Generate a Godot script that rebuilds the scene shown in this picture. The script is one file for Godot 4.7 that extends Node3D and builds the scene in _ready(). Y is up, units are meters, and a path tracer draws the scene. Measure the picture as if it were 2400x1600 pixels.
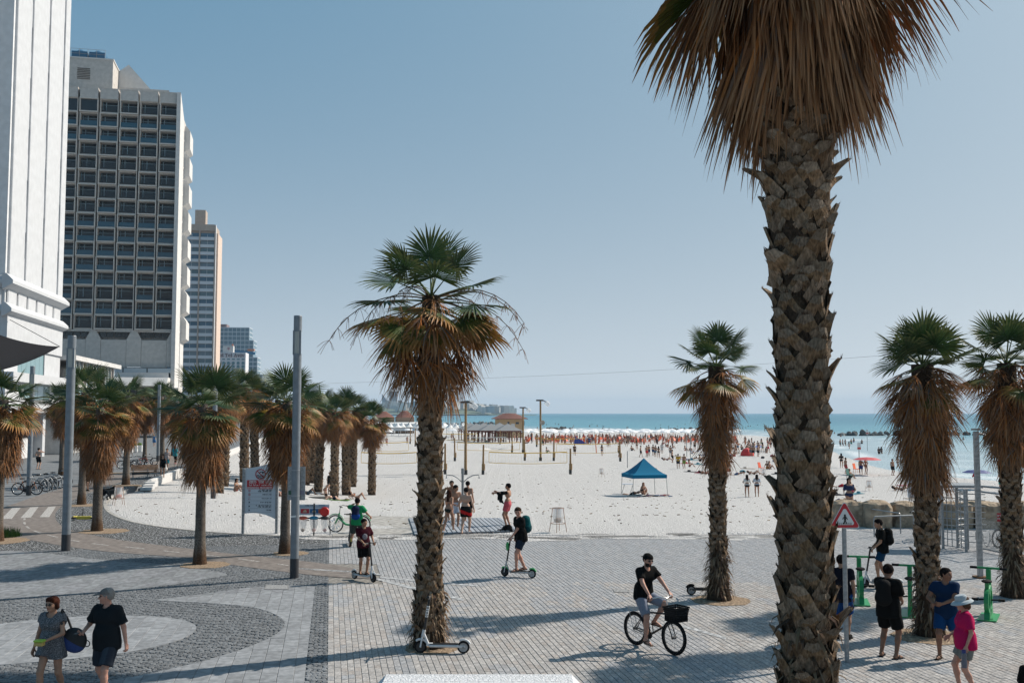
extends Node3D
var rng := RandomNumberGenerator.new()
var M := {}
func _ready() -> void:
	rng.seed = 20240
	# camera
	var cam := Camera3D.new()
	cam.name = "camera"
	cam.position = EYE
	cam.rotation.x = TILT
	cam.fov = 36.87
	cam.near = 0.2
	cam.far = 12000.0
	add_child(cam); cam.current = true
	# sky
	var we := WorldEnvironment.new()
	we.name = "world_environment"
	var env := Environment.new()
	env.background_mode = Environment.BG_SKY
	var sky := Sky.new()
	var pan := PanoramaSkyMaterial.new()
	var sun_dir := Vector3(0.89 * cos(0.7),sin(0.7),-0.456 * cos(0.7)).normalized()
	pan.panorama = sky_picture(sun_dir)
	sky.sky_material = pan
	env.sky = sky
	env.background_energy_multiplier = 1.12
	env.tonemap_mode = Environment.TONE_MAPPER_LINEAR
	env.tonemap_exposure = 1.24
	env.sdfgi_enabled = true; env.ssao_enabled = true; env.ssil_enabled = true
	env.fog_enabled = true
	env.fog_density = 0.00012
	env.fog_light_color = Color(0.72,0.83,0.93)
	we.environment = env
	add_child(we)
	# sun
	var sun := DirectionalLight3D.new()
	sun.name = "sun"
	sun.light_energy = 1.6
	sun.light_color = Color(1.0,0.962,0.91)
	sun.light_angular_distance = 0.5
	sun.shadow_enabled = true
	add_child(sun)
	sun.look_at_from_position(sun_dir * 100.0,Vector3.ZERO)
	var t0 := Time.get_ticks_msec()
	for step in [materials,ground,sea_and_shore,buildings,palms,street_things,beach_things,right_side,people,crowd]:
		step.call()
		print(step.get_method()," ",Time.get_ticks_msec() - t0)
func sky_picture(sun_dir: Vector3) -> ImageTexture:   # clear air only: deep blue overhead, pale at the horizon, paler round the sun
	var w := 512; var h := 256
	var im := Image.create(w,h,false,Image.FORMAT_RGBF)
	for y in h:
		var el := PI * (0.5 - (y + 0.5) / h)
		for x in w:
			var az := TAU * (x + 0.5) / w
			var d := Vector3(sin(az) * cos(el),sin(el),-cos(az) * cos(el))
			var e := maxf(el,0.0)
			var k := exp(-e / 0.20)
			var c := Color(0.005,0.131,0.255).lerp(Color(0.43,0.482,0.52),k)
			var g := exp(-pow(acos(clampf(d.dot(sun_dir),-1,1)) / 0.60,1.3))
			c += Color(0.66,0.58,0.48) * g
			im.set_pixel(x,y,c)
	return ImageTexture.create_from_image(im)
# ------------------------------------------------------------------ helpers
class MB:   # collects triangles for one mesh; corners are given counter-clockwise as seen from outside
	var v := PackedVector3Array()
	var n := PackedVector3Array()
	var c := PackedColorArray()
	var u := PackedVector2Array()
	var ix := PackedInt32Array()
	var col := Color.WHITE
	func vert(p: Vector3,nn: Vector3,uv := Vector2.ZERO) -> int:
		v.append(p); n.append(nn); c.append(col); u.append(uv)
		return v.size() - 1
	func tri(a: Vector3,b: Vector3,d: Vector3) -> void:
		var nn := (b - a).cross(d - a).normalized()
		var i := vert(a,nn); vert(b,nn); vert(d,nn)
		ix.append_array([i,i + 2,i + 1])
	func quad(a: Vector3,b: Vector3,d: Vector3,e: Vector3) -> void:
		var nn := (b - a).cross(d - a)
		if nn.length_squared() < 1e-14: nn = (d - a).cross(e - a)
		nn = nn.normalized()
		var i := vert(a,nn,Vector2(0,0)); vert(b,nn,Vector2(1,0)); vert(d,nn,Vector2(1,1)); vert(e,nn,Vector2(0,1))
		ix.append_array([i,i + 2,i + 1,i,i + 3,i + 2])
	func box(ce: Vector3,sz: Vector3,bs := Basis(),bev := 0.0) -> void:
		var h := sz * 0.5
		if bev <= 0.0:
			var p := []
			for k in 8: p.append(ce + bs * Vector3(h.x if k & 1 else -h.x,h.y if k & 2 else -h.y,h.z if k & 4 else -h.z))
			quad(p[4],p[5],p[7],p[6]); quad(p[1],p[0],p[2],p[3]); quad(p[5],p[1],p[3],p[7])
			quad(p[0],p[4],p[6],p[2]); quad(p[6],p[7],p[3],p[2]); quad(p[0],p[1],p[5],p[4])
			return
		var b := minf(bev,minf(h.x,minf(h.y,h.z)) * 0.95)
		var cp := func(sx: int,sy: int,sz2: int,ax: int) -> Vector3:
			return ce + bs * Vector3(sx * (h.x - (0.0 if ax == 0 else b)),sy * (h.y - (0.0 if ax == 1 else b)),sz2 * (h.z - (0.0 if ax == 2 else b)))
		for s in [-1,1]:
			var f1 := [cp.call(s,-1,-1,0),cp.call(s,1,-1,0),cp.call(s,1,1,0),cp.call(s,-1,1,0)]
			var f2 := [cp.call(-1,s,-1,1),cp.call(-1,s,1,1),cp.call(1,s,1,1),cp.call(1,s,-1,1)]
			var f3 := [cp.call(-1,-1,s,2),cp.call(1,-1,s,2),cp.call(1,1,s,2),cp.call(-1,1,s,2)]
			for f in [f1,f2,f3]:
				if s > 0: quad(f[0],f[1],f[2],f[3])
				else: quad(f[3],f[2],f[1],f[0])
		for s in [-1,1]:
			for t in [-1,1]:
				var e1 := [cp.call(s,t,-1,0),cp.call(s,t,-1,1),cp.call(s,t,1,1),cp.call(s,t,1,0)]
				var e2 := [cp.call(s,-1,t,2),cp.call(s,-1,t,0),cp.call(s,1,t,0),cp.call(s,1,t,2)]
				var e3 := [cp.call(-1,s,t,1),cp.call(-1,s,t,2),cp.call(1,s,t,2),cp.call(1,s,t,1)]
				for e in [e1,e2,e3]:
					if s * t > 0: quad(e[3],e[2],e[1],e[0])
					else: quad(e[0],e[1],e[2],e[3])
				for w in [-1,1]:
					if s * t * w > 0: tri(cp.call(s,t,w,0),cp.call(s,t,w,1),cp.call(s,t,w,2))
					else: tri(cp.call(s,t,w,2),cp.call(s,t,w,1),cp.call(s,t,w,0))
	func tube(pts: Array,rad: Variant,sides := 8,cap := true) -> void:
		var m := pts.size()
		var prev := Vector3.ZERO
		var base := v.size()
		for i in m:
			var a: Vector3 = pts[maxi(i - 1,0)]
			var b: Vector3 = pts[mini(i + 1,m - 1)]
			var d := (b - a).normalized()
			if prev == Vector3.ZERO: prev = Vector3.RIGHT if absf(d.x) < 0.8 else Vector3.UP
			var x := (prev - d * prev.dot(d)).normalized()
			prev = x
			var y := d.cross(x)
			var r: float = rad[i] if rad is Array else rad
			for k in sides:
				var an := TAU * k / sides
				var nn := x * cos(an) + y * sin(an)
				vert((pts[i] as Vector3) + nn * r,nn,Vector2(float(k) / sides,i))
		for i in m - 1:
			for k in sides:
				var a := base + i * sides + k
				var b := base + i * sides + (k + 1) % sides
				ix.append_array([a,b + sides,b,a,a + sides,b + sides])
		if cap:
			for e in [0,m - 1]:
				var d2: Vector3 = ((pts[0] as Vector3) - (pts[1] as Vector3)).normalized() if e == 0 else ((pts[m - 1] as Vector3) - (pts[m - 2] as Vector3)).normalized()
				var ci := vert(pts[e],d2)
				for k in sides: vert(v[base + e * sides + k],d2)
				for k in sides:
					if e == 0: ix.append_array([ci,ci + 1 + k,ci + 1 + (k + 1) % sides])
					else: ix.append_array([ci,ci + 1 + (k + 1) % sides,ci + 1 + k])
	func rod(a: Vector3,b: Vector3,r: float,sides := 6) -> void:
		tube([a,b],r,sides)
	func ring(ce: Vector3,ax: Vector3,R: float,r: float,seg := 24,sides := 6) -> void:
		var x := ax.cross(Vector3.UP if absf(ax.normalized().y) < 0.9 else Vector3.RIGHT).normalized()
		var y := ax.cross(x).normalized()
		var base := v.size()
		for i in seg:
			var d := x * cos(TAU * i / seg) + y * sin(TAU * i / seg)
			for k in sides:
				var nn := d * cos(TAU * k / sides) + ax.normalized() * sin(TAU * k / sides)
				vert(ce + d * R + nn * r,nn)
		for i in seg:
			for k in sides:
				var a := base + i * sides + k
				var b := base + i * sides + (k + 1) % sides
				var a2 := base + ((i + 1) % seg) * sides + k
				var b2 := base + ((i + 1) % seg) * sides + (k + 1) % sides
				ix.append_array([a,b,b2,a,b2,a2])
	func ball(ce: Vector3,r: Vector3,bs := Basis(),seg := 12,rows := 8,v0 := 0.0,v1 := 1.0) -> void:
		var base := v.size()
		for j in rows + 1:
			var th := PI * lerpf(v0,v1,float(j) / rows)
			for i in seg + 1:
				var ph := TAU * i / seg
				var d := Vector3(sin(th) * cos(ph),cos(th),sin(th) * sin(ph))
				vert(ce + bs * (d * r),(bs * (d / r)).normalized(),Vector2(float(i) / seg,float(j) / rows))
		for j in rows:
			for i in seg:
				var a := base + j * (seg + 1) + i
				ix.append_array([a,a + seg + 2,a + 1,a,a + seg + 1,a + seg + 2])
	func lathe(prof: Array, at := Vector3.ZERO, seg := 16, bs := Basis()) -> void:   # [radius, height] from below upwards
		for j in prof.size() - 1:
			var p: Vector2 = prof[j]
			var q: Vector2 = prof[j + 1]
			var nn2 := Vector2(q.y - p.y,p.x - q.x).normalized()
			var base := v.size()
			for i in seg + 1:
				var d := Vector3(cos(TAU * i / seg),0,sin(TAU * i / seg))
				var nn := bs * (d * nn2.x + Vector3.UP * nn2.y)
				vert(at + bs * (d * p.x + Vector3.UP * p.y),nn); vert(at + bs * (d * q.x + Vector3.UP * q.y),nn)
			for i in seg:
				var a := base + i * 2
				ix.append_array([a,a + 2,a + 3,a,a + 3,a + 1])
	func prism(poly: PackedVector2Array, xf: Transform3D, z0: float, z1: float) -> void:   # the polygon in the local xy plane, from z0 to z1
		var t := Geometry2D.triangulate_polygon(poly)
		if t.is_empty(): return
		var ccw := not Geometry2D.is_polygon_clockwise(poly)
		for k in range(0,t.size(),3):
			var a := poly[t[k]]; var b := poly[t[k + 1]]; var d := poly[t[k + 2]]
			if (b - a).cross(d - a) < 0: var s := b; b = d; d = s
			tri(xf * Vector3(a.x,a.y,z1),xf * Vector3(b.x,b.y,z1),xf * Vector3(d.x,d.y,z1))
			tri(xf * Vector3(a.x,a.y,z0),xf * Vector3(d.x,d.y,z0),xf * Vector3(b.x,b.y,z0))
		for i in poly.size():
			var a := poly[i]; var b := poly[(i + 1) % poly.size()]
			if not ccw: var s := a; a = b; b = s
			quad(xf * Vector3(a.x,a.y,z0),xf * Vector3(b.x,b.y,z0),xf * Vector3(b.x,b.y,z1),xf * Vector3(a.x,a.y,z1))
	func mesh() -> ArrayMesh:
		var arr := []
		arr.resize(Mesh.ARRAY_MAX)
		arr[Mesh.ARRAY_VERTEX] = v; arr[Mesh.ARRAY_NORMAL] = n; arr[Mesh.ARRAY_COLOR] = c; arr[Mesh.ARRAY_TEX_UV] = u; arr[Mesh.ARRAY_INDEX] = ix
		var m := ArrayMesh.new()
		if v.size() > 0: m.add_surface_from_arrays(Mesh.PRIMITIVE_TRIANGLES,arr)
		return m
var used := {}
func numbered(called: String,parent: Node) -> String:
	var k := str(parent.get_instance_id()) + called
	var i: int = used.get(k,0)
	used[k] = i + 1
	return called if i == 0 else "%s_%03d" % [called,i]
func thing(called: String,label: String,category: String,at := Vector3.ZERO,turn := 0.0,group := "",kind := "") -> Node3D:
	var o := Node3D.new()
	o.name = numbered(called,self); add_child(o,true)
	o.position = at; o.rotation.y = turn
	tag(o,label,category,group,kind)
	return o
func tag(o: Node,label: String,category := "",group := "",kind := "") -> Node:
	if label: o.set_meta("label",label)
	if category: o.set_meta("category",category)
	if group: o.set_meta("group",group)
	if kind: o.set_meta("kind",kind)
	return o
func put(called: String,shape: Variant,m: Material,parent: Node = self,at := Vector3.ZERO,turn := 0.0) -> MeshInstance3D:
	var o := MeshInstance3D.new()
	o.name = numbered(called,parent)
	o.mesh = shape.mesh() if shape is MB else shape
	o.material_override = m
	o.position = at; o.rotation.y = turn
	parent.add_child(o,true)
	return o
func dup(src: Node3D,label := "",at := Vector3.ZERO,turn := 0.0,group := "") -> Node3D:
	var o: Node3D = src.duplicate()
	var base := String(src.name)
	if base.length() > 4 and base[-4] == "_": base = base.left(-4)
	o.name = numbered(base,self); add_child(o,true)
	o.position = at; o.rotation.y = turn
	if label: o.set_meta("label",label)
	if group: o.set_meta("group",group)
	return o
func many(called: String,shape: Mesh,m: Material,xf: Array,cols: Array,parent: Node = self) -> MultiMeshInstance3D:
	var mm := MultiMesh.new()
	mm.transform_format = MultiMesh.TRANSFORM_3D
	mm.use_colors = cols.size() > 0
	mm.mesh = shape
	mm.instance_count = xf.size()
	for i in xf.size():
		mm.set_instance_transform(i,xf[i])
		if cols.size(): mm.set_instance_color(i,cols[i])
	var o := MultiMeshInstance3D.new()
	o.name = numbered(called,parent); o.multimesh = mm; o.material_override = m
	o.set_meta("kind","stuff")
	parent.add_child(o,true)
	return o
var noise_pic := {}
func pic(seed_: int,freq: float,lo: float,hi: float,oct := 4,size := 256,kind := FastNoiseLite.TYPE_SIMPLEX_SMOOTH,stretch := 1.0) -> ImageTexture:
	var key := "%d/%f/%f/%f/%d/%d/%d/%f" % [seed_,freq,lo,hi,oct,size,kind,stretch]
	if noise_pic.has(key): return noise_pic[key]
	var f := FastNoiseLite.new()
	f.seed = seed_; f.frequency = freq; f.fractal_octaves = oct; f.noise_type = kind
	var im: Image = f.get_seamless_image(size,size,false,false,0.15,true)
	im.convert(Image.FORMAT_L8)
	var d := im.get_data()
	for i in d.size():
		d[i] = int(clampf(lerpf(lo,hi,d[i] / 255.0),0.0,1.0) * 255.0)
	im = Image.create_from_data(size,size,false,Image.FORMAT_L8,d)
	var t := ImageTexture.create_from_image(im)
	noise_pic[key] = t
	return t
# a matt material: linear base colour, roughness, mottling (amount, metres per tile) and relief (centimetres)
func mat(c: Color,rough := 0.8,mottle := 0.0,tile := 1.0,relief := 0.0,metal := 0.0,world := true,nseed := 1,freq := 0.02) -> StandardMaterial3D:
	var m := StandardMaterial3D.new()
	var k := 1.0 / (1.0 - mottle * 0.5) if mottle > 0.0 else 1.0
	m.albedo_color = Color(c.r * k,c.g * k,c.b * k).clamp(Color(0,0,0),Color(1,1,1)).linear_to_srgb()
	m.roughness = rough; m.metallic = metal
	if rough > 0.7: m.metallic_specular = 0.2
	m.vertex_color_use_as_albedo = true
	if mottle > 0.0:
		m.albedo_texture = pic(nseed,freq,1.0 - mottle,1.0)
		m.uv1_triplanar = true; m.uv1_world_triplanar = world
		m.uv1_scale = Vector3.ONE / tile
	if relief > 0.0:
		m.heightmap_enabled = true
		m.heightmap_texture = pic(nseed + 7,freq * 2.0,0.0,1.0)
		m.heightmap_scale = relief
		m.uv1_triplanar = true; m.uv1_world_triplanar = world
		m.uv1_scale = Vector3.ONE / tile
	return m
func glass(c: Color,alpha := 0.2) -> StandardMaterial3D:
	var m := StandardMaterial3D.new()
	m.albedo_color = Color(c.r,c.g,c.b).linear_to_srgb()
	m.albedo_color.a = alpha
	m.transparency = BaseMaterial3D.TRANSPARENCY_ALPHA
	m.roughness = 0.05
	return m
const TILT := 0.0690578   # the camera looks a little above the horizon
const EYE := Vector3(0,4.8,0)
func ray(px: float, py: float) -> Vector3:   # view direction with unit depth through a spot measured on the photograph (2400 x 1600)
	var y := (800.0 - py) / 2400.0
	var d := Vector3((px - 1200.0) / 2400.0,y * cos(TILT) + sin(TILT),-cos(TILT) + y * sin(TILT))
	return d / -d.z
func gp(px: float, py: float, h := 0.0) -> Vector3:   # where that sight line meets level ground at height h
	var d := ray(px,py)
	return EYE + d * ((h - EYE.y) / d.y)
func at(px: float,py: float,depth: float) -> Vector3:
	return EYE + ray(px,py) * depth
func sand_at(px: float, py: float) -> Vector3:   # where it meets the beach
	var p := gp(px,py,-1.0)
	for k in 14: p = gp(px,py,beach_h(p.x,p.z))
	return p
const AX := 0.17525   # the promenade and the buildings are turned by this angle (radians)
var cu := Vector3(-sin(AX), 0, -cos(AX))   # along the promenade, away from the viewer
var cr := Vector3(cos(AX), 0, -sin(AX))    # across, towards the sea
func city(s: float,t: float,y := 0.0) -> Vector3:
	return cr * s + cu * t + Vector3(0,y,0)
func st(p: Vector3) -> Vector2:
	return Vector2(p.dot(cr),p.dot(cu))
func ss(a: float,b: float,x: float) -> float:
	return smoothstep(a,b,x)
func sh(c: Color,k: float) -> Color:
	return Color(c.r * k,c.g * k,c.b * k)
# ------------------------------------------------------------------ materials
func materials() -> void:
	M.brick = mat(Color(1,1,1),0.9,0.30,0.45,0.25,0.0,true,3)
	M.slab = mat(Color(1,1,1),0.88,0.26,1.3,0.15,0.0,true,5)
	M.cobble = mat(Color(1,1,1),0.85,0.35,0.3,0.3,0.0,true,9)
	M.bed_light = mat(Color(0.46,0.45,0.43),0.95,0.4,0.7,0.3)
	M.bed_brown = mat(Color(0.275,0.26,0.24),0.95,0.4,0.9,0.3)
	M.paving_far = paving_material()
	M.cobble_far = cobble_material()
	M.asphalt = mat(Color(0.205,0.182,0.168),0.92,0.25,2.6,0.3,0.0,true,21,0.03)
	M.line = mat(Color(0.48,0.46,0.44),0.8,0.45,0.9,0.0,0.0,true,31,0.04)
	M.sand = sand_material()
	M.concrete = mat(Color(0.40,0.385,0.36),0.9,0.3,2.2,0.2)
	M.white_wall = mat(Color(0.56,0.555,0.545),0.85,0.14,4.0,0.1)
	M.soil = mat(Color(0.36,0.27,0.19),0.97,0.45,0.6,2.0)
	M.steel = mat(Color(0.20,0.225,0.25),0.45,0.16,1.5,0.0,0.3)
	M.black = mat(Color(0.012,0.012,0.013),0.5)
	M.rubber = mat(Color(0.016,0.016,0.017),0.8,0.3,0.3)
	M.chrome = mat(Color(0.6,0.6,0.6),0.25,0.0,1.0,0.0,0.9)
	M.galv = mat(Color(0.33,0.345,0.355),0.45,0.25,0.5,0.0,0.5)
	M.white = mat(Color(0.68,0.68,0.67),0.5,0.08,1.0)
	M.tint = mat(Color(1, 1, 1), 0.8, 0.15, 0.5, 0.0, 0.0, false)     # takes its colour from the mesh
	M.cloth = mat(Color(1,1,1),0.92,0.22,0.16,0.25,0.0,false,41,0.03)
	M.skin = mat(Color(1,1,1),0.6,0.10,0.3,0.0,0.0,false,43); M.skin.metallic_specular = 0.35
	M.bark = bark_material()
	M.frond = StandardMaterial3D.new()
	M.frond.vertex_color_use_as_albedo = true; M.frond.roughness = 0.5; M.frond.metallic_specular = 0.3
	M.frond.backlight_enabled = true; M.frond.backlight = Color(0.55,0.55,0.45)
	M.dry = StandardMaterial3D.new()
	M.dry.vertex_color_use_as_albedo = true; M.dry.roughness = 0.8; M.dry.metallic_specular = 0.15
	M.dry.backlight_enabled = true; M.dry.backlight = Color(0.35,0.33,0.3)
	M.wood = mat(Color(0.34,0.22,0.11),0.8,0.35,0.7,0.1,0.0,false,51)
	M.rock = mat(Color(0.42,0.33,0.24),0.93,0.42,1.6,4.0,0.0,true,61,0.012)
func colour(c: Color,rough := 0.6,mottle := 0.0,tile := 1.0,metal := 0.0) -> StandardMaterial3D:
	var k := "%s/%s/%s/%s/%s" % [c,rough,mottle,tile,metal]
	if not M.has(k): M[k] = mat(c,rough,mottle,tile,0.0,metal,false)
	return M[k]
func bark_material() -> StandardMaterial3D:
	var m := mat(Color(1,1,1),0.9,0.55,0.35,1.2,0.0,false,71,0.03)
	m.uv1_scale = Vector3(4.0,1.6,4.0)
	return m
func sand_material() -> StandardMaterial3D:
	var m := mat(Color(0.60,0.587,0.575),0.97,0.17,1.7,0.0,0.0,true,81,0.035)
	m.heightmap_enabled = true
	m.heightmap_texture = pic(83,0.03,0.0,1.0,3,512)
	m.heightmap_scale = 9.0
	return m
func paving_material() -> StandardMaterial3D:   # far slabs: joints of slabs too small to tell apart, and wear
	var w := 512
	var im := Image.create(w,w,false,Image.FORMAT_L8)
	var f := FastNoiseLite.new(); f.seed = 5; f.frequency = 0.03
	for y in w:
		for x in w:
			var u := fmod(x / 32.0,1.0); var r := int(x / 32.0)
			var v := fmod(y / 64.0 + 0.5 * (r % 2),1.0)
			var k := 0.82 + 0.10 * f.get_noise_2d(x,y) + 0.05 * sin(r * 12.9 + floor(y / 64.0 + 0.5 * (r % 2)) * 7.7)
			if u < 0.06 or v < 0.03: k *= 1.12
			im.set_pixel(x,y,Color(k,k,k))
	var m := mat(Color(0.235,0.25,0.265),0.9)
	m.albedo_texture = ImageTexture.create_from_image(im)
	m.uv1_triplanar = true; m.uv1_world_triplanar = true; m.uv1_scale = Vector3.ONE / 4.8
	return m
func cobble_material() -> StandardMaterial3D:   # far cobbles: dark stones with pale broken joints
	var w := 512
	var im := Image.create(w,w,false,Image.FORMAT_L8)
	var f := FastNoiseLite.new(); f.seed = 15; f.frequency = 0.045; f.noise_type = FastNoiseLite.TYPE_CELLULAR
	f.cellular_return_type = FastNoiseLite.RETURN_DISTANCE2_SUB
	var g := FastNoiseLite.new(); g.seed = 17; g.frequency = 0.03
	for y in w:
		for x in w:
			var e := f.get_noise_2d(x,y) + 1.0
			var k := 0.30 + 0.06 * g.get_noise_2d(x * 3,y * 3)
			if e < 0.16 and g.get_noise_2d(x,y) > -0.12: k = 1.0
			im.set_pixel(x,y,Color(k,k,k))
	var m := mat(Color(0.60,0.615,0.63),0.9)
	m.albedo_texture = ImageTexture.create_from_image(im)
	m.uv1_triplanar = true; m.uv1_world_triplanar = true; m.uv1_scale = Vector3.ONE / 2.3
	return m
# ------------------------------------------------------------------ ground
var shore := PackedVector2Array()
var land := PackedVector2Array()
var prom := PackedVector2Array()
func xz(p: Vector3) -> Vector2: return Vector2(p.x,p.z)
func edge_dist(poly: PackedVector2Array,p: Vector2,closed := true) -> float:
	var best := 1e9
	for i in poly.size() - (0 if closed else 1):
		var q := Geometry2D.get_closest_point_to_segment(p,poly[i],poly[(i + 1) % poly.size()])
		best = minf(best,p.distance_squared_to(q))
	return sqrt(best)
func beach_h(x: float,z: float) -> float:
	var d := -z
	var p := Vector2(x,z)
	var s := x * cr.x + z * cr.z
	var h := -(1.9 * ss(43.0,86.0,d) + 0.3 * ss(86.0,250.0,d)) * lerpf(0.3,1.0,ss(-12.5,4.0,s))
	var e := edge_dist(shore,p,false)
	if not Geometry2D.is_point_in_polygon(p,land): e = -e
	return minf(h,-2.5 + 0.07 * e) if e < 40.0 else h
func sheet(poly: PackedVector2Array, y: float, thick := 0.02) -> MB:   # a level slab over a polygon in world x, z
	var b := MB.new()
	var q := PackedVector2Array()
	for p in poly: q.append(Vector2(p.x,-p.y))
	b.prism(q,Transform3D(Basis(Vector3.RIGHT,Vector3.FORWARD,Vector3.UP),Vector3.ZERO),y - thick,y)
	return b
func px_poly(a: Array) -> PackedVector2Array:
	var r := PackedVector2Array()
	for k in range(0,a.size(),2): r.append(xz(gp(a[k],a[k + 1])))
	return r
func smooth_line(p: PackedVector2Array, times := 2, closed := false) -> PackedVector2Array:   # Chaikin
	for k in times:
		var r := PackedVector2Array()
		var m := p.size()
		if not closed: r.append(p[0])
		for i in (m if closed else m - 1):
			var a := p[i]; var b := p[(i + 1) % m]
			r.append(a.lerp(b,0.25)); r.append(a.lerp(b,0.75))
		if not closed: r.append(p[m - 1])
		p = r
	return p
func in_frame(p: Vector3,pad := 0.0) -> bool:
	var d := p - EYE
	if d.z > -1.0: return false
	var yy := d.y / -d.z
	return absf(d.x / -d.z) < 0.5 + pad and (yy - TILT) > -0.335 - pad
func structure(called: String,shape: Variant,m: Material) -> MeshInstance3D:
	var o := put(called,shape,m)
	o.set_meta("kind","structure")
	return o
func ground() -> void:
	for v in [120,10,84,-50,66,-80,54,-104,49,-118,47.5,-134,57,-180,74,-250,78,-300,70,-370,12,-440,-30,-480,-62,-560,-140,-900,-330,-1600,-470,-2200,-330,-2600,-110,-2750]:
		if v is int and shore.size() * 2 > 1e6: break
	var sv := [120,10,84,-50,66,-80,54,-104,49,-118,47.5,-134,57,-180,74,-250,78,-300,70,-370,12,-440,-30,-480,-62,-560,-140,-900,-330,-1600,-470,-2200,-330,-2600,-110,-2750]
	for k in range(0,sv.size(),2): shore.append(Vector2(sv[k],sv[k + 1]))
	shore = smooth_line(shore,1)
	land = shore.duplicate()
	for q in [Vector2(-90,-3000),Vector2(-900,-3600),Vector2(-3000,-3600),Vector2(-3000,200),Vector2(120,200)]: land.append(q)
	# the sea bed and land under everything, to the horizon
	var gb := MB.new()
	gb.quad(Vector3(-6000,-9,400),Vector3(6000,-9,400),Vector3(6000,-9,-6500),Vector3(-6000,-9,-6500))
	structure("ground",gb,M.sand)
	var edge := px_poly([250,1166,243,1181,252,1201,298,1221,365,1234,500,1248,659,1256,777,1258,975,1251,1190,1250,1350,1252,1600,1251,1830,1250,1965,1238,2100,1228,2400,1222,2800,1215])
	edge = smooth_line(edge,2)
	prom = PackedVector2Array([xz(city(-12.5,900)),xz(city(-12.5,66))])
	prom.append_array(edge)
	for q in [Vector2(70,8),Vector2(-60,8),xz(city(-400,0)),xz(city(-400,900))]: prom.append(q)
	structure("promenade",sheet(prom,-0.03,4.0),M.paving_far)
	# sand: one sheet with dunes, from under the paving to under the sea
	var b := MB.new()
	var f := FastNoiseLite.new(); f.seed = 4; f.frequency = 0.22; f.fractal_octaves = 3
	var g := FastNoiseLite.new(); g.seed = 6; g.frequency = 1.1; g.fractal_octaves = 2
	var rows := 150; var cols := 170
	for j in rows:
		var d := 37.0 * pow(620.0 / 37.0,float(j) / (rows - 1))
		for i in cols:
			var x := lerpf(-0.56,0.66,float(i) / (cols - 1)) * d
			var h := beach_h(x,-d)
			var p := Vector2(x,-d)
			if h > -2.45:
				h += 0.05 * f.get_noise_2d(x,d) + 0.03 * g.get_noise_2d(x,d) * (1.0 - ss(70,120,d))
			if d < 75.0 or x < -10.0:
				var e := edge_dist(prom,p)
				if Geometry2D.is_point_in_polygon(p,prom): h = minf(h,0.008) - 1.2 * ss(0.0,1.2,e) - 0.03
				else: h = lerpf(minf(h,0.012) + 0.004,h,ss(0.0,3.0,e))
			b.vert(Vector3(x,h,-d),Vector3.UP)
	for j in rows - 1:
		for i in cols - 1:
			var a := j * cols + i
			b.ix.append_array([a,a + cols,a + cols + 1,a,a + cols + 1,a + 1])
	for j in rows:
		for i in cols:
			var a: Vector3 = b.v[j * cols + mini(i + 1,cols - 1)] - b.v[j * cols + maxi(i - 1,0)]
			var e: Vector3 = b.v[maxi(j - 1,0) * cols + i] - b.v[mini(j + 1,rows - 1) * cols + i]
			b.n[j * cols + i] = e.cross(a).normalized()
	structure("sand",b,M.sand)
	# sand blown over the paving edge, and small dry litter on the beach
	for k in 26:
		var px := 800.0 + 1150.0 * k / 25.0 + 30.0 * sin(k * 4.1)
		var c0 := gp(px,1257.0 + 5.0 * sin(k * 2.7) - 14.0 * ss(1800,2000,px))
		var poly := PackedVector2Array()
		for a in 18:
			var r := 1.0 + 0.5 * g.get_noise_2d(k * 9.0 + cos(TAU * a / 18.0) * 2.0,sin(TAU * a / 18.0) * 2.0)
			poly.append(Vector2(c0.x + cos(TAU * a / 18.0) * r * (1.3 + 0.6 * sin(k * 1.3)),c0.z + sin(TAU * a / 18.0) * r * (0.55 + 0.3 * sin(k * 2.1))))
		tag(put("blown_sand",sheet(poly,0.008,0.005),M.sand),"","","","structure")
	var deb := MB.new()
	for k in 900:
		var q := at(rng.randf_range(260,2350),1200,44.0 * pow(2.6,rng.randf())); q.y = beach_h(q.x,q.z) + 0.04
		if Geometry2D.is_point_in_polygon(xz(q),prom): continue
		deb.col = [Color(0.16,0.11,0.07),Color(0.30,0.23,0.16),Color(0.08,0.06,0.05),Color(0.4,0.33,0.25)][k % 4]
		var a := rng.randf() * TAU; var ln := rng.randf_range(0.04,0.22)
		deb.rod(q,q + Vector3(cos(a) * ln,0.01,sin(a) * ln),rng.randf_range(0.006,0.022),4)
	tag(put("beach_litter",deb,M.tint),"scattered dry twigs and scraps over the beach sand","litter","","stuff")
	# coast beyond the beach: a strip of sand and the town's ground up to the far headland
	var far := PackedVector2Array()
	for q in shore:
		if q.y < -520.0: far.append(q)
	for q in [Vector2(-90,-3000),Vector2(-900,-3600),Vector2(-3000,-3600),Vector2(-3000,-700),Vector2(-130,-520)]: far.append(q)
	structure("land",sheet(far,-1.6,3.0),M.sand)
	paving()
	bike_path()
func path_edges() -> Array:
	var a := px_poly([331, 1093, 282, 1107, 232, 1120, 149, 1144, 83, 1162, 0, 1192, -160, 1240])          # far edge first, left side going nearer
	var b2 := px_poly([428,1087,330,1115,282,1129,200,1157,146,1183,131,1197,127,1210,133,1224,150,1238,199,1251,280,1266,454,1287,560,1300,700,1313,800,1326,874,1342])
	var c2 := px_poly([876,1356,770,1352,640,1337,500,1318,454,1307,255,1294,143,1279,25,1257,-160,1250])
	return [smooth_line(a,2),smooth_line(b2,2),smooth_line(c2,2)]
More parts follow.
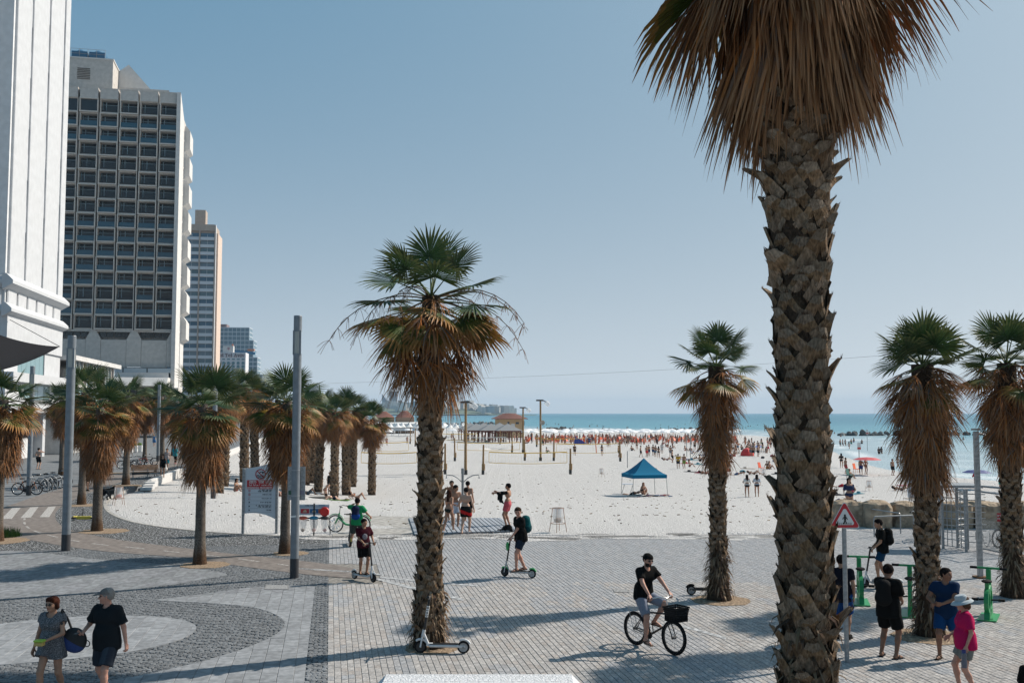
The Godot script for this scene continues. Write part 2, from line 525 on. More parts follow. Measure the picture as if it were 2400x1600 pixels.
func bike_path() -> void:
	var e := path_edges()
	var poly := PackedVector2Array()
	var far_l := xz(city(-24.5,300)); var far_r := xz(city(-18,300))
	poly.append(far_r); poly.append_array(e[1]); poly.append_array(e[2])
	var back: PackedVector2Array = e[0].duplicate(); back.reverse()
	poly.append_array(back); poly.append(far_l)
	structure("bike_path",sheet(poly,0.006),M.asphalt)
	# dashed line down the middle, zebra bars, and worn paint on the paving
	var mk := thing("path_markings","","",Vector3.ZERO,0.0,"","structure")
	var dash := px_poly([57,1214,55,1222,58,1231,66,1238,80,1245,104,1252,132,1259,165,1266,200,1272,240,1277,285,1281,335,1286,390,1292,440,1297,500,1303,560,1310,620,1318,680,1326])
	dash = smooth_line(dash,2)
	var acc := 0.0
	for i in dash.size() - 1:
		var a := dash[i]; var c := dash[i + 1]
		var L := a.distance_to(c)
		var steps := int(L / 0.05) + 1
		var dir := (c - a).normalized()
		var start := -1.0
		for k in steps:
			var on := fmod(acc + k * L / steps,1.9) < 1.0
			if on and start < 0: start = k * L / steps
			if start >= 0 and (not on or k == steps - 1):
				var stop := k * L / steps
				if stop - start > 0.08:
					var n2 := Vector2(-dir.y,dir.x) * 0.045
					var q := PackedVector2Array([a + dir * start - n2,a + dir * stop - n2,a + dir * stop + n2,a + dir * start + n2])
					put("dash",sheet(q,0.011,0.006),M.line,mk)
				start = -1.0
		acc += L
	for z in [[28,1190,47,1190,26,1216,2,1216],[70,1189,89,1188,71,1213,47,1214],[112,1188,130,1187,114,1212,92,1212]]:
		put("zebra_bar",sheet(px_poly(z),0.011,0.006),M.line,mk)
	for z in [[700,1331,835,1339,900,1346,898,1349,832,1342,700,1334],[884,1354,980,1378,1090,1404,1084,1408,975,1383,880,1358],[890,1351,1010,1362,1120,1371,1120,1374,1008,1366,890,1354],
			[1560,1455,1640,1475,1705,1494,1700,1498,1634,1479,1556,1459],[1420,1420,1490,1437,1488,1440,1418,1423],[1750,1480,1775,1484,1772,1486,1748,1482]]:
		put("worn_paint",sheet(px_poly(z),0.006,0.004),colour(Color(0.47,0.48,0.49),0.9,0.5,0.8),mk)
func st_poly(a: Array) -> PackedVector2Array:
	var r := PackedVector2Array()
	for k in range(0,a.size(),2): r.append(st(gp(a[k],a[k + 1])))
	return r
func paving() -> void:
	var root := thing("plaza_paving","","",Vector3.ZERO,0.0,"","structure")
	var flat := Transform3D(Basis(cr,cu,Vector3.UP),Vector3.ZERO)
	# the light shapes of the plaza, in (across, along) coordinates
	var L1 := smooth_line(st_poly([-80,1284,0,1289,89,1293,190,1307,300,1317,390,1322,450,1330,500,1338,541,1345,500,1353,395,1371,255,1386,102,1396,0,1403,-80,1407]),2,true)
	var T := smooth_line(st_poly([357,1406,430,1397,500,1388,573,1376,660,1371,738,1372]),1)
	T.append(Vector2(-0.42,15.0)); T.append_array(PackedVector2Array([Vector2(-9.0,15.0)]))
	T.append_array(smooth_line(st_poly([180,1612,255,1595,357,1577,500,1543,612,1505,655,1481,671,1458,645,1438,596,1422,500,1413,420,1409,357,1406]),2))
	var E := smooth_line(st_poly([-60,1470,0,1461,76,1452,180,1444,280,1440,408,1446,455,1460,462,1474,433,1496,331,1524,178,1543,0,1558,-60,1560]),2,true)
	var lights := [L1,T,E]
	# beds
	var dark_zone := PackedVector2Array([Vector2(0,14),Vector2(0,45.5)])
	for q in smooth_line(st_poly([777,1257,659,1255,500,1247,365,1233,298,1220,252,1200,244,1181,250,1168,290,1150,430,1092]),1): dark_zone.append(q)
	dark_zone.append(Vector2(-18,100)); dark_zone.append(st(gp(331,1100)))
	for q in [st(gp(127,1150)),st(gp(80,1200)),st(gp(-60,1252)),Vector2(-30,30),Vector2(-22,14)]: dark_zone.append(q)
	var bed := MB.new()
	bed.prism(dark_zone,flat,-0.05,-0.014)
	structure("cobble_bed",bed,M.bed_light)
	var bb := MB.new()
	var prom_st := PackedVector2Array()
	for q in prom: prom_st.append(st(Vector3(q.x,0,q.y)))
	for q in Geometry2D.intersect_polygons(PackedVector2Array([Vector2(0,12),Vector2(34,12),Vector2(34,48),Vector2(0,48)]),prom_st): bb.prism(q,flat,-0.05,-0.012)
	structure("brick_bed",bb,M.bed_brown)
	# cobbles far from the viewer are one textured sheet
	var fc := MB.new()
	var far_zone := Geometry2D.intersect_polygons(dark_zone,PackedVector2Array([Vector2(-60,38.5),Vector2(5,38.5),Vector2(5,140),Vector2(-60,140)]))
	for q in far_zone: fc.prism(q,flat,-0.02,0.0)
	structure("far_cobbles",fc,M.cobble_far)
	# slabs
	var sl := []
	var full := MB.new(); full.box(Vector3(0,0.0,-0.025),Vector3(0.294,0.594,0.05),Basis(),0.006)
	var full_m := full.mesh()
	for z in lights:
		var bb0 := Vector2(1e9,1e9); var bb1 := -bb0
		for q in z: bb0 = bb0.min(q); bb1 = bb1.max(q)
		var i0 := int(floor(bb0.x / 0.3)); var i1 := int(ceil(bb1.x / 0.3))
		for i in range(i0,i1):
			var off := 0.3 * (i & 1) + 0.07 * ((i * 7) % 3)
			for j in range(int(floor((bb0.y - off) / 0.6)),int(ceil((bb1.y - off) / 0.6))):
				var s0 := i * 0.3; var t0 := j * 0.6 + off
				var ce := Vector2(s0 + 0.15,t0 + 0.3)
				var w := city(ce.x,ce.y)
				if not in_frame(w,0.03): continue
				var r := PackedVector2Array([Vector2(s0 + 0.003,t0 + 0.003),Vector2(s0 + 0.297,t0 + 0.003),Vector2(s0 + 0.297,t0 + 0.597),Vector2(s0 + 0.003,t0 + 0.597)])
				var whole := true
				for q in r: whole = whole and Geometry2D.is_point_in_polygon(q,z)
				if whole: sl.append([w.length(),ce,null])
				else:
					for q in Geometry2D.intersect_polygons(r,z):
						if q.size() > 2 and not Geometry2D.is_polygon_clockwise(q): sl.append([w.length(),ce,q])
	sl.sort_custom(func(a,b): return a[0] < b[0])
	var shades := []
	for k in 7: shades.append(mat(sh(Color(0.262,0.272,0.285),0.88 + 0.035 * k),0.88,0.2,1.1,0.15,0.0,true,5))
	var rest := MB.new()
	for k in sl.size():
		var q: Variant = sl[k][2]
		var ce: Vector2 = sl[k][1]
		if k < 300:
			var mb := MB.new()
			if q != null:
				var loc := PackedVector2Array()
				for a in q: loc.append(a - ce)
				mb.prism(loc,Transform3D(),-0.05,0.0)
			var o := put("paving_slab",full_m if q == null else mb.mesh(),shades[rng.randi() % 7],root)
			o.transform = Transform3D(flat.basis,city(ce.x,ce.y,rng.randf_range(-0.002,0.002)))
		else:
			rest.col = sh(Color(0.262,0.272,0.285),rng.randf_range(0.86,1.1))
			if q == null: rest.box(city(ce.x,ce.y,-0.025),Vector3(0.294,0.594,0.05),flat.basis)
			else: rest.prism(q,flat,-0.05,0.0)
	tag(put("paving_slabs",rest,M.slab,root),"","","","stuff")
	# bricks: long side along the promenade, in courses
	var br := []
	var bw := 0.125; var bl := 0.28
	var fn := FastNoiseLite.new(); fn.seed = 31; fn.frequency = 0.16
	var fn2 := FastNoiseLite.new(); fn2.seed = 32; fn2.frequency = 0.9
	for i in range(0,256):
		for j in range(int(14.0 / bl),int(46.0 / bl)):
			var s := (i + 0.5) * bw
			var t := (j + 0.5 + 0.5 * (i & 1) + 0.15 * sin(i * 3.7)) * bl
			var w := city(s,t)
			if not in_frame(w,0.02) or w.z > -14: continue
			if not Geometry2D.is_point_in_polygon(xz(w),prom): continue
			if s < 1.55 and -w.z > 29.2 and -w.z < 33.0: continue
			br.append([w.length(),s,t,i])
	br.sort_custom(func(a,b): return a[0] < b[0])
	var kinds := []
	var cols_ := [Color(0.465,0.445,0.43),Color(0.505,0.483,0.465),Color(0.435,0.42,0.41),Color(0.43,0.428,0.435),Color(0.41,0.418,0.432),Color(0.46,0.425,0.40)]
	var shapes := []
	for k in 4:
		var mb := MB.new(); mb.box(Vector3(0,0,-0.03),Vector3(bw - 0.010 + 0.002 * k,bl - 0.011,0.06),Basis(),0.006)
		shapes.append(mb.mesh())
	var xf := []; var cc := []
	var bmats := []
	for c in cols_: bmats.append(mat(c,0.9,0.28,0.5,0.25,0.0,true,3))
	for k in br.size():
		var s: float = br[k][1]; var t: float = br[k][2]; var i: int = br[k][3]
		var w := city(s,t)
		var grey := fn.get_noise_2d(s * 4.0,t * 0.35) + 0.5 * fn2.get_noise_2d(s,t)
		var pick := 0
		if -w.z > 29.4: pick = 4 if rng.randf() < 0.6 else 3
		elif grey > 0.17: pick = 3 if rng.randf() < 0.6 else 4
		else: pick = [0,0,1,2,5,1][rng.randi() % 6]
		var bs: Basis = flat.basis * Basis(Vector3(0,0,1),rng.randf_range(-0.012,0.012))
		var tr := Transform3D(bs,w + Vector3(0,rng.randf_range(-0.004,0.002),0))
		if k < 300:
			var o := put("brick",shapes[rng.randi() % 4],bmats[pick],root)
			o.transform = tr
		else:
			xf.append(tr)
			cc.append(sh(cols_[pick],rng.randf_range(0.9,1.08)))
	many("bricks",shapes[1],M.brick,xf,cc,root)
	# cobbles: laid in arcs
	var cb := []
	var step := 0.098
	for i in range(-240,0):
		for j in range(int(14.0 / step),int(38.6 / step)):
			var s := (i + 0.5) * step
			var t := (j + 0.5) * step + 0.16 * absf(sin(s * 2.4)) + 0.03 * sin(j * 2.1 + i)
			s += 0.022 * sin(j * 1.7 + i * 0.6)
			var w := city(s,t)
			if not in_frame(w,0.02) or w.z > -14: continue
			var p := Vector2(s,t)
			if not Geometry2D.is_point_in_polygon(p,dark_zone): continue
			var inside := false
			for z in lights: inside = inside or Geometry2D.is_point_in_polygon(p,z)
			if inside: continue
			cb.append([w.length(),s,t])
	cb.sort_custom(func(a,b): return a[0] < b[0])
	var cshapes := []
	for k in 3:
		var mb := MB.new()
		var poly := PackedVector2Array()
		for a in 7:
			var an := TAU * (a + 0.3 * rng.randf()) / 7.0
			poly.append(Vector2(cos(an),sin(an)) * (0.049 + 0.004 * rng.randf()))
		var top := PackedVector2Array()
		for q in poly: top.append(q * 0.82)
		mb.prism(top,Transform3D(),-0.03,0.0)
		for a in 7:
			var q := poly[a]; var q2 := poly[(a + 1) % 7]; var h := top[a]; var h2 := top[(a + 1) % 7]
			mb.quad(Vector3(q.x,q.y,-0.012),Vector3(q2.x,q2.y,-0.012),Vector3(h2.x,h2.y,0.0),Vector3(h.x,h.y,0.0))
			mb.quad(Vector3(q.x,q.y,-0.05),Vector3(q2.x,q2.y,-0.05),Vector3(q2.x,q2.y,-0.012),Vector3(q.x,q.y,-0.012))
		cshapes.append(mb.mesh())
	var gap := FastNoiseLite.new(); gap.seed = 77; gap.frequency = 2.2
	xf = []; cc = []
	var cmats := []
	for k in 4: cmats.append(mat(sh(Color(0.225,0.236,0.248),0.82 + 0.12 * k),0.85,0.3,0.3,0.3,0.0,true,9))
	for k in cb.size():
		var tight := 0.93 if gap.get_noise_2d(cb[k][1],cb[k][2]) > 0.28 else 1.17
		var bs: Basis = flat.basis * Basis(Vector3(0,0,1),rng.randf() * TAU) * Basis.from_scale(Vector3(tight,tight * rng.randf_range(0.94,1.06),1))
		var tr := Transform3D(bs,city(cb[k][1],cb[k][2],rng.randf_range(-0.005,0.002)))
		if k < 300:
			var o := put("cobble",cshapes[k % 3],cmats[rng.randi() % 4],root)
			o.transform = tr
		else:
			xf.append(tr); cc.append(sh(Color(0.225,0.236,0.248),rng.randf_range(0.75,1.25)))
	many("cobbles",cshapes[0],M.cobble,xf,cc,root)
	for q in [[618,1381,676,1381,674,1371,622,1371],[838,1226,872,1226,868,1218,838,1218],[1440,1388,1476,1388,1470,1381,1436,1381]]:
		put("drain_cover",sheet(px_poly(q),0.007,0.02),colour(Color(0.24,0.235,0.23),0.8,0.4,0.4),root)
		var inner := PackedVector2Array()
		var mid := Vector2.ZERO
		for v in px_poly(q): mid += v * 0.25
		for v in px_poly(q): inner.append(mid + (v - mid) * 0.93)
		put("drain_lid",sheet(inner,0.011,0.02),colour(Color(0.33,0.33,0.33),0.8,0.4,0.4),root)
	print("paving ",sl.size()," ",br.size()," ",cb.size())
func sea_and_shore() -> void:
	# sea: the colour of the water itself goes from deep blue-green to pale over the shallows; foam where waves break
	var b := MB.new()
	var f := FastNoiseLite.new(); f.seed = 12; f.frequency = 0.035; f.fractal_octaves = 3
	var f2 := FastNoiseLite.new(); f2.seed = 13; f2.frequency = 0.012
	var rows := 210; var cols := 230
	for j in rows:
		var d := 60.0 * pow(5600.0 / 60.0,float(j) / (rows - 1))
		for i in cols:
			var x := lerpf(-0.6,0.95,float(i) / (cols - 1)) * d
			var p := Vector2(x,-d)
			var e := edge_dist(shore,p,false)
			if Geometry2D.is_point_in_polygon(p,land): e = -e
			var wob := 14.0 * f.get_noise_2d(x,d * 1.6) + 16.0 * f2.get_noise_2d(x,d)
			var ee := e + wob * ss(3,25,e)
			var deep := Color(0.045,0.18,0.25)
			var mid := Color(0.095,0.265,0.33)
			var shal := Color(0.30,0.39,0.43)
			var c := shal.lerp(mid,ss(6,75,ee)).lerp(deep,ss(60,420,ee))
			c = sh(c,1.0 + 0.10 * f.get_noise_2d(x * 0.4,d * 2.2) + 0.07 * f2.get_noise_2d(x,d * 3.0))
			var foam := 0.0
			for w in [3.0,13.0,27.0,46.0]:
				foam = maxf(foam,exp(-pow((ee - w) / (1.3 + w * 0.03),2.0)) * ss(-0.05,0.4,f.get_noise_2d(x * 0.7 + w * 30,d)) )
			foam *= 1.0 - ss(45,60,e)
			c = c.lerp(Color(0.74,0.77,0.78),foam * 0.8)
			b.col = c
			b.vert(Vector3(x,-2.5 + 0.05 * foam + 0.03 * f.get_noise_2d(x * 4,d * 8),-d),Vector3.UP)
	for j in rows - 1:
		for i in cols - 1:
			var a := j * cols + i
			b.ix.append_array([a,a + cols,a + cols + 1,a,a + cols + 1,a + 1])
	var m := StandardMaterial3D.new()
	m.vertex_color_use_as_albedo = true
	m.roughness = 0.32
	m.metallic_specular = 0.35
	m.heightmap_enabled = true
	m.heightmap_texture = pic(91,0.03,0.0,1.0,4,512)
	m.heightmap_scale = 22.0
	m.uv1_triplanar = true; m.uv1_world_triplanar = true; m.uv1_scale = Vector3.ONE / 9.0
	structure("sea",b,m)
	# breakwaters of boulders
	var shp := []
	for k in 5:
		shp.append(boulder(0.9 + 0.1 * k,40 + k,5))
	var set_ := [[1250,978,1342,986,415.0,"long dark rock breakwater in the sea behind the beach hut"],[1545,981,1655,987,420.0,"low dark rock breakwater out at sea left of the small palm"],[1965,988,2310,1000,320.0,"rock breakwater out at sea behind the tall palm trunk"],[1040,974,1165,981,620.0,"thin far breakwater left of the lifeguard house"]]
	for q in set_:
		var a := at(q[0],985,q[4]); var z := at(q[2],985,q[4] * 1.03)
		var o := thing("breakwater",q[5],"breakwater",Vector3((a.x + z.x) / 2,-2.5,(a.z + z.z) / 2),0.0,"rock breakwaters")
		var L := Vector2(a.x - z.x,a.z - z.z).length()
		var dir := Vector3(z.x - a.x,0,z.z - a.z).normalized()
		var h: float = (q[3] - q[1]) / 2400.0 * q[4]
		var count := mini(int(L * 1.6),200)
		for k in count:
			var u := rng.randf_range(-0.5,0.5)
			var taper := 1.0 - pow(absf(u) * 2.0,6.0)
			var lv := rng.randf()
			var sc := rng.randf_range(0.5,1.05) * h * 0.62
			var r := put("boulder",shp[k % 5],colour(sh(Color(0.15,0.145,0.135),[0.7,1.0,1.4,0.85,2.0][rng.randi() % 5]),0.9,0.3,1.0),o)
			r.position = dir * u * L + Vector3(0,(lv * 0.75 - 0.15) * h * taper,0) + dir.cross(Vector3.UP) * rng.randf_range(-1.0,1.0) * h * (1.1 - lv)
			r.rotation = Vector3(rng.randf() * 6,rng.randf() * 6,rng.randf() * 6)
			r.scale = Vector3.ONE * sc
func boulder(r: float,seed_: int,seg := 8) -> ArrayMesh:
	var b := MB.new()
	b.ball(Vector3.ZERO,Vector3(r,r * 0.75,r * 0.85),Basis(),seg + 3,seg)
	var f := FastNoiseLite.new(); f.seed = seed_; f.frequency = 0.7
	for i in b.v.size():
		var d := b.v[i].normalized()
		b.v[i] *= 1.0 + 0.38 * f.get_noise_3dv(d * 1.3) + 0.16 * f.get_noise_3dv(d * 3.5)
	return flat_mesh(b)
func flat_mesh(b: MB) -> ArrayMesh:   # the same triangles with hard edges
	var r := MB.new()
	for k in range(0,b.ix.size(),3):
		r.col = b.c[b.ix[k]]
		r.tri(b.v[b.ix[k]],b.v[b.ix[k + 2]],b.v[b.ix[k + 1]])
	return r.mesh()
# ------------------------------------------------------------------ palms
var fronds := {}
func frond(kind: String, pitch: float, seed_: int, R: float, Lp: float) -> ArrayMesh:   # one fan leaf: stalk along +z, then the pleated fan
	var key := "%s/%.2f/%d/%.2f/%.2f" % [kind,pitch,seed_,R,Lp]
	if fronds.has(key): return fronds[key]
	var r := RandomNumberGenerator.new(); r.seed = hash(key)
	var b := MB.new()
	var g := Vector3(0,-cos(pitch),-sin(pitch))
	var dead := kind == "dead" or kind == "long"
	var bend_extra := 0.0
	# stalk
	var p := Vector3.ZERO; var d := Vector3(0,0,1)
	var pts := [p]
	for k in 4:
		d = (d + g * (0.05 if not dead else 0.16)).normalized()
		p += d * Lp / 4.0
		pts.append(p)
	b.col = Color(0.09,0.12,0.04) if not dead else Color(0.15,0.10,0.06)
	if kind == "mixed": bend_extra = 0.5
	if kind == "mixed": b.col = Color(0.16,0.13,0.05)
	b.tube(pts,[0.03,0.022,0.017,0.014,0.012],4,false)
	var x := Vector3(1,0,0)
	var y := d.cross(x).normalized() * -1.0
	if y.y < 0: y = -y
	var n := 30 if not dead else 22
	if kind == "long": n = 30
	var span := 2.25 if not dead else 1.35
	if kind == "long": span = 0.75
	var fold := r.randf_range(0.15,0.4)
	for i in n:
		var a := lerpf(-span,span,(i + 0.5) / n) + r.randf_range(-0.02,0.02)
		var da := 2.0 * span / n
		var dir := (d * cos(a) + x * sin(a) + y * (-fold * absf(sin(a)) * 0.6 + 0.1)).normalized()
		if dead: dir = (dir * (1.0 if kind == "dead" else 0.5) + y * r.randf_range(-0.25,0.35) + g * (0.25 if kind == "dead" else 0.75)).normalized()
		var len := R * (0.82 + 0.18 * cos(a * 0.8)) * r.randf_range(0.9,1.06)
		if dead: len *= r.randf_range(0.7,1.1)
		var fused := 0.56 if not dead else 0.28
		var side := dir.cross(y).normalized()
		var q := p
		var base_c: Color
		var tip_c: Color
		var k0 := r.randf_range(0.75,1.3)
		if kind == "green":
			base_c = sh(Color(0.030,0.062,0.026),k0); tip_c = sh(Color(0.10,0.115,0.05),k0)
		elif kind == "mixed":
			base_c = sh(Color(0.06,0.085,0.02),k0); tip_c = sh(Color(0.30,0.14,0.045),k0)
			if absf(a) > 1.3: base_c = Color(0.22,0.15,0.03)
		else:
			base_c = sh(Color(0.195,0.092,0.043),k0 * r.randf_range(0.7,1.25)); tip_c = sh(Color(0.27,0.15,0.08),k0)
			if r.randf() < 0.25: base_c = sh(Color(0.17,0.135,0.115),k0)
			if r.randf() < 0.3: base_c = sh(Color(0.32,0.125,0.038),k0)
		var steps := 5 if not dead else 6
		var prev := []
		var bend := r.randf_range(0.2,0.55) if not dead else (r.randf_range(0.35,1.0) if kind == "dead" else r.randf_range(1.6,3.2))
		var tw := r.randf_range(-0.5,0.5) if dead else 0.0
		var swirl := r.randf_range(-0.12,0.12) if dead else 0.0
		for s in steps + 1:
			var t := float(s) / steps
			if s > 0:
				var kk := (bend_extra * t * 0.4 if t < 0.5 else (bend + bend_extra) * (t - 0.5)) if not dead else bend * (0.10 + 0.55 * t)
				dir = (dir + g * kk + side * swirl).normalized()
				q += dir * len / steps
			var w: float
			if t <= fused: w = maxf(0.01,t * len * tan(da * 0.5))
			else: w = fused * len * tan(da * 0.5) * (1.0 - pow((t - fused) / (1.0 - fused),1.3)) + 0.002
			if dead: w = minf(w,0.03) if t < 0.97 else 0.002
			if kind == "long": w = (0.022 * minf(1.0,t * 4.0 + 0.2) * (1.0 - pow(t,3.0)) + 0.0015)
			var sd := (side * cos(tw * t) + y * sin(tw * t)).normalized()
			var up := dir.cross(sd).normalized()
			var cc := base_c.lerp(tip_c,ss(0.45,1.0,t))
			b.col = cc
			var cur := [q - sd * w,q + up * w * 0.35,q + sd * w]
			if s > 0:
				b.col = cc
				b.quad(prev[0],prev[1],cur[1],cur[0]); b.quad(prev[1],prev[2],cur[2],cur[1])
			prev = cur
	var m := b.mesh()
	fronds[key] = m
	return m
var boots := {}
func boot(v: int, w: float, h: float, out: float) -> ArrayMesh:   # a cut leaf base: two straps that meet in a stub
	var key := "%d/%.2f/%.2f/%.2f" % [v,w,h,out]
	if boots.has(key): return boots[key]
	var r := RandomNumberGenerator.new(); r.seed = hash(key)
	var b := MB.new()
	var lean := r.randf_range(-0.35,0.35) * w
	var kc := r.randf_range(0.7,1.25)
	var big := r.randf_range(0.8,1.25)
	for s in [-1.0,1.0]:
		var prev := []
		var over := 0.006 if s > 0 else 0.0
		for k in 5:
			var t := k / 4.0
			var ce := Vector3(s * w * (1.0 - pow(t,0.85)) + lean * t * t,h * (pow(t,1.15)),over + 0.012 + out * pow(t,2.2))
			var hw := lerpf(0.46,0.33,t) * w * r.randf_range(0.9,1.1) * (big if s > 0 else 2.0 - big)
			var ax: Vector3 = Vector3(-s * h * 0.75,-w,0).normalized() * -s
			ax = ax.lerp(Vector3(1,0.1 * s,0),ss(0.5,1.0,t)).normalized()
			var th := lerpf(0.012,0.03,t)
			# the strap curls round the trunk
			var z0 := -0.3 * ce.x * ce.x / maxf(w,0.01)
			var cur := [ce - ax * hw + Vector3(0,0,z0 - 0.008),ce + Vector3(0,0,z0 + th * 0.7),ce + ax * hw + Vector3(0,0,z0 - 0.008),ce + Vector3(0,-0.01,z0 - th)]
			var c := Color(0.41,0.30,0.21).lerp(Color(0.34,0.21,0.115),ss(0.3,0.9,t))
			if k == 4: c = Color(0.42,0.33,0.245)
			b.col = sh(c,kc * r.randf_range(0.88,1.1))
			if k > 0:
				for i in 4:
					var j := (i + 1) % 4
					if s > 0: b.quad(prev[i],prev[j],cur[j],cur[i])
					else: b.quad(prev[i],prev[j],cur[j],cur[i])
			prev = cur
		b.col = sh(Color(0.22,0.15,0.10),kc)
		b.quad(prev[0],prev[1],prev[2],prev[3])
		# torn fibres at the cut
		for k in 3:
			var a0: Vector3 = prev[1] + Vector3(r.randf_range(-0.5,0.5) * w * 0.4,0,-0.01)
			var tip := a0 + Vector3(r.randf_range(-0.03,0.03),r.randf_range(0.015,0.06),r.randf_range(0.0,0.03))
			b.tri(a0 - Vector3(0.012,0.0,0),a0 + Vector3(0.012,0.0,0),tip)
	var m := b.mesh()
	boots[key] = m
	return m
func trunk_mesh(h: float,prof: Callable,rings: bool,seed_: int) -> MB:
	var b := MB.new()
	var sides := 16
	var steps := int(h / 0.12)
	var f := FastNoiseLite.new(); f.seed = seed_; f.frequency = 1.4
	var r := RandomNumberGenerator.new(); r.seed = seed_
	var base := 0
	for j in steps + 1:
		var y := h * j / steps
		var rr: float = prof.call(y)
		for k in sides:
			var a := TAU * k / sides
			var q := rr * (1.0 + 0.07 * f.get_noise_3d(cos(a),y * 1.2,sin(a)) + (0.018 * sin(y * 40.0) if rings else 0.04 * r.randf()))
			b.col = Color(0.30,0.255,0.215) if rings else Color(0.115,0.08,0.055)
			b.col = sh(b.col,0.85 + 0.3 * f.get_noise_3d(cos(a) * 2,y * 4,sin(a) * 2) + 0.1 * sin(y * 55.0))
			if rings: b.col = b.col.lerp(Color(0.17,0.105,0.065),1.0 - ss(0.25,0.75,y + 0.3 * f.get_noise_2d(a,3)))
			b.vert(Vector3(cos(a) * q,y - 0.05,sin(a) * q),Vector3(cos(a),0,sin(a)),Vector2(float(k) / sides,y))
	for j in steps:
		for k in sides:
			var a := base + j * sides + k; var c := base + j * sides + (k + 1) % sides
			b.ix.append_array([a,c,c + sides,a,c + sides,a + sides])
	return b
# o: h hub height, r0 foot radius, r1 trunk radius, r2 radius under the crown, green / mixed / dead counts, R fan radius, L stalk, skirt length, out skirt flare, boot rows spacing (0: ringed trunk), bw boot width
func palm(label: String,where: Vector3,o: Dictionary,seed_: int,group := "") -> Node3D:
	var r := RandomNumberGenerator.new(); r.seed = seed_
	var t := thing("palm_tree",label,"palm tree",where,0.0,group)
	var h: float = o.h
	var prof := func(y: float) -> float:
		var a: float = lerpf(o.r0,o.r1,1.0 - exp(-y / (h * 0.10)))
		return lerpf(a,o.r2,ss(h * 0.45,h,y))
	var ringed: bool = o.get("bs",0.0) == 0.0
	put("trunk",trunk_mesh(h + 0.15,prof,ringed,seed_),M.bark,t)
	var R: float = o.R; var L: float = o.L
	# leaf bases
	if not ringed:
		var bs: float = o.bs; var bw: float = o.bw
		var y: float = o.get("b0",0.0)
		var row := 0
		var top: float = o.get("b1",h - o.skirt * 0.4)
		while y < top:
			var rr: float = prof.call(y)
			var n := maxi(5,int(round(TAU * rr / (bw * 1.55))))
			for k in n:
				var a := TAU * (k + 0.5 * (row & 1)) / n + row * 0.07 + r.randf_range(-0.09,0.09)
				var wild: float = o.get("wild",0.12)
				var hi := ss(0.6,0.75,y / h)
				var m := boot(r.randi() % 6,bw,bw * 1.75 * lerpf(1.0,0.62,hi),bw * (0.32 + 0.4 * hi) + (bw * r.randf_range(0.2,1.5) if r.randf() < wild else 0.0) * 0.5)
				var e := put("leaf_base",m,M.bark,t)
				var sc := r.randf_range(0.82,1.22)
				e.transform = Transform3D(Basis(Vector3.UP,PI / 2 - a) * Basis(Vector3.RIGHT,r.randf_range(-0.10,0.05)) * Basis(Vector3.BACK,r.randf_range(-0.24,0.24)) * Basis.from_scale(Vector3(sc,sc * r.randf_range(0.85,1.2),sc)),Vector3(cos(a) * rr * 0.97,y + r.randf_range(-0.055,0.055),sin(a) * rr * 0.97))
			y += bs
			row += 1
	# shaggy fibres round the foot
	if o.has("shag"):
		var b := MB.new()
		for k in int(o.shag[1]):
			var a := r.randf() * TAU
			var y := r.randf_range(0.05,o.shag[0])
			var rr: float = prof.call(y)
			var p0 := Vector3(cos(a) * rr,y + 0.1,sin(a) * rr)
			var ln := r.randf_range(0.10,0.34)
			var dd := Vector3(cos(a) * r.randf_range(0.2,0.9),-1.0 + r.randf() * 0.7,sin(a) * r.randf_range(0.2,0.9)).normalized()
			var sd := dd.cross(Vector3(cos(a),0,sin(a))).normalized() * r.randf_range(0.006,0.028)
			b.col = sh([Color(0.16,0.11,0.07),Color(0.22,0.165,0.115),Color(0.10,0.065,0.045)][r.randi() % 3],r.randf_range(0.7,1.3))
			var mid := p0 + dd * ln * 0.5 + Vector3(cos(a),0,sin(a)) * 0.04
			var tip := p0 + dd * ln + Vector3(0,-0.04,0)
			b.quad(p0 - sd,p0 + sd,mid + sd * 0.9,mid - sd * 0.9); b.tri(mid - sd * 0.9,mid + sd * 0.9,tip)
		var sg := put("fibre_skirt",b,M.dry,t)
		sg.set_meta("kind","stuff")
	# crown
	var ng: int = o.green
	for k in ng:
		var f := float(k) / ng
		var pitch := lerpf(1.35,o.get("low",-0.05),pow(f,0.8)) + r.randf_range(-0.12,0.12)
		var pc: float = [1.1,0.6,0.15,-0.3][clampi(int((1.2 - pitch) / 0.45),0,3)]
		var az := k * 2.399963 + r.randf_range(-0.3,0.3)
		var sc := r.randf_range(0.85,1.1) * lerpf(0.85,1.0,f)
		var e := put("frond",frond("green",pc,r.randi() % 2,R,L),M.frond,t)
		e.transform = Transform3D(Basis(Vector3.UP,az) * Basis(Vector3.RIGHT,-pitch) * Basis(Vector3.BACK,r.randf_range(-0.5,0.5)) * Basis.from_scale(Vector3.ONE * sc),Vector3(0,h + 0.12 - 0.2 * f,0))
	var nm: int = o.mixed
	for k in nm:
		var pitch := r.randf_range(-0.7,0.0)
		var pc := -0.3
		var az := k * TAU / maxi(nm,1) + r.randf_range(-0.4,0.4)
		var e := put("frond",frond("mixed",pc,r.randi() % 3,R,L),M.frond,t)
		e.transform = Transform3D(Basis(Vector3.UP,az) * Basis(Vector3.RIGHT,-pitch) * Basis(Vector3.BACK,r.randf_range(-0.7,0.7)) * Basis.from_scale(Vector3.ONE * r.randf_range(0.8,1.0)),Vector3(0,h - 0.15,0))
	var nd: int = o.dead
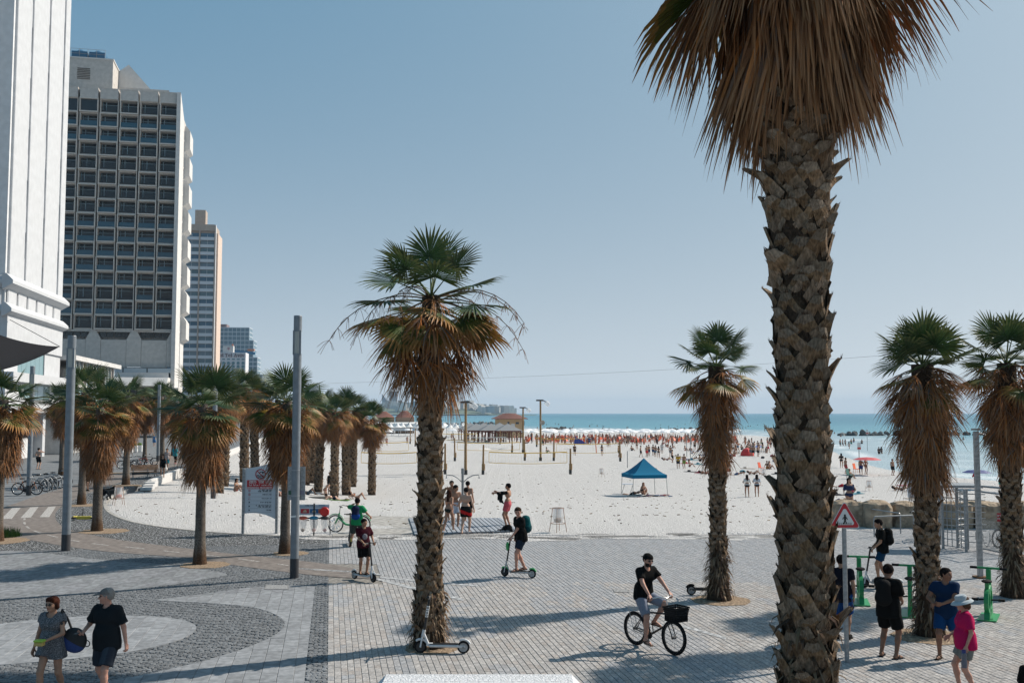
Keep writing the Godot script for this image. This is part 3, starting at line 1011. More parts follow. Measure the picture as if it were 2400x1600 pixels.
	for k in nd:
		var f := (k + r.randf() * 0.8) / nd
		var yy: float = h + 0.05 - f * (o.skirt - R * 0.85)
		var pitch := -lerpf(o.get("p0",0.35),o.get("p1",1.0),pow(f,0.7)) + r.randf_range(-0.2,0.2)
		var az := k * 2.399963 + r.randf_range(-0.4,0.4)
		var kind: String = o.get("kind","dead")
		var e := put("dead_frond",frond(kind,-0.5 if pitch > -0.75 else -1.0,r.randi() % 4,R * 0.95,L * o.get("out",0.6)),M.dry,t)
		e.transform = Transform3D(Basis(Vector3.UP,az) * Basis(Vector3.RIGHT,-pitch) * Basis(Vector3.BACK,r.randf_range(-0.4,0.4)) * Basis.from_scale(Vector3.ONE * r.randf_range(0.8,1.12)),Vector3(0,yy,0))
	for q in o.get("extra",[]):
		var e := put("frond",frond(q[0],-0.6,9,q[3],q[4]),M.frond if q[0] != "dead" else M.dry,t)
		e.transform = Transform3D(Basis(Vector3.UP,q[1]) * Basis(Vector3.RIGHT,-q[2]) * Basis(Vector3.BACK,q[5]),Vector3(0,h,0))
	# flower stalks
	for k in int(o.get("stalks",0)):
		var az := r.randf() * TAU
		var pts := []
		var p := Vector3(0,h,0)
		var d := Vector3(cos(az),r.randf_range(0.25,0.7),sin(az)).normalized()
		for s in 9:
			pts.append(p)
			d = (d + Vector3(0,-0.13 - 0.02 * s,0)).normalized()
			p += d * L * 0.28
		var b := MB.new(); b.col = Color(0.10,0.075,0.05)
		b.tube(pts,[0.018,0.016,0.014,0.012,0.010,0.009,0.008,0.007,0.005],4,false)
		for s in range(4,9):
			for w in 5:
				var q: Vector3 = pts[s]
				var e := q + Vector3(r.randf_range(-0.3,0.3),r.randf_range(-0.5,-0.1),r.randf_range(-0.3,0.3)) * (0.8 if k % 2 else 0.35)
				b.col = Color(0.22,0.12,0.075)
				b.tube([q,q.lerp(e,0.5) + Vector3(0,0.03,0),e],0.005,3,false)
		put("flower_stalk",b,M.dry,t)
	return t
func planting_hole(px: float,py: float,r0: float,label: String) -> void:
	var p := gp(px,py)
	var b := MB.new()
	var poly := PackedVector2Array()
	for k in 20:
		var a := TAU * k / 20.0
		poly.append(Vector2(cos(a),sin(a)) * r0 * (1.0 + 0.05 * sin(k * 2.3)))
	b.prism(poly,Transform3D(Basis(Vector3.RIGHT,Vector3.FORWARD,Vector3.UP),Vector3.ZERO),-0.05,0.012)
	var o := put("tree_pit",b,M.soil,self,p)
	o.set_meta("kind","structure")
func palms() -> void:
	# the tall palm in the right foreground
	var pb := gp(1903,2032)
	palm("tallest palm, its thick criss-cross trunk filling the right foreground",pb,
		{"h": 10.45,"r0": 0.33,"r1": 0.245,"r2": 0.45,"green": 20,"mixed": 0,"dead": 175,"R": 1.85,"L": 1.1,"skirt": 2.25,"out": 0.6,"p0": 0.05,"p1": 0.9,"low": 0.35,"kind": "long","bs": 0.195,"bw": 0.172,"b0": 0.9,"b1": 9.4,"wild": 0.25,"shag": [2.6,260],
		"extra": [["mixed",-1.75,-0.62,1.35,1.3,0.3],["dead",-1.3,-0.5,1.35,1.35,-0.2],["dead",-2.0,-0.5,1.3,1.4,0.3],["dead",1.65,-0.4,1.35,1.35,0.2],["dead",1.35,-0.3,1.2,1.3,-0.3]]},11)
	# the palm in the middle of the picture
	palm("palm with a wide half brown crown, alone in mid picture, white scooter at its foot",gp(1006,1515),
		{"h": 7.15,"r0": 0.36,"r1": 0.215,"r2": 0.19,"green": 13,"mixed": 14,"dead": 50,"R": 0.96,"L": 1.1,"skirt": 1.75,"out": 0.85,"p0": -0.1,"p1": 0.85,"low": -0.1,"bs": 0.17,"bw": 0.145,"b0": 0.35,"b1": 6.3,"wild": 0.16,"shag": [1.1,320],"stalks": 9},5)
	# right hand palms with full skirts
	palm("slim palm with a small crown between the blue canopy and the tall trunk",gp(1686,1405),
		{"h": 5.9,"r0": 0.33,"r1": 0.18,"r2": 0.2,"green": 14,"mixed": 5,"dead": 110,"R": 0.68,"L": 0.8,"skirt": 2.45,"out": 0.55,"p0": -0.15,"p1": 1.05,"low": 0.15,"bs": 0.15,"bw": 0.13,"b0": 1.2,"b1": 4.2,"wild": 0.08,"shag": [1.5,420]},23)
	palm("palm with a thick brown skirt beside the turnstile gate",gp(2180,1488),
		{"h": 5.75,"r0": 0.34,"r1": 0.21,"r2": 0.23,"green": 15,"mixed": 4,"dead": 150,"R": 0.82,"L": 0.72,"skirt": 2.55,"out": 0.75,"p0": -0.25,"p1": 1.0,"low": 0.3,"bs": 0.16,"bw": 0.14,"b0": 0.9,"b1": 4.4,"wild": 0.12,"shag": [1.3,420]},37)
	palm("rightmost palm, behind the lamp column at the edge of the picture",gp(2378,1398),
		{"h": 6.0,"r0": 0.34,"r1": 0.21,"r2": 0.23,"green": 14,"mixed": 5,"dead": 125,"R": 0.82,"L": 0.9,"skirt": 2.4,"out": 0.65,"p0": -0.2,"p1": 1.05,"low": 0.1,"bs": 0.16,"bw": 0.14,"b0": 1.2,"b1": 4.6,"wild": 0.1,"shag": [1.5,420]},41)
	# the plaza palms on the left: grey ringed trunks, crowns thick with dead leaves; three built, the rest are copies
	var A := {"h": 4.95,"r0": 0.245,"r1": 0.15,"r2": 0.16,"green": 12,"mixed": 13,"dead": 115,"R": 0.95,"L": 0.85,"skirt": 2.4,"out": 0.65,"p0": -0.05,"p1": 1.0,"low": -0.1,"stalks": 3}
	var grp := "palms along the promenade"
	var a1 := palm("plaza palm with a grey ringed trunk, nearest of those left of the white notice board",gp(467,1322),A,51,grp)
	var B := A.duplicate(); B.h = 5.1; B.dead = 120; B.skirt = 2.6
	var a2 := palm("palm with a shaggy crown right behind the grey lamp pole beside the notice board",gp(667,1297),B,57,grp)
	var C := A.duplicate(); C.h = 4.9; C.green = 10; C.r1 = 0.18; C.r0 = 0.26; C.skirt = 2.7; C.dead = 120
	var a3 := palm("plaza palm in the round soil pit near the yellow scooter lying down",gp(226,1244),C,63,grp)
	var list := [
		[a1,190,1182,1.12,"palm trunk standing right behind the palm in the round soil pit"],
		[a3,294,1136,1.12,"palm with a brown foot beside the slatted bench"],
		[a2,255,1107,1.2,"palm behind the bench, its foot across the bike path"],
		[a1,143,1113,1.2,"palm behind the leftmost big lamp pole, near the parked bicycles"],
		[a2,338,1077,1.2,"palm in front of the far cafe with planters"],
		[a3,380,1078,1.25,"palm beside the thin dark pole where people walk on the promenade"],
		[a2,-8,1268,1.08,"palm at the left edge whose crown hides the foot of the white tower"],
		[a1,405,1068,1.25,"far promenade palm behind the walkers in teal"],
	]
	for k in list.size():
		var q: Array = list[k]
		var o := dup(q[0],q[4],gp(q[1],q[2]),k * 1.9 + 0.7,grp)
		o.scale = Vector3(1,rng.randf_range(0.93,1.06),1) * (q[3] as float)
		o.rotation += Vector3(rng.randf_range(-0.04,0.04),0,rng.randf_range(-0.04,0.04))
	# the grove in the sand, rough trunks and mostly dead crowns
	var S := {"h": 6.0,"r0": 0.32,"r1": 0.27,"r2": 0.22,"green": 7,"mixed": 10,"dead": 85,"R": 1.1,"L": 0.95,"skirt": 2.1,"out": 0.75,"p0": -0.3,"p1": 0.85,"low": 0.2,"bs": 0.24,"bw": 0.17,"b0": 0.2,"wild": 0.3}
	var sg := "palms growing in the sand behind the notice board"
	var s1 := palm("sand grove palm with a shaggy trunk, rightmost of the grove",sand_at(871,1160),S,71,sg)
	var S2 := S.duplicate(); S2.h = 6.3; S2.green = 9
	var s2 := palm("sand grove palm where a person sits against the trunk, third from the right",sand_at(783,1164),S2,77,sg)
	var sl := [
		[s1,811,1160,1.08,"sand grove palm beside the woman lying with raised knees"],
		[s2,826,1141,1.05,"leaning slim sand palm just behind the grove's front row"],
		[s1,745,1153,1.05,"dark trunked sand palm left of the seated person"],
		[s2,731,1132,1.05,"sand palm half hidden behind the lamp pole's sign plates"],
		[s1,716,1136,1.12,"sand palm just right of the grey lamp pole"],
		[s2,572,1130,1.15,"sand palm behind the left post of the notice board"],
		[s1,597,1120,1.15,"sand palm behind the top of the notice board"],
		[s1,513,1156,1.0,"shaded sand palm left of the notice board, beside a dark square post"],
		[s2,524,1140,1.05,"shaded sand palm second left of the notice board"],
		[s2,640,1118,1.15,"sand palm between the notice board and the lamp pole"],
	]
	for k in sl.size():
		var q: Array = sl[k]
		var o := dup(q[0],q[4],sand_at(q[1],q[2]),k * 2.3 + 0.4,sg)
		o.scale = Vector3(1,rng.randf_range(0.9,1.08),1) * (q[3] as float)
		o.rotation += Vector3(rng.randf_range(-0.06,0.06),0,rng.randf_range(-0.06,0.06))
	planting_hole(243,1245,0.95,"")
	planting_hole(480,1324,0.75,"")
	planting_hole(680,1297,0.6,"")
	planting_hole(1012,1519,0.55,"")
	planting_hole(1690,1407,0.75,"")
	planting_hole(2183,1492,0.8,"")
	planting_hole(192,1184,0.9,""); planting_hole(296,1138,0.9,""); planting_hole(258,1109,0.9,"")
	planting_hole(-8,1268,1.1,"")
# ------------------------------------------------------------------ buildings
func hy(px: float,py: float,d: float) -> float: return at(px,py,d).y
func text_mesh(s: String,size: float,depth := 0.02,font_names := ["Droid Sans"],bold := true) -> TextMesh:
	var f := SystemFont.new()
	f.font_names = PackedStringArray(font_names)
	f.font_weight = 700 if bold else 400
	var m := TextMesh.new()
	m.text = s; m.font = f; m.font_size = 32; m.pixel_size = size / 23.0; m.depth = depth
	m.curve_step = 2.0
	return m
func buildings() -> void:
	white_tower()
	glass_gallery()
	grid_hotel()
	far_towers()
	far_town()
func white_tower() -> void:
	var o := thing("apartment_tower","tall bright white tower with ribbed windowless side wall at the left edge","building",city(-30.3,103.6),AX)
	var wall := mat(Color(0.49,0.505,0.525),0.8,0.07,6.0,0.1)
	var grey := mat(Color(0.62,0.63,0.64),0.85,0.1,6.0)
	var pane := mat(Color(0.055,0.10,0.12),0.08)
	# podium: plain lower storeys, cornice, panelled frieze, cornice
	var b := MB.new()
	b.box(Vector3(-11,12.6,-10.2),Vector3(22,2.9,20.4))
	b.box(Vector3(-11.1,9.6,-2.2),Vector3(21.8,3.2,4.4)); b.box(Vector3(-11.1,9.6,-17.2),Vector3(21.8,3.2,6.4)); b.box(Vector3(-12.5,9.6,-9.2),Vector3(18,3.2,9.6))
	b.box(Vector3(-11,8.2,-11.0),Vector3(23.4,0.9,22))
	b.box(Vector3(-11,6.9,-3.0),Vector3(22,1.75,6)); b.box(Vector3(-11.4,6.9,-15.0),Vector3(21.2,1.75,18))
	b.box(Vector3(-11,5.4,-11),Vector3(22.8,1.3,23))
	b.box(Vector3(-11.0,2.4,0.4),Vector3(22,4.8,0.8)); b.box(Vector3(-12.2,2.4,-11),Vector3(19,4.8,21.9))
	put("wall",b,wall,o)
	# a leaning white buttress by the shop entrance
	var bt := MB.new()
	bt.prism(PackedVector2Array([Vector2(-3.2,0),Vector2(0.75,0),Vector2(0.95,5.4),Vector2(-1.7,5.4)]),Transform3D(Basis(),Vector3(0,0,0.8)),-0.4,0.6)
	put("buttress",bt,wall,o)
	for c in [[14.35,0.85,0.9],[17.0,0.95,0.95]]:
		var cb := MB.new()
		var y: float = c[0]; var h: float = c[1]; var w: float = c[2]
		for side in 2:
			if side == 0: cb.prism(PackedVector2Array([Vector2(0,y - h * 0.6),Vector2(w,y),Vector2(w,y + h * 0.35),Vector2(0.35 * w,y + h),Vector2(0,y + h)]),Transform3D(Basis(),Vector3(-0.4,0,0)),-20.8,0.6)
			else: cb.prism(PackedVector2Array([Vector2(0,y - h * 0.6),Vector2(w,y),Vector2(w,y + h * 0.35),Vector2(0.35 * w,y + h),Vector2(0,y + h)]),Transform3D(Basis(Vector3(0,0,1),Vector3.UP,Vector3(-1,0,0)),Vector3(0,0,-0.4)),0.4,22)
		put("cornice",cb,wall,o)
	var core := MB.new(); core.box(Vector3(-11.2,15.6,-10.2),Vector3(21.7,3.1,20.1))
	put("frieze",core,wall,o)
	var pm := MB.new(); pm.box(Vector3(0.09,0,0),Vector3(0.2,1.75,2.75),Basis(),0.12)
	var pmm := pm.mesh()
	for k in 6: put("frieze_panel",pmm,wall,o,Vector3(-0.33,15.75,-1.9 - k * 3.3))
	for k in 3: put("frieze_panel",pmm,wall,o,Vector3(-2.0 - k * 3.3,15.75,-0.15),-PI / 2)
	# big window of the podium, six panes
	for k in 6:
		var w := MB.new(); w.box(Vector3(0,0,0),Vector3(0.06,3.15,1.52))
		put("window",w,mat(Color(0.16,0.26,0.28),0.07),o,Vector3(-0.32,9.65,-5.25 - k * 1.58))
	for k in 5:
		var w := MB.new(); w.box(Vector3(0,0,0),Vector3(0.06,1.6,2.3))
		put("window",w,mat(Color(0.2,0.29,0.31),0.07),o,Vector3(-0.72,6.9,-7.6 - k * 2.4))
	# ground floor shop
	var sh_ := MB.new(); sh_.box(Vector3(-2.62,2.5,-8.5),Vector3(0.1,4.4,12))
	put("shop_front",sh_,pane,o)
	for k in 5:
		var w := MB.new(); w.box(Vector3.ZERO,Vector3(0.12,4.4,0.18)); put("mullion",w,grey,o,Vector3(-2.5,2.5,-3.5 - k * 2.2))
	var lw := MB.new(); lw.box(Vector3(-1.4,1.0,-12.4),Vector3(0.3,2.0,4.0)); put("low_wall",lw,grey,o)
	var col := MB.new(); col.box(Vector3(-0.9,2.4,-15.4),Vector3(1.0,4.8,1.0)); put("column",col,wall,o)
	var dk := MB.new(); dk.box(Vector3(-1.5,3.4,-12.3),Vector3(0.16,2.6,4.3)); put("dark_panel",dk,colour(Color(0.01,0.01,0.012),0.3),o)
	# the tower: strips of white wall with stepped slots between them
	var tw := MB.new(); tw.box(Vector3(-11.5,36,-9.8),Vector3(20.9,38,18.4))
	put("tower_core",tw,wall,o)
	var z := -0.55
	for k in 4:
		var ln: float = [4.6,5.6,5.4,2.0][k]
		var s := MB.new(); s.box(Vector3(-0.6,36,z - ln / 2),Vector3(1.0,38,ln),Basis(),0.05)
		put("wall_strip",s,wall,o)
		z -= ln
		if k < 3:
			for f in 14:
				var y := 17.6 + 2.65 * f
				var inf := MB.new()
				if (f + k) % 2 == 0:
					inf.box(Vector3(-0.72,y + 1.325,z - 0.35),Vector3(0.9,2.66,0.7)); put("wall_block",inf,wall,o)
				else:
					inf.box(Vector3(-1.02,y + 1.325,z - 0.35),Vector3(0.1,2.6,0.7)); put("slot_window",inf,pane if k == 2 else grey,o)
			z -= 0.7
	var fw := MB.new(); fw.box(Vector3(-1.2,36,-0.3),Vector3(1.7,38,0.5)); put("end_wall",fw,grey,o)
	# balconies on the face towards the viewer
	for f in 14:
		var y := 17.8 + 2.65 * f
		var s := MB.new(); s.box(Vector3(-6.2,y,0.35),Vector3(8.2,0.22,1.6)); 
		var bal := put("balcony",s,wall,o)
		var rl := MB.new()
		for q in 3: rl.rod(Vector3(-10.2,y + 0.4 + 0.3 * q,1.1),Vector3(-2.2,y + 0.4 + 0.3 * q,1.1),0.03,5)
		for q in 5: rl.rod(Vector3(-10.2 + 2 * q,y + 0.1,1.1),Vector3(-10.2 + 2 * q,y + 1.05,1.1),0.03,5)
		rl.rod(Vector3(-2.2,y + 1.0,1.1),Vector3(-2.2,y + 1.0,-0.3),0.03,5)
		put("railing",rl,M.galv,bal)
		var w := MB.new(); w.box(Vector3(-6.2,y + 1.4,-0.56),Vector3(7.6,2.3,0.1)); put("window",w,pane,o)
	# the black sign by the shop
	var sg := thing("shop_sign","black square sign with white lettering over the white tower's shop front","sign",o.position,AX)
	var sb := MB.new(); sb.box(Vector3(-1.34,3.75,-12.3),Vector3(0.12,1.65,1.75)); put("board",sb,colour(Color(0.012,0.012,0.014),0.3),sg)
	var fr := MB.new()
	for q in [[0,0.84,0.04,1.75],[0,-0.84,0.04,1.75]]: fr.box(Vector3(-1.27,3.75 + q[1],-12.3),Vector3(0.03,q[2],q[3]))
	for q in [-0.87,0.87]: fr.box(Vector3(-1.27,3.75,-12.3 + q),Vector3(0.03,1.7,0.04))
	put("border",fr,colour(Color(0.35,0.12,0.12),0.5),sg)
	put("lettering",text_mesh("ממרח",0.42),M.white,sg,Vector3(-1.26,3.95,-12.3),PI / 2)
	put("lettering",text_mesh("תל״ג",0.40),M.white,sg,Vector3(-1.26,3.55,-12.3),PI / 2)
	put("lettering",text_mesh("מזנון",0.26),colour(Color(0.5,0.02,0.03),0.5),sg,Vector3(-1.26,3.15,-12.3),PI / 2)
	# shade sail
	var sl := thing("shade_sail","black shade sail stretched in front of the white tower's podium","shade sail",at(40,820,84))
	var b2 := MB.new()
	var c0 := at(139,812,88) - sl.position; var c1 := at(-40,770,80) - sl.position; var c2 := at(-30,872,72) - sl.position
	for i in 10:
		for j in 10:
			var pp := []
			for q in [[0,0],[1,0],[1,1],[0,1]]:
				var u: float = (i + q[0]) / 10.0; var v: float = (j + q[1]) / 10.0
				var p := c0.lerp(c1.lerp(c2,v),u)
				pp.append(p + Vector3(0,-2.2 * u * v * (1 - v) * 2.0 - 1.2 * u * (1 - u),0))
			b2.quad(pp[0],pp[1],pp[2],pp[3])
	put("cloth",b2,colour(Color(0.012,0.012,0.014),0.9),sl)
	var rp := MB.new(); rp.rod(c0,at(22,749,97) - sl.position,0.03)
	put("rope",rp,M.black,sl)
func glass_gallery() -> void:
	var o := thing("restaurant","low building with a long glazed upper gallery between the two big towers","building",city(-29.6,126),AX)
	var wall: Material = M.white_wall
	var b := MB.new()
	b.box(Vector3(-6.2,3.9,-12),Vector3(12,7.8,25)); b.box(Vector3(-6,11.1,-12),Vector3(13.2,0.55,26))
	b.box(Vector3(-9,9.4,-12),Vector3(5,3.1,24))
	put("wall",b,wall,o)
	var s2 := MB.new(); s2.box(Vector3(0.1,7.9,-12),Vector3(0.5,0.3,25.4)); put("sill",s2,wall,o)
	for k in 14:
		var w := MB.new(); w.box(Vector3.ZERO,Vector3(0.05,2.7,1.62))
		put("window",w,mat(Color(0.15,0.22,0.25),0.06) if k % 3 else mat(Color(0.2,0.16,0.13),0.1),o,Vector3(-0.1,9.45,-0.2 - k * 1.78))
		var w2 := MB.new(); w2.box(Vector3.ZERO,Vector3(0.05,2.4,1.62)); put("window",w2,mat(Color(0.2,0.3,0.33),0.06),o,Vector3(-0.02,6.3,-0.2 - k * 1.78))
		var m := MB.new(); m.box(Vector3.ZERO,Vector3(0.2,5.6,0.14)); put("mullion",m,wall,o,Vector3(0.05,8.0,0.7 - k * 1.78))
func grid_hotel() -> void:
	var turn := 0.215
	var o := thing("hotel_building","concrete hotel slab with a grid of dark balconies and white sunlit side","building",at(405,900,200) * Vector3(1,0,1),turn)
	var con := mat(Color(0.50,0.475,0.445),0.9,0.12,5.0,0.1)
	var frame := mat(Color(0.55,0.51,0.465),0.9,0.1,3.0)
	var wht := mat(Color(0.57,0.56,0.545),0.85,0.08,6.0)
	var dark := mat(Color(0.02,0.028,0.034),0.12)
	var cw := 3.72; var rows := 16; var chh := 2.83
	var y0 := 20.7
	var top := y0 + rows * chh
	# body
	var b := MB.new()
	b.box(Vector3(-15,(16.4 + top) / 2,-8.6),Vector3(29.6,top - 16.4,14.2))
	put("body",b,con,o)
	var cellm := []
	for v in 2:
		var f := MB.new()
		var pz := 0.45 * v
		f.box(Vector3(0,0.14,-0.55 + pz / 2),Vector3(cw - 0.3,0.24,1.7 + pz)); f.box(Vector3(0,chh - 0.10,-0.55 + pz / 2),Vector3(cw - 0.3,0.16,1.7 + pz))
		for s in [-1,1]: f.box(Vector3(s * (cw / 2 - 0.23),chh / 2 + 0.02,-0.55 + pz / 2),Vector3(0.17,chh - 0.05,1.696 + pz))
		cellm.append(f.mesh())
	var winm := []
	for v in 3:
		var f := MB.new()
		f.box(Vector3(0,1.4,-1.35),Vector3(cw - 0.6,2.4,0.06))
		winm.append(f.mesh())
	var mul := []
	for v in 3:
		var f := MB.new()
		f.box(Vector3(0,2.05,-1.28),Vector3(cw - 0.6,0.07,0.08))
		f.box(Vector3([-0.8,-1.0,-0.4][v],1.4,-1.27),Vector3(0.12,2.4,0.1))
		if v != 1: f.box(Vector3([-1.35,0,-1.3][v],1.4,-1.27),Vector3(0.07,2.4,0.1))
		mul.append(f.mesh())
	var rail_g := MB.new(); rail_g.box(Vector3(0,0.78,0.22),Vector3(cw - 0.62,0.95,0.03)); var rail_gm := rail_g.mesh()
	var rail_b := MB.new()
	for q in 4: rail_b.box(Vector3(0,0.62 + 0.2 * q,0.22),Vector3(cw - 0.62,0.045,0.04))
	rail_b.box(Vector3(0,0.45,-0.3),Vector3(cw - 0.8,0.4,0.3))
	var rail_bm := rail_b.mesh()
	var gl := mat(Color(0.025,0.085,0.125),0.1)
	var mm := mat(Color(0.27,0.40,0.47),0.4)
	for c in 8:
		for r in rows:
			var p := Vector3(-cw * (c + 0.5) - 0.05,y0 + r * chh,0)
			var v := (c + r) % 2
			put("balcony_frame",cellm[v],frame,o,p)
			if r == rows - 1 and c > 3: 
				put("window",winm[0],dark,o,p + Vector3(0,0,1.5))
				continue
			var w := put("window",winm[0],dark,o,p)
			put("mullion",mul[(c + r * 2) % 3],mm,w)
			var glassy: bool = r in [1,3,4,5,6,7,13,14] or (r in [2,8] and (c * 3 + r) % 4 == 1)
			put("railing",rail_gm if glassy else rail_bm,gl if glassy else colour(Color(0.03,0.035,0.04),0.5),o,p)
	for c in 8:      # parapet blocks above each column of balconies
		var f := MB.new(); f.box(Vector3(0,0.95,-0.4),Vector3(cw - 0.42,2.0,2.2)); f.box(Vector3(0,2.0,-0.4),Vector3(cw - 0.4,0.16,2.3))
		put("parapet",f,con,o,Vector3(-cw * (c + 0.5) - 0.05,top - 0.02,0))
	# flared brackets with windows between, then the blank wall with joints
	for k in 5:
		var f := MB.new()
		var x0 := -cw * 2.0 * k
		f.prism(PackedVector2Array([Vector2(x0 - 0.45,20.7),Vector2(x0 - 1.35,18.9),Vector2(x0 - 1.35,13.6),Vector2(x0 + 1.35,13.6),Vector2(x0 + 1.35,18.9),Vector2(x0 + 0.45,20.7)] if k > 0 else [Vector2(-0.45,20.7),Vector2(-1.35,18.9),Vector2(-1.35,13.6),Vector2(0,13.6),Vector2(0,20.7)]),Transform3D(),-1.2,0.25)
		put("bracket",f,con,o)
		if k > 3: continue
		for q in 4:
			var w := MB.new(); w.box(Vector3.ZERO,Vector3(1.12,1.05,0.1))
			put("window",w,dark,o,Vector3(x0 - 1.85 - q * 1.27 - (0.15 if q > 1 else 0.0),19.85,-0.72))
		var pn := MB.new(); pn.box(Vector3(x0 - cw,16.1,-0.45),Vector3(cw * 2 - 2.75,5.4,1.3),Basis(),0.05)
		put("wall_panel",pn,con,o)
		var lg := MB.new(); lg.box(Vector3(x0 - cw,20.5,-0.3),Vector3(cw * 2 - 0.9,0.3,1.2)); put("ledge",lg,con,o)
	# curved underside, canopy, glazed lobby, terrace
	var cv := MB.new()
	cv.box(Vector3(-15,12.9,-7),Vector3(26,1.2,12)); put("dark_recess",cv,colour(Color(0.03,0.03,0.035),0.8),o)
	var cn := MB.new(); cn.box(Vector3(-14,12.0,-3),Vector3(26.5,0.9,9)); put("terrace_parapet",cn,wht,o)
	for k in 6:
		var p := MB.new(); p.box(Vector3(0,0,0),Vector3(4.2,0.85,0.06)); put("railing_panel",p,mat(Color(0.3,0.36,0.4),0.15),o,Vector3(-2.5 - k * 4.4,12.85,1.52))
	var cp := MB.new(); cp.prism(PackedVector2Array([Vector2(-4,11.4),Vector2(5.5,11.4),Vector2(7.2,9.75),Vector2(-4,9.2)]),Transform3D(Basis(Vector3(0,0,1),Vector3.UP,Vector3(-1,0,0)),Vector3(0,0,0)),0.4,30)
	put("canopy",cp,wht,o)
	var lb := MB.new(); lb.box(Vector3(-15,7.0,-1),Vector3(28,4.6,6)); put("lobby",lb,con,o)
	for k in 5:
		if k == 2: continue
		var w := MB.new(); w.box(Vector3.ZERO,Vector3(5.3,4.2,0.1)); put("window",w,dark,o,Vector3(-4.0 - k * 5.4,7.1,2.06))
	var tr := MB.new(); tr.box(Vector3(-17,2.6,4),Vector3(22,5.2,9)); put("terrace",tr,con,o)
	var t2 := MB.new(); t2.box(Vector3(-17,5.4,8.4),Vector3(22.2,0.9,0.3)); put("parapet",t2,wht,o)
	var sk := MB.new(); sk.prism(PackedVector2Array([Vector2(-3.4,0),Vector2(-2.6,3),Vector2(0.0,9.5),Vector2(1.3,9.5),Vector2(1.3,0)]),Transform3D(),-4,3.4); put("slanted_wall",sk,con,o)
	# sunlit side: plain strip, window column, stepped outer strip
	var sd := MB.new()
	sd.prism(PackedVector2Array([Vector2(1.2,3),Vector2(1.2,top + 2.0),Vector2(-6.3,top - 1.6),Vector2(-6.3,3)]),Transform3D(Basis(Vector3(0,0,1),Vector3.UP,Vector3(-1,0,0)),Vector3.ZERO),-0.35,0.4)
	put("side_wall",sd,wht,o)
	var s3 := MB.new(); s3.box(Vector3(-0.2,(top + 2) / 2 - 2,-12.5),Vector3(0.8,top - 4,6.8)); put("side_wall",s3,wht,o)
	var s4 := MB.new(); s4.box(Vector3(-0.45,(top - 4) / 2,-7.7),Vector3(0.6,top - 6,3.0)); put("side_wall",s4,wht,o)
	for k in 8:
		var y := y0 - 2.0 + k * chh * 2.0
		var w := MB.new(); w.box(Vector3.ZERO,Vector3(0.12,2.2,1.5)); var wn := put("window",w,dark,o,Vector3(-0.12,y + 3.7,-7.8))
		var wf := MB.new()
		for q in [-0.85,0.85]: wf.box(Vector3(0.12,0,q),Vector3(0.35,2.6,0.16))
		wf.box(Vector3(0.1,0,0),Vector3(0.1,0.12,1.6)); wf.box(Vector3(0.12,-1.3,0),Vector3(0.4,0.2,1.9))
		put("window_frame",wf,wht,wn)
		var st_ := MB.new()
		st_.prism(PackedVector2Array([Vector2(0,0),Vector2(1.1,0.7),Vector2(1.1,4.3),Vector2(0.4,5.3),Vector2(0,5.3)]),Transform3D(Basis(),Vector3(0.2,y + 0.4,0)),-15.8,-9.3)
		put("stepped_block",st_,wht,o)
	# roof storeys
	var rf := MB.new()
	rf.box(Vector3(-22.0,top + 4.6,-6),Vector3(18,8.0,8)); put("roof_house",rf,con,o)
	var r2 := MB.new(); r2.prism(PackedVector2Array([Vector2(-12.98,top),Vector2(-12.98,top + 8.7),Vector2(-11.1,top + 10.2),Vector2(-3.0,top + 1.2),Vector2(-3.0,top)]),Transform3D(),-11,-9)
	put("roof_wing",r2,wht,o)
	var r3 := MB.new(); r3.box(Vector3(-7.4,top + 2.4,-6.5),Vector3(9.6,3.2,4)); r3.prism(PackedVector2Array([Vector2(-2.6,top),Vector2(-2.6,top + 4.0),Vector2(-0.9,top)]),Transform3D(),-8.5,-4.5); put("roof_house",r3,con,o)
	var rc := MB.new(); rc.box(Vector3(-22.0,top + 8.7,-6),Vector3(18.3,0.25,8.3)); put("roof_edge",rc,wht,o)
	var lv := MB.new()
	for q in 7: lv.box(Vector3(-18.4,top + 4.5 + q * 0.34,-1.95),Vector3(2.4,0.2,0.12),Basis(Vector3.RIGHT,0.5))
	put("louvre",lv,colour(Color(0.16,0.15,0.14),0.8),o)
	for k in 2:
		var tk := MB.new(); tk.box(Vector3.ZERO,Vector3(3.0,1.7,3.0),Basis(),0.06); tk.lathe([Vector2(1.25,0.85),Vector2(1.0,1.05),Vector2(0.7,1.3),Vector2(0.28,1.55),Vector2(0.0,1.6)],Vector3.ZERO,14)
		put("cooling_unit",tk,colour(Color(0.02,0.10,0.19),0.6),o,Vector3(-19.6 + k * 3.3,top + 9.7,-5))
	var rl := MB.new()
	for q in 3: rl.rod(Vector3(-21.2,top + 9 + q * 0.95,-3.2),Vector3(-14.7,top + 9 + q * 0.95,-3.2),0.035,5)
	for q in 5: rl.rod(Vector3(-21.2 + q * 1.62,top + 8.8,-3.2),Vector3(-21.2 + q * 1.62,top + 10.95,-3.2),0.035,5)
	put("railing",rl,colour(Color(0.2,0.2,0.2),0.6),o)
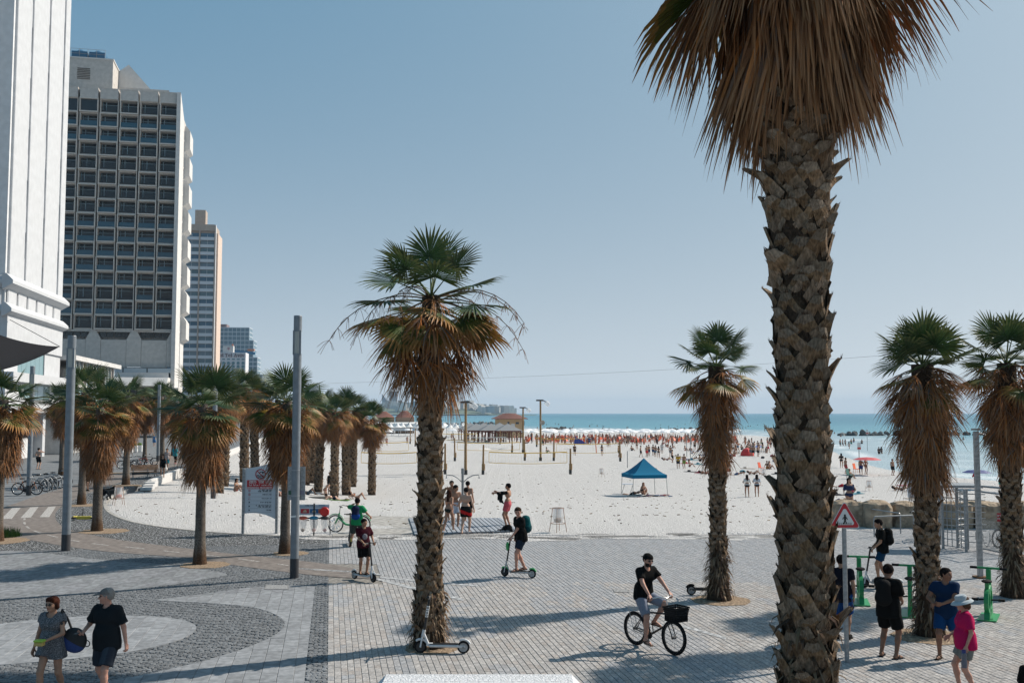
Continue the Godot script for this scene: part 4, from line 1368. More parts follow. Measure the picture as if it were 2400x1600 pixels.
func far_towers() -> void:
	# third tower: banded facade with a brown sunlit flank
	var d := 414.0
	var c := at(496,900,d)
	var o := thing("residential_tower","brown banded tower rising right behind the grid hotel","building",Vector3(c.x,0,c.z),0.16)
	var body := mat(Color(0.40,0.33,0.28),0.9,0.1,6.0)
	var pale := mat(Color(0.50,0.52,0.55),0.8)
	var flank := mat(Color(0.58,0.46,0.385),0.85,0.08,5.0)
	var top := hy(496,527,d)
	var fl := 3.02
	var b := MB.new(); b.box(Vector3(-10,top / 2,-8),Vector3(20,top,14)); b.box(Vector3(-6.6,top + 3.5,-8),Vector3(4.2,7,6)); b.box(Vector3(-10,top - 1.2,-0.6),Vector3(20.1,2.6,1.6))
	put("wall",b,body,o)
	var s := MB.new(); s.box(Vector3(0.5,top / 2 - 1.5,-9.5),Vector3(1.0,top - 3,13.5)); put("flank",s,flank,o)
	var we := MB.new(); we.box(Vector3(0.15,top / 2,-0.5),Vector3(0.6,top,1.6)); put("corner_strip",we,pale,o)
	for f in 22:
		var y := top - 5.0 - f * fl
		for k in 3:
			var x := -2.9 - k * 6.1
			var w := MB.new(); w.box(Vector3.ZERO,Vector3(5.5,1.7,0.12)); put("window",w,mat([Color(0.05,0.13,0.20),Color(0.10,0.17,0.20),Color(0.14,0.20,0.24)][(f * 5 + k * 3) % 3],0.1),o,Vector3(x,y + 0.75,-0.85))
			var p := MB.new(); p.box(Vector3.ZERO,Vector3(5.6,1.25,0.15)); p.box(Vector3(0,0.1,-0.1),Vector3(0.12,2.9,0.1)); put("balcony_front",p,pale,o,Vector3(x,y - 0.7,0.1))
	for k in 4:
		var m := MB.new(); m.box(Vector3(0.1 - k * 6.1,top / 2,-0.3),Vector3(0.5,top - 0.5,1.3)); put("pier",m,body,o)
	# glass tower still being finished
	d = 720.0
	c = at(617,900,d)
	o = thing("glass_tower","hazy blue stepped glass tower with its top still under construction","building",Vector3(c.x,0,c.z),0.1)
	var gl := mat(Color(0.10,0.17,0.21),0.15)
	var slab := mat(Color(0.48,0.52,0.56),0.8)
	var mw := 36.0
	for f in 26:
		var yy := hy(560,768,d) - 3.0 * f - 3.0
		var right: float = -10.5 if f < 3 else (-7.5 if f < 7 else (-4.6 if f < 11 else -1.0))
		if f < 1: right = -10.5
		var g := MB.new(); g.box(Vector3((right - mw) / 2,1.5,-8),Vector3(right + mw,2.6,15)); 
		var st_ := put("storey",g,gl,o,Vector3(0,yy,0))
		var ed := MB.new()
		var ext := 4.4 if f in [11,15] else (0.4 if f > 15 else 0.2)
		ed.box(Vector3((right + ext - mw) / 2,2.95,-8),Vector3(right + ext + mw,0.5,15.6))
		for q in 12:
			var x := right - 0.1 - q * 2.9
			if x > -mw: ed.box(Vector3(x,1.5,-0.45),Vector3(0.35,2.9,0.2))
		put("floor_edge",ed,slab,st_)
	var cr_ := MB.new(); cr_.box(Vector3(-31,hy(560,764,d),-8),Vector3(9,2.5,12)); cr_.box(Vector3(-34,hy(560,800,d),0.3),Vector3(5,40,2)); put("raw_core",cr_,mat(Color(0.20,0.15,0.15),0.9),o)
	# hotel with the lettering on its roof edge
	d = 540.0
	c = at(574,900,d)
	o = thing("small_hotel","white hotel with arched windows and dark lettering on its roof edge","building",Vector3(c.x,0,c.z),0.12)
	var tp := hy(560,826,d)
	var hb := MB.new(); hb.box(Vector3(-9,tp / 2,-6),Vector3(18,tp,12)); put("wall",hb,mat(Color(0.55,0.55,0.57),0.85),o)
	var hs := MB.new(); hs.box(Vector3(-9.6,tp + 1.9,-5),Vector3(5.4,3.6,4)); put("roof_sign_box",hs,M.white_wall,o)
	var lg := MB.new(); lg.ring(Vector3(-9.3,tp + 2.2,-2.9),Vector3.BACK,0.75,0.08,4); lg.box(Vector3(-9.3,tp + 2.2,-2.92),Vector3(0.6,0.6,0.05),Basis(Vector3.BACK,0.5)); put("emblem",lg,colour(Color(0.25,0.05,0.10),0.6),o)
	put("lettering",text_mesh("Orchid Tel Aviv",1.75,0.3,["Droid Serif"]),colour(Color(0.14,0.09,0.10),0.6),o,Vector3(-10.2,tp - 1.55,0.15))
	for f in 10:
		for k in 7:
			var w := MB.new()
			if f == 0: w.box(Vector3.ZERO,Vector3(1.5,0.7,0.1))
			else:
				var poly := PackedVector2Array([Vector2(-0.75,-0.7),Vector2(0.75,-0.7),Vector2(0.75,0.35)])
				for q in range(1,8): poly.append(Vector2(0.75 * cos(PI * q / 8.0),0.35 + 0.5 * sin(PI * q / 8.0)))
				poly.append(Vector2(-0.75,0.35))
				w.prism(poly,Transform3D(),-0.05,0.05)
			put("window",w,mat(Color(0.09,0.19,0.22),0.15),o,Vector3(-1.3 - k * 2.5,tp - 3.6 - (f * 1.62 if f < 1 else 2.0 + (f - 1) * 1.75),0.06))
	# crane jib behind the lettering
	var cr0 := at(548,822,600)
	o = thing("crane","blue and orange crane jib resting above the small lettered hotel","crane",cr0)
	var jb := MB.new(); jb.box(Vector3(4,-0.6,0),Vector3(17,1.4,1.2),Basis(Vector3.BACK,-0.12)); put("jib",jb,colour(Color(0.02,0.14,0.26),0.6),o)
	var j2 := MB.new(); j2.box(Vector3(10,0.5,0),Vector3(4,1.2,1.3)); j2.rod(Vector3(-1,-9,0),Vector3(-1,4,0),0.5); put("mast",j2,colour(Color(0.5,0.16,0.07),0.6),o)
func far_town() -> void:
	# the old town's hill on the far headland
	var b := MB.new()
	var f := FastNoiseLite.new(); f.seed = 8; f.frequency = 0.004
	var nx := 70; var nz := 14
	for j in nz:
		for i in nx:
			var px := lerpf(560,1290,float(i) / (nx - 1))
			var d := lerpf(2350,3100,float(j) / (nz - 1))
			var prof := 34.0 * (1.0 - ss(1010,1270,px)) * (0.75 + 0.25 * sin(px * 0.03)) * sin(PI * clampf((float(j) + 0.6) / nz,0,1))
			var p := at(px,966,d)
			b.col = Color(0.14,0.17,0.12)
			b.vert(Vector3(p.x,-2.6 + prof * (0.8 + 0.5 * f.get_noise_2d(p.x,p.z)),p.z),Vector3.UP)
	for j in nz - 1:
		for i in nx - 1:
			var a := j * nx + i
			b.ix.append_array([a,a + nx,a + nx + 1,a,a + nx + 1,a + 1])
	structure("hill",b,M.tint)
	var cols_ := [Color(0.55,0.52,0.48),Color(0.62,0.60,0.57),Color(0.48,0.44,0.40),Color(0.36,0.36,0.36),Color(0.66,0.63,0.60)]
	var boxm := MB.new(); boxm.box(Vector3(0,0.5,0),Vector3.ONE); var bm := boxm.mesh()
	for k in 95:
		var px := 872.0 + 335.0 * (k / 95.0) + rng.randf_range(-3,3)
		var d := rng.randf_range(2360,2700)
		var lim := lerpf(948,962,ss(1080,1210,px))
		var py := rng.randf_range(lim,965)
		var p := at(px,py,d)
		var w := rng.randf_range(8,20); var h := rng.randf_range(6,14); var ci := rng.randi() % 5
		var o := put("far_house",bm,colour(cols_[ci],0.9),self)
		o.transform = Transform3D(Basis(Vector3.UP,rng.randf()) * Basis.from_scale(Vector3(w,h + 6,w)),Vector3(p.x,maxf(p.y - 6,-3.0),p.z))
		tag(o,"%s %s far headland house, %s, %s" % [["cream","white","tan","grey","bright"][ci],"low" if h < 8.5 else ("tall" if h > 11.5 else "middling"),["far left of the church","left of the thin crane","by the middle trunk's left edge","by the middle trunk's right edge","below the church tower","right of the church","near the long dark block"][clampi(int((px - 872) / 48.0),0,6)],"high on the slope" if py < 954 else ("near the water" if py > 961 else "halfway up")],"house","far houses on the headland")
	for q in [[900,922,948,12,"glass tower","wedge topped hazy tower on the far headland"],[922,917,948,20,"block","broad hazy block standing highest on the far headland"],[1052,943,958,26,"church","church hall on the far headland's ridge"],[1103,957,966,30,"block","long low dark block at the far headland's seaward end"]]:
		var p0 := at(q[0],q[2],2650); var p1 := at(q[0],q[1],2650)
		var o := thing("far_building",q[5],q[4],Vector3(p0.x,p0.y - 8,p0.z))
		var h: float = p1.y - p0.y + 8
		var w := MB.new()
		if q[4] == "glass tower": w.prism(PackedVector2Array([Vector2(-5,0),Vector2(9,0),Vector2(9,h * 0.45),Vector2(-5,h)]),Transform3D(),-6,6)
		else: w.box(Vector3(0,h / 2,0),Vector3(q[3],h,14))
		put("wall",w,colour(Color(0.34,0.34,0.36),0.8),o)
		if q[4] == "church":
			var sp := MB.new(); sp.box(Vector3(4,h + 6,0),Vector3(3.4,12,3.4)); sp.lathe([Vector2(1.7,h + 12),Vector2(0.1,h + 17)],Vector3(4,0,0),8); put("bell_tower",sp,colour(Color(0.4,0.36,0.33),0.8),o)
	var cp := at(964,948,2500)
	var cr_ := thing("tower_crane","thin tower crane over the far headland skyline","crane",cp)
	var cb := MB.new(); cb.rod(Vector3(0,-5,0),Vector3(0,17,0),0.5,4); cb.rod(Vector3(-24,12,0),Vector3(11,12,0),0.4,4); cb.rod(Vector3(0,17,0),Vector3(-20,12.2,0),0.15,4)
	put("mast",cb,colour(Color(0.35,0.36,0.38),0.6),cr_)
# ------------------------------------------------------------------ lettering cut as strokes (for scripts the fonts do not hold)
const STROKES := {"מ": "00 17 09;17 59 79 70 40","ק": "09 79 74 50;14 10","ו": "29 59 50","ם": "09 79 70 10 19","א": "09 70;79 75 54;00 04 26","ס": "09 79 74 40 14 09","ר": "09 79 70","ל": "09 06 66 63 30","ח": "09 79 70;10 19",
	"צ": "09 55 70 00;79 75 56","ה": "09 79 70;10 15","ת": "00 10 19;09 79 70","י": "39 59 56","ג": "29 59 50;53 20","נ": "29 59 50 20","ש": "09 10 60 79;39 35 14","ד": "09 79;69 60","ב": "09 69 60;00 80","ע": "09 30 00;79 74 30","ט": "39 09 00 70 79 59",
	"פ": "35 15 19 79 70 00","כ": "09 79 70 00","ן": "49 40","ז": "29 69;49 40","״": "29 27;59 57",
	"ا": "49 41","ك": "08 04 74 71 01;34 56","م": "01 81;45 41 81 85 45","ن": "74 71 01 04;46 47","و": "71 75 45 41 71 40","ع": "65 25 42 81 01","س": "81 84 61 64 31 34 01","ب": "81 84;81 01;40 41","ح": "14 64 32 81 01","ة": "71 75 31 61;37 38;57 58","ف": "81 85 55 51 01;67 68","ي": "81 84 51 01;30 50"}
func stroke_text(s: String, h: float, b: MB, o: Vector3, ux: Vector3, uy: Vector3, thick := 0.16, width := 0.62, mid := true) -> void:   # written from the right
	var nz := ux.cross(uy).normalized()
	var total := s.length() * h * width
	var x := total * 0.5 if mid else 0.0
	for ch in s:
		x -= h * width
		if not STROKES.has(ch): continue
		for line in (STROKES[ch] as String).split(";"):
			var pts := []
			for q in line.split(" "): pts.append(o + ux * (x + q[0].to_int() / 9.0 * h * width * 0.82) + uy * (q[1].to_int() / 9.0 * h))
			for k in pts.size() - 1:
				var d: Vector3 = (pts[k + 1] - pts[k]).normalized()
				var sd := nz.cross(d) * h * thick * 0.5
				var e := d * h * thick * 0.5
				b.quad(pts[k] - sd - e,pts[k + 1] - sd + e,pts[k + 1] + sd + e,pts[k] + sd - e)
# ------------------------------------------------------------------ vehicles of the promenade
func wheel(b_r: float,tyre: float,spokes: int,parent: Node,where: Vector3,tyre_m: Material,rim_m: Material,disc := false) -> void:
	var b := MB.new(); b.ring(Vector3.ZERO,Vector3.BACK,b_r - tyre,tyre,28,6)
	var w := put("wheel",b,tyre_m,parent,where)
	var r := MB.new(); r.ring(Vector3.ZERO,Vector3.BACK,b_r - tyre * 2.3,tyre * 0.55,28,5); r.rod(Vector3(0,0,-0.05),Vector3(0,0,0.05),0.028)
	put("rim",r,rim_m,w)
	if spokes > 0:
		var s := MB.new()
		for k in spokes:
			var a := TAU * k / spokes
			s.rod(Vector3(cos(a + 0.2) * 0.02,sin(a + 0.2) * 0.02,0.03 if k % 2 else -0.03),Vector3(cos(a),sin(a),0) * (b_r - tyre * 2.3),0.0028,3)
		put("spokes",s,M.chrome,w)
	if disc:
		var d := MB.new(); d.lathe([Vector2(0,-0.02),Vector2(b_r * 0.7,-0.03),Vector2(b_r * 0.7,0.03),Vector2(0,0.02)],Vector3.ZERO,16,Basis(Vector3.RIGHT,PI / 2))
		put("hub",d,rim_m,w)
func bicycle(label: String,where: Vector3,turn: float,c: Color,o := {},group := "") -> Node3D:
	var t := thing("bicycle",label,"bicycle",where,turn,group)
	var R: float = o.get("R",0.34)
	var wb: float = o.get("wb",1.08)
	var f := Vector3(wb / 2,R,0); var r := Vector3(-wb / 2,R,0)
	var rim: Material = o.get("rim",M.black)
	for p in [f,r]: wheel(R,o.get("tyre",0.027),o.get("spokes",18),t,p,M.rubber,rim)
	var fm := colour(c,0.35)
	var bb := Vector3(-0.10,0.30,0); var hd := Vector3(wb / 2 - 0.17,0.78,0); var hd2 := Vector3(wb / 2 - 0.12,0.60,0); var st_ := Vector3(-0.30,0.80,0)
	var th: float = o.get("thick",0.019)
	var b := MB.new()
	if o.get("step",false):
		b.tube([bb,bb.lerp(hd2,0.45) + Vector3(0,-0.10,0),hd2],th * 1.5)
	else:
		b.rod(bb,hd2,th * 1.2); b.rod(st_ - Vector3(-0.03,0.08,0),hd,th)
	b.rod(bb,st_,th); b.rod(hd,hd2,th * 1.2)
	for s in [-0.045,0.045]: b.rod(bb + Vector3(0,0,s * 0.6),r + Vector3(0,0,s),th * 0.6); b.rod(st_ - Vector3(-0.03,0.1,0),r + Vector3(0,0,s),th * 0.55)
	put("frame",b,fm,t)
	var fk := MB.new()
	for s in [-0.05,0.05]: fk.tube([hd2 + Vector3(0,0,s),hd2.lerp(f,0.6) + Vector3(0.01,0,s),f + Vector3(0,0,s)],th * 0.62)
	put("fork",fk,fm if not o.has("fork") else o.fork,t)
	var hb := MB.new()
	var hy_: float = o.get("bar",1.04)
	hb.rod(hd,Vector3(hd.x - 0.03,hy_,0),0.014)
	hb.tube([Vector3(hd.x - 0.22,hy_ - 0.01,-0.30),Vector3(hd.x - 0.05,hy_ + 0.03,-0.16),Vector3(hd.x - 0.03,hy_,0),Vector3(hd.x - 0.05,hy_ + 0.03,0.16),Vector3(hd.x - 0.22,hy_ - 0.01,0.30)],0.013)
	var hbo := put("handlebar",hb,M.chrome if not o.has("dark_bar") else M.black,t)
	var gp_ := MB.new()
	for s in [-1,1]: gp_.rod(Vector3(hd.x - 0.26,hy_ - 0.015,0.315 * s),Vector3(hd.x - 0.16,hy_ + 0.005,0.265 * s),0.018)
	put("grip",gp_,M.rubber,hbo)
	var sd := MB.new(); sd.ball(Vector3(-0.33,0.95,0),Vector3(0.14,0.04,0.085)); sd.ball(Vector3(-0.21,0.95,0),Vector3(0.10,0.03,0.03))
	var so := put("saddle",sd,M.rubber,t)
	var sp := MB.new(); sp.rod(st_,Vector3(-0.325,0.95,0),0.013); put("seat_post",sp,M.chrome,so)
	var ck := MB.new(); ck.lathe([Vector2(0.0,-0.01),Vector2(0.09,-0.01),Vector2(0.09,0.01),Vector2(0,0.01)],bb + Vector3(0,0,0.05),14,Basis(Vector3.RIGHT,PI / 2))
	for s in [-1,1]: ck.rod(bb + Vector3(0,0,0.07 * s),bb + Vector3(0.03 * s,-0.17 * s,0.08 * s),0.011); ck.box(bb + Vector3(0.03 * s,-0.17 * s,0.13 * s),Vector3(0.09,0.02,0.09))
	for s in [-0.07,0.07]: ck.rod(bb + Vector3(0,s,0.05),r + Vector3(0,s * 0.5,0.05),0.006,4)
	put("crank",ck,M.black,t)
	if o.has("guard"):
		var g := MB.new()
		for p in [f,r]:
			var pts := []
			for k in 9: pts.append(p + Vector3(cos(0.5 + k * 0.28),sin(0.5 + k * 0.28),0) * (R + 0.035))
			g.tube(pts,0.02,5)
		put("mudguard",g,fm,t)
	if o.has("rack"):
		var k := MB.new()
		for s in [-0.06,0.0,0.06]: k.rod(Vector3(-0.36,0.74,s),Vector3(-0.80,0.76,s),0.007)
		for s in [-0.06,0.06]: k.rod(Vector3(-0.7,0.75,s),r + Vector3(0,0,s),0.007)
		put("carrier",k,M.galv,t)
	if o.has("basket"):
		var k := MB.new()
		var cx := hd.x + 0.24
		for q in 7:
			var y := 0.70 + q * 0.042; var e := 0.13 + q * 0.008
			for s in [-1,1]:
				k.box(Vector3(cx,y,s * (e + 0.02)),Vector3(e * 2,0.03,0.012)); k.box(Vector3(cx + s * e,y,0),Vector3(0.012,0.03,e * 2 + 0.04))
		for q in 9:
			for s in [-1,1]:
				k.box(Vector3(cx - 0.14 + q * 0.035,0.82,s * 0.172),Vector3(0.014,0.28,0.012)); k.box(Vector3(cx + s * 0.155,0.82,-0.14 + q * 0.035),Vector3(0.012,0.28,0.014))
		k.box(Vector3(cx,0.69,0),Vector3(0.27,0.02,0.29))
		put("basket",k,M.rubber,t)
	if o.has("battery"):
		var k := MB.new(); k.box(Vector3(-0.245,0.60,0),Vector3(0.09,0.34,0.085),Basis(Vector3.BACK,0.38),0.02); put("battery",k,M.black,t)
	return t
func scooter(label: String,where: Vector3,turn: float,body: Material,accent: Material,group := "",marks := "") -> Node3D:
	var t := thing("kick_scooter",label,"scooter",where,turn,group)
	var R := 0.125
	for x in [0.43,-0.43]: wheel(R,0.03,0,t,Vector3(x,R,0),M.rubber,M.black if x > 0 else M.galv,true)
	var d := MB.new(); d.box(Vector3(-0.04,0.155,0),Vector3(0.60,0.06,0.15),Basis(),0.02); d.box(Vector3(-0.39,0.14,0),Vector3(0.16,0.045,0.07)); d.box(Vector3(0.25,0.175,0),Vector3(0.12,0.05,0.08))
	put("deck",d,body,t)
	var g := MB.new(); g.box(Vector3(-0.04,0.188,0),Vector3(0.56,0.006,0.135)); put("grip_mat",g,M.rubber,t)
	var nk := MB.new(); nk.rod(Vector3(0.28,0.18,0),Vector3(0.375,0.40,0),0.028); nk.rod(Vector3(0.385,0.34,0),Vector3(0.36,0.46,0),0.034)
	for s in [-0.05,0.05]: nk.rod(Vector3(0.395,0.33,s * 0.7),Vector3(0.43,R,s),0.018)
	put("fork",nk,body,t)
	var st_ := MB.new(); st_.rod(Vector3(0.362,0.44,0),Vector3(0.255,1.07,0),0.024,8); put("stem",st_,M.black,t)
	var hb := MB.new(); hb.rod(Vector3(0.25,1.09,-0.23),Vector3(0.25,1.09,0.23),0.017); hb.ball(Vector3(0.27,1.10,0),Vector3(0.04,0.03,0.05))
	hb.rod(Vector3(0.29,1.08,0.09),Vector3(0.31,1.05,0.2),0.008)
	put("handlebar",hb,M.black,t)
	var fd := MB.new()
	for x in [0.43,-0.43]:
		var pts := []
		for k in 8: pts.append(Vector3(x,R,0) + Vector3(cos((0.9 if x > 0 else 1.0) + k * 0.24),sin((0.9 if x > 0 else 1.0) + k * 0.24),0) * (R + 0.022))
		fd.tube(pts,0.024,6)
	put("fender",fd,accent,t)
	if marks:
		var lb := MB.new(); lb.box(Vector3(0.298,0.82,0),Vector3(0.054,0.22,0.054),Basis(Vector3.BACK,0.168)); var lo := put("stem_label",lb,M.white,t)
		for k in marks.length():
			for s in [-1,1]:
				var q := put("lettering",text_mesh(marks[marks.length() - 1 - k],0.045,0.003),M.black,lo,Vector3(0.298 - 0.0085 * (1.5 - k) * -1.0 * 0.9,0.82 + (1.5 - k) * -0.05,0.0275 * s))
				q.rotation = Vector3(0,0 if s > 0 else PI,PI / 2 if s > 0 else -PI / 2)
	if group == "green":
		pass
	return t
# ------------------------------------------------------------------ street furniture
func lamp_pole(label: String,p: Vector3,r: float,h: float) -> Node3D:
	var t := thing("lamp_pole",label,"lamp post",p,0.0,"grey lamp poles of the promenade")
	var a := MB.new(); a.lathe([Vector2(r,0.55),Vector2(r,h - 1.12)],Vector3.ZERO,20); a.lathe([Vector2(r * 1.01,h * 0.62),Vector2(r * 1.01,h * 0.62 + 0.02)],Vector3.ZERO,20); put("shaft",a,M.steel,t)
	var b := MB.new(); b.lathe([Vector2(r * 1.05,0),Vector2(r * 1.05,0.56),Vector2(r * 0.9,0.57)],Vector3.ZERO,20); put("base_collar",b,colour(Color(0.03,0.03,0.034),0.6),t)
	var g := MB.new(); g.lathe([Vector2(r * 0.86,h - 1.15),Vector2(r * 0.86,h - 0.45)],Vector3.ZERO,20)
	put("light_panel",g,colour(Color(0.36,0.36,0.33),0.25),t)
	var s := MB.new()
	for k in 3: s.box(Vector3(cos(0.6 + k * 2.1),0,sin(0.6 + k * 2.1)) * r * 0.93 + Vector3(0,h - 0.8,0),Vector3(0.05,0.72,0.05))
	put("strut",s,M.steel,t)
	var c := MB.new(); c.lathe([Vector2(r,h - 0.47),Vector2(r,h - 0.02),Vector2(r * 0.95,h),Vector2(0,h)],Vector3.ZERO,20); put("cap",c,M.steel,t)
	return t
func street_things() -> void:
	# low white wall and steps between promenade and sand
	var w := thing("low_wall","low white kerb wall with steps between the promenade and the palm grove sand","wall")
	var wb := MB.new(); var bs := Basis(Vector3.UP,AX)
	wb.box(city(-12.35,140,-0.35),Vector3(0.32,0.9,130),bs,0.03); put("wall",wb,M.white_wall,w)
	for k in 3:
		var s := MB.new(); s.box(city(-12.0 + 0.1 * k,73.6 - k * 1.3,-0.02 - 0.09 * k),Vector3(0.7,0.2,1.3),bs,0.02); put("step",s,M.white_wall,w)
	var kb := MB.new()
	var edge := smooth_line(px_poly([290,1150,250,1166,243,1181,252,1201,298,1221,365,1234,500,1248,659,1256,777,1258]),2)
	for k in edge.size() - 1:
		var a := edge[k]; var c := edge[k + 1]
		var d := Vector3(c.x - a.x,0,c.y - a.y)
		kb.box(Vector3((a.x + c.x) / 2,-0.05,(a.y + c.y) / 2),Vector3(d.length() + 0.01,0.13,0.16),Basis(d.normalized(),Vector3.UP,d.normalized().cross(Vector3.UP)))
	structure("kerb",kb,M.concrete)
	lamp_pole("thick grey lamp pole left of the big plaza palms, its shadow reaching the left edge",gp(153,1290),0.145,7.5)
	var lp := lamp_pole("grey lamp pole in front of a palm, carrying two sign plates and a sticker",gp(689,1354),0.122,7.65)
	lamp_pole("lamp pole beside the row of parked bicycles at the left",gp(66,1160),0.14,7.5)
	lamp_pole("lamp pole partly behind the dog walker's palm",gp(204,1124),0.14,7.5)
	lamp_pole("far lamp pole by the walkers in teal",gp(369,1081),0.15,7.5)
	lamp_pole("lamp pole standing in the sand just left of the notice board",sand_at(499,1168),0.14,7.5)
	for s in [-1,1]:
		var b := MB.new(); b.box(Vector3(0.17 * s,2.72,-0.13),Vector3(0.18,0.98,0.014)); put("sign_plate",b,M.galv,lp)
		var b2 := MB.new(); b2.box(Vector3(0.17 * s,2.45,-0.118),Vector3(0.12,0.12,0.004)); put("sticker",b2,colour([Color(0.03,0.10,0.06),Color(0.2,0.19,0.25)][(s + 1) / 2],0.6),lp)
	var sb := MB.new()
	for y in [2.36,3.1]: sb.lathe([Vector2(0.127,y),Vector2(0.127,y + 0.025)],Vector3.ZERO,18); sb.box(Vector3(0,y + 0.012,-0.125),Vector3(0.42,0.03,0.02))
	put("strap",sb,M.galv,lp)
	var sk := MB.new(); sk.box(Vector3(-0.02,1.78,0.123),Vector3(0.15,0.05,0.004),Basis(Vector3.BACK,0.1)); put("sticker",sk,M.white,lp)
	notice_board()
	bin_station()
	# bicycles
	var rider := bicycle("black electric bicycle with front basket, ridden by the bearded man",(gp(1580,1536) + gp(1490,1511)) * 0.5,-0.946,Color(0.012,0.012,0.013),{"wb": 1.12,"R": 0.345,"tyre": 0.03,"basket": 1,"battery": 1,"rack": 1,"bar": 1.09,"spokes": 24,"fork": M.black},"")
	rider.set_meta("label","black electric bicycle with front basket, ridden by the bearded man")
	var gb := bicycle("green city bicycle with pale spoke discs held by the teen in green",(gp(787,1248) + gp(851,1246)) * 0.5 + Vector3(0,0,0.2),PI - 0.25,Color(0.06,0.30,0.13),{"wb": 1.16,"R": 0.35,"tyre": 0.022,"guard": 1,"step": true,"thick": 0.03,"rim": M.chrome,"spokes": 28,"dark_bar": 1})
	var disc := MB.new()
	for k in 10:
		var a := TAU * k / 10.0
		if k % 5 != 0: disc.rod(Vector3(0.58,0.35,0) + Vector3(cos(a),sin(a),0) * 0.12,Vector3(0.58,0.35,0) + Vector3(cos(a),sin(a),0) * 0.24,0.01,4)
	put("spoke_tag",disc,colour(Color(0.05,0.25,0.42),0.5),gb)
	var rows := [[62,1160,0.06,Color(0.28,0.08,0.02),"orange and black bicycle at the near end of the left parking row"],[84,1153,0.35,Color(0.42,0.42,0.42),"silver bicycle with white rims parked second in the left row"],[100,1149,0.5,Color(0.08,0.09,0.1),"dark bicycle with raised handlebar in the middle of the left row"],[116,1146,0.55,Color(0.03,0.06,0.12),"navy bicycle with pannier cloth in the left row"],[134,1142,0.5,Color(0.015,0.015,0.015),"black motor bicycle at the far end of the left row"],
		[298,1099,0.1,Color(0.05,0.05,0.055),"black bicycle at the left end of the rack behind the bench"],[312,1097,0.3,Color(0.5,0.5,0.5),"white bicycle in the rack behind the bench"],[332,1095,0.25,Color(0.40,0.06,0.05),"red wheeled bicycle leaning at the rack behind the bench"],[345,1091,0.4,Color(0.03,0.03,0.03),"dark bicycle at the right end of the rack behind the bench"]]
	for q in rows:
		bicycle(q[4],gp(q[0],q[1]),q[2],q[3],{"R": 0.36,"tyre": 0.03,"rim": M.chrome,"spokes": 14,"rack": 1},"parked bicycles on the left")
	for k in 4:
		var h := thing("bicycle_stand",["steel hoop stand nearest in the left bicycle row","second steel hoop stand of the left bicycle row","third steel hoop stand of the left bicycle row","farthest steel hoop stand of the left bicycle row"][k],"bike stand",gp(96 + k * 11,1155 - k * 3),0.35,"hoop stands in the bicycle row")
		var b := MB.new()
		var pts := []
		for a in 13: pts.append(Vector3(0.35 * cos(PI * a / 12.0),0.55 + 0.35 * sin(PI * a / 12.0),0))
		pts.push_front(Vector3(0.35,0,0)); pts.append(Vector3(-0.35,0,0))
		b.tube(pts,0.028); put("hoop",b,M.galv,h)
	# scooters
	var gray := colour(Color(0.55,0.56,0.57),0.4)
	scooter("white rental scooter with lettered black stem parked against the middle palm",(gp(985,1533) + gp(1086,1528)) * 0.5,PI - 0.05,gray,gray,"","BIRD")
	scooter("white scooter the boy in the maroon shirt stands on",(gp(870,1364) + gp(835,1358)) * 0.5,-0.765,gray,gray)
	var gs := scooter("scooter with green fenders under the man with the teal backpack",(gp(1189,1350) + gp(1241,1355)) * 0.5,2.75,colour(Color(0.45,0.45,0.44),0.4),colour(Color(0.03,0.32,0.09),0.4))
	var bat := MB.new(); bat.ball(Vector3(0.34,0.88,0),Vector3(0.055,0.13,0.055)); put("battery",bat,colour(Color(0.03,0.32,0.09),0.4),gs)
	scooter("white scooter under the boy with the black backpack at right",gp(2066,1379),2.85,gray,gray)
	scooter("dark scooter half hidden behind the foot of the slim right palm",gp(1661,1396) + Vector3(0,0,-0.1),-0.05,colour(Color(0.03,0.03,0.03),0.5),M.rubber)
	var ys := scooter("yellow and black scooter lying on the dark cobbles by the round pit",gp(192,1220) + Vector3(0,0.1,0),0.1,colour(Color(0.55,0.45,0.06),0.5),colour(Color(0.55,0.45,0.06),0.5))
	ys.rotation = Vector3(PI / 2 - 0.1,PI + 0.15,0)
	scooter("black scooter with a yellow plate standing by the teen in green",gp(818,1279) + Vector3(0,0,-0.25),PI / 2 + 0.2,colour(Color(0.03,0.03,0.03),0.5),colour(Color(0.5,0.4,0.04),0.5))
	# bench
	var be := thing("bench","slatted orange wood bench with steel frame beside the woman's white dog","bench",gp(338,1121),0.42)
	for k in 5:
		var b := MB.new(); b.box(Vector3(0,0.46,-0.2 + k * 0.10),Vector3(1.9,0.045,0.085),Basis(),0.01); put("slat",b,colour(Color(0.40,0.19,0.09),0.7),be)
	for k in 4:
		var b := MB.new(); b.box(Vector3(0,0.62 + k * 0.10,-0.28 - k * 0.025),Vector3(1.9,0.085,0.04),Basis(Vector3.RIGHT,-0.2),0.01); put("slat",b,colour(Color(0.40,0.19,0.09),0.7),be)
	for s in [-0.8,0.2,0.85]:
		var b := MB.new(); b.rod(Vector3(s,0,0.25),Vector3(s,0.68,0.25),0.02); b.rod(Vector3(s,0,-0.25),Vector3(s,0.95,-0.36),0.02); b.rod(Vector3(s,0.68,0.25),Vector3(s,0.68,-0.3),0.02); put("leg",b,M.galv,be)
	var eb := MB.new(); eb.box(Vector3(-0.3,0.38,0.27),Vector3(1.2,0.16,0.03)); put("end_board",eb,M.black,be)
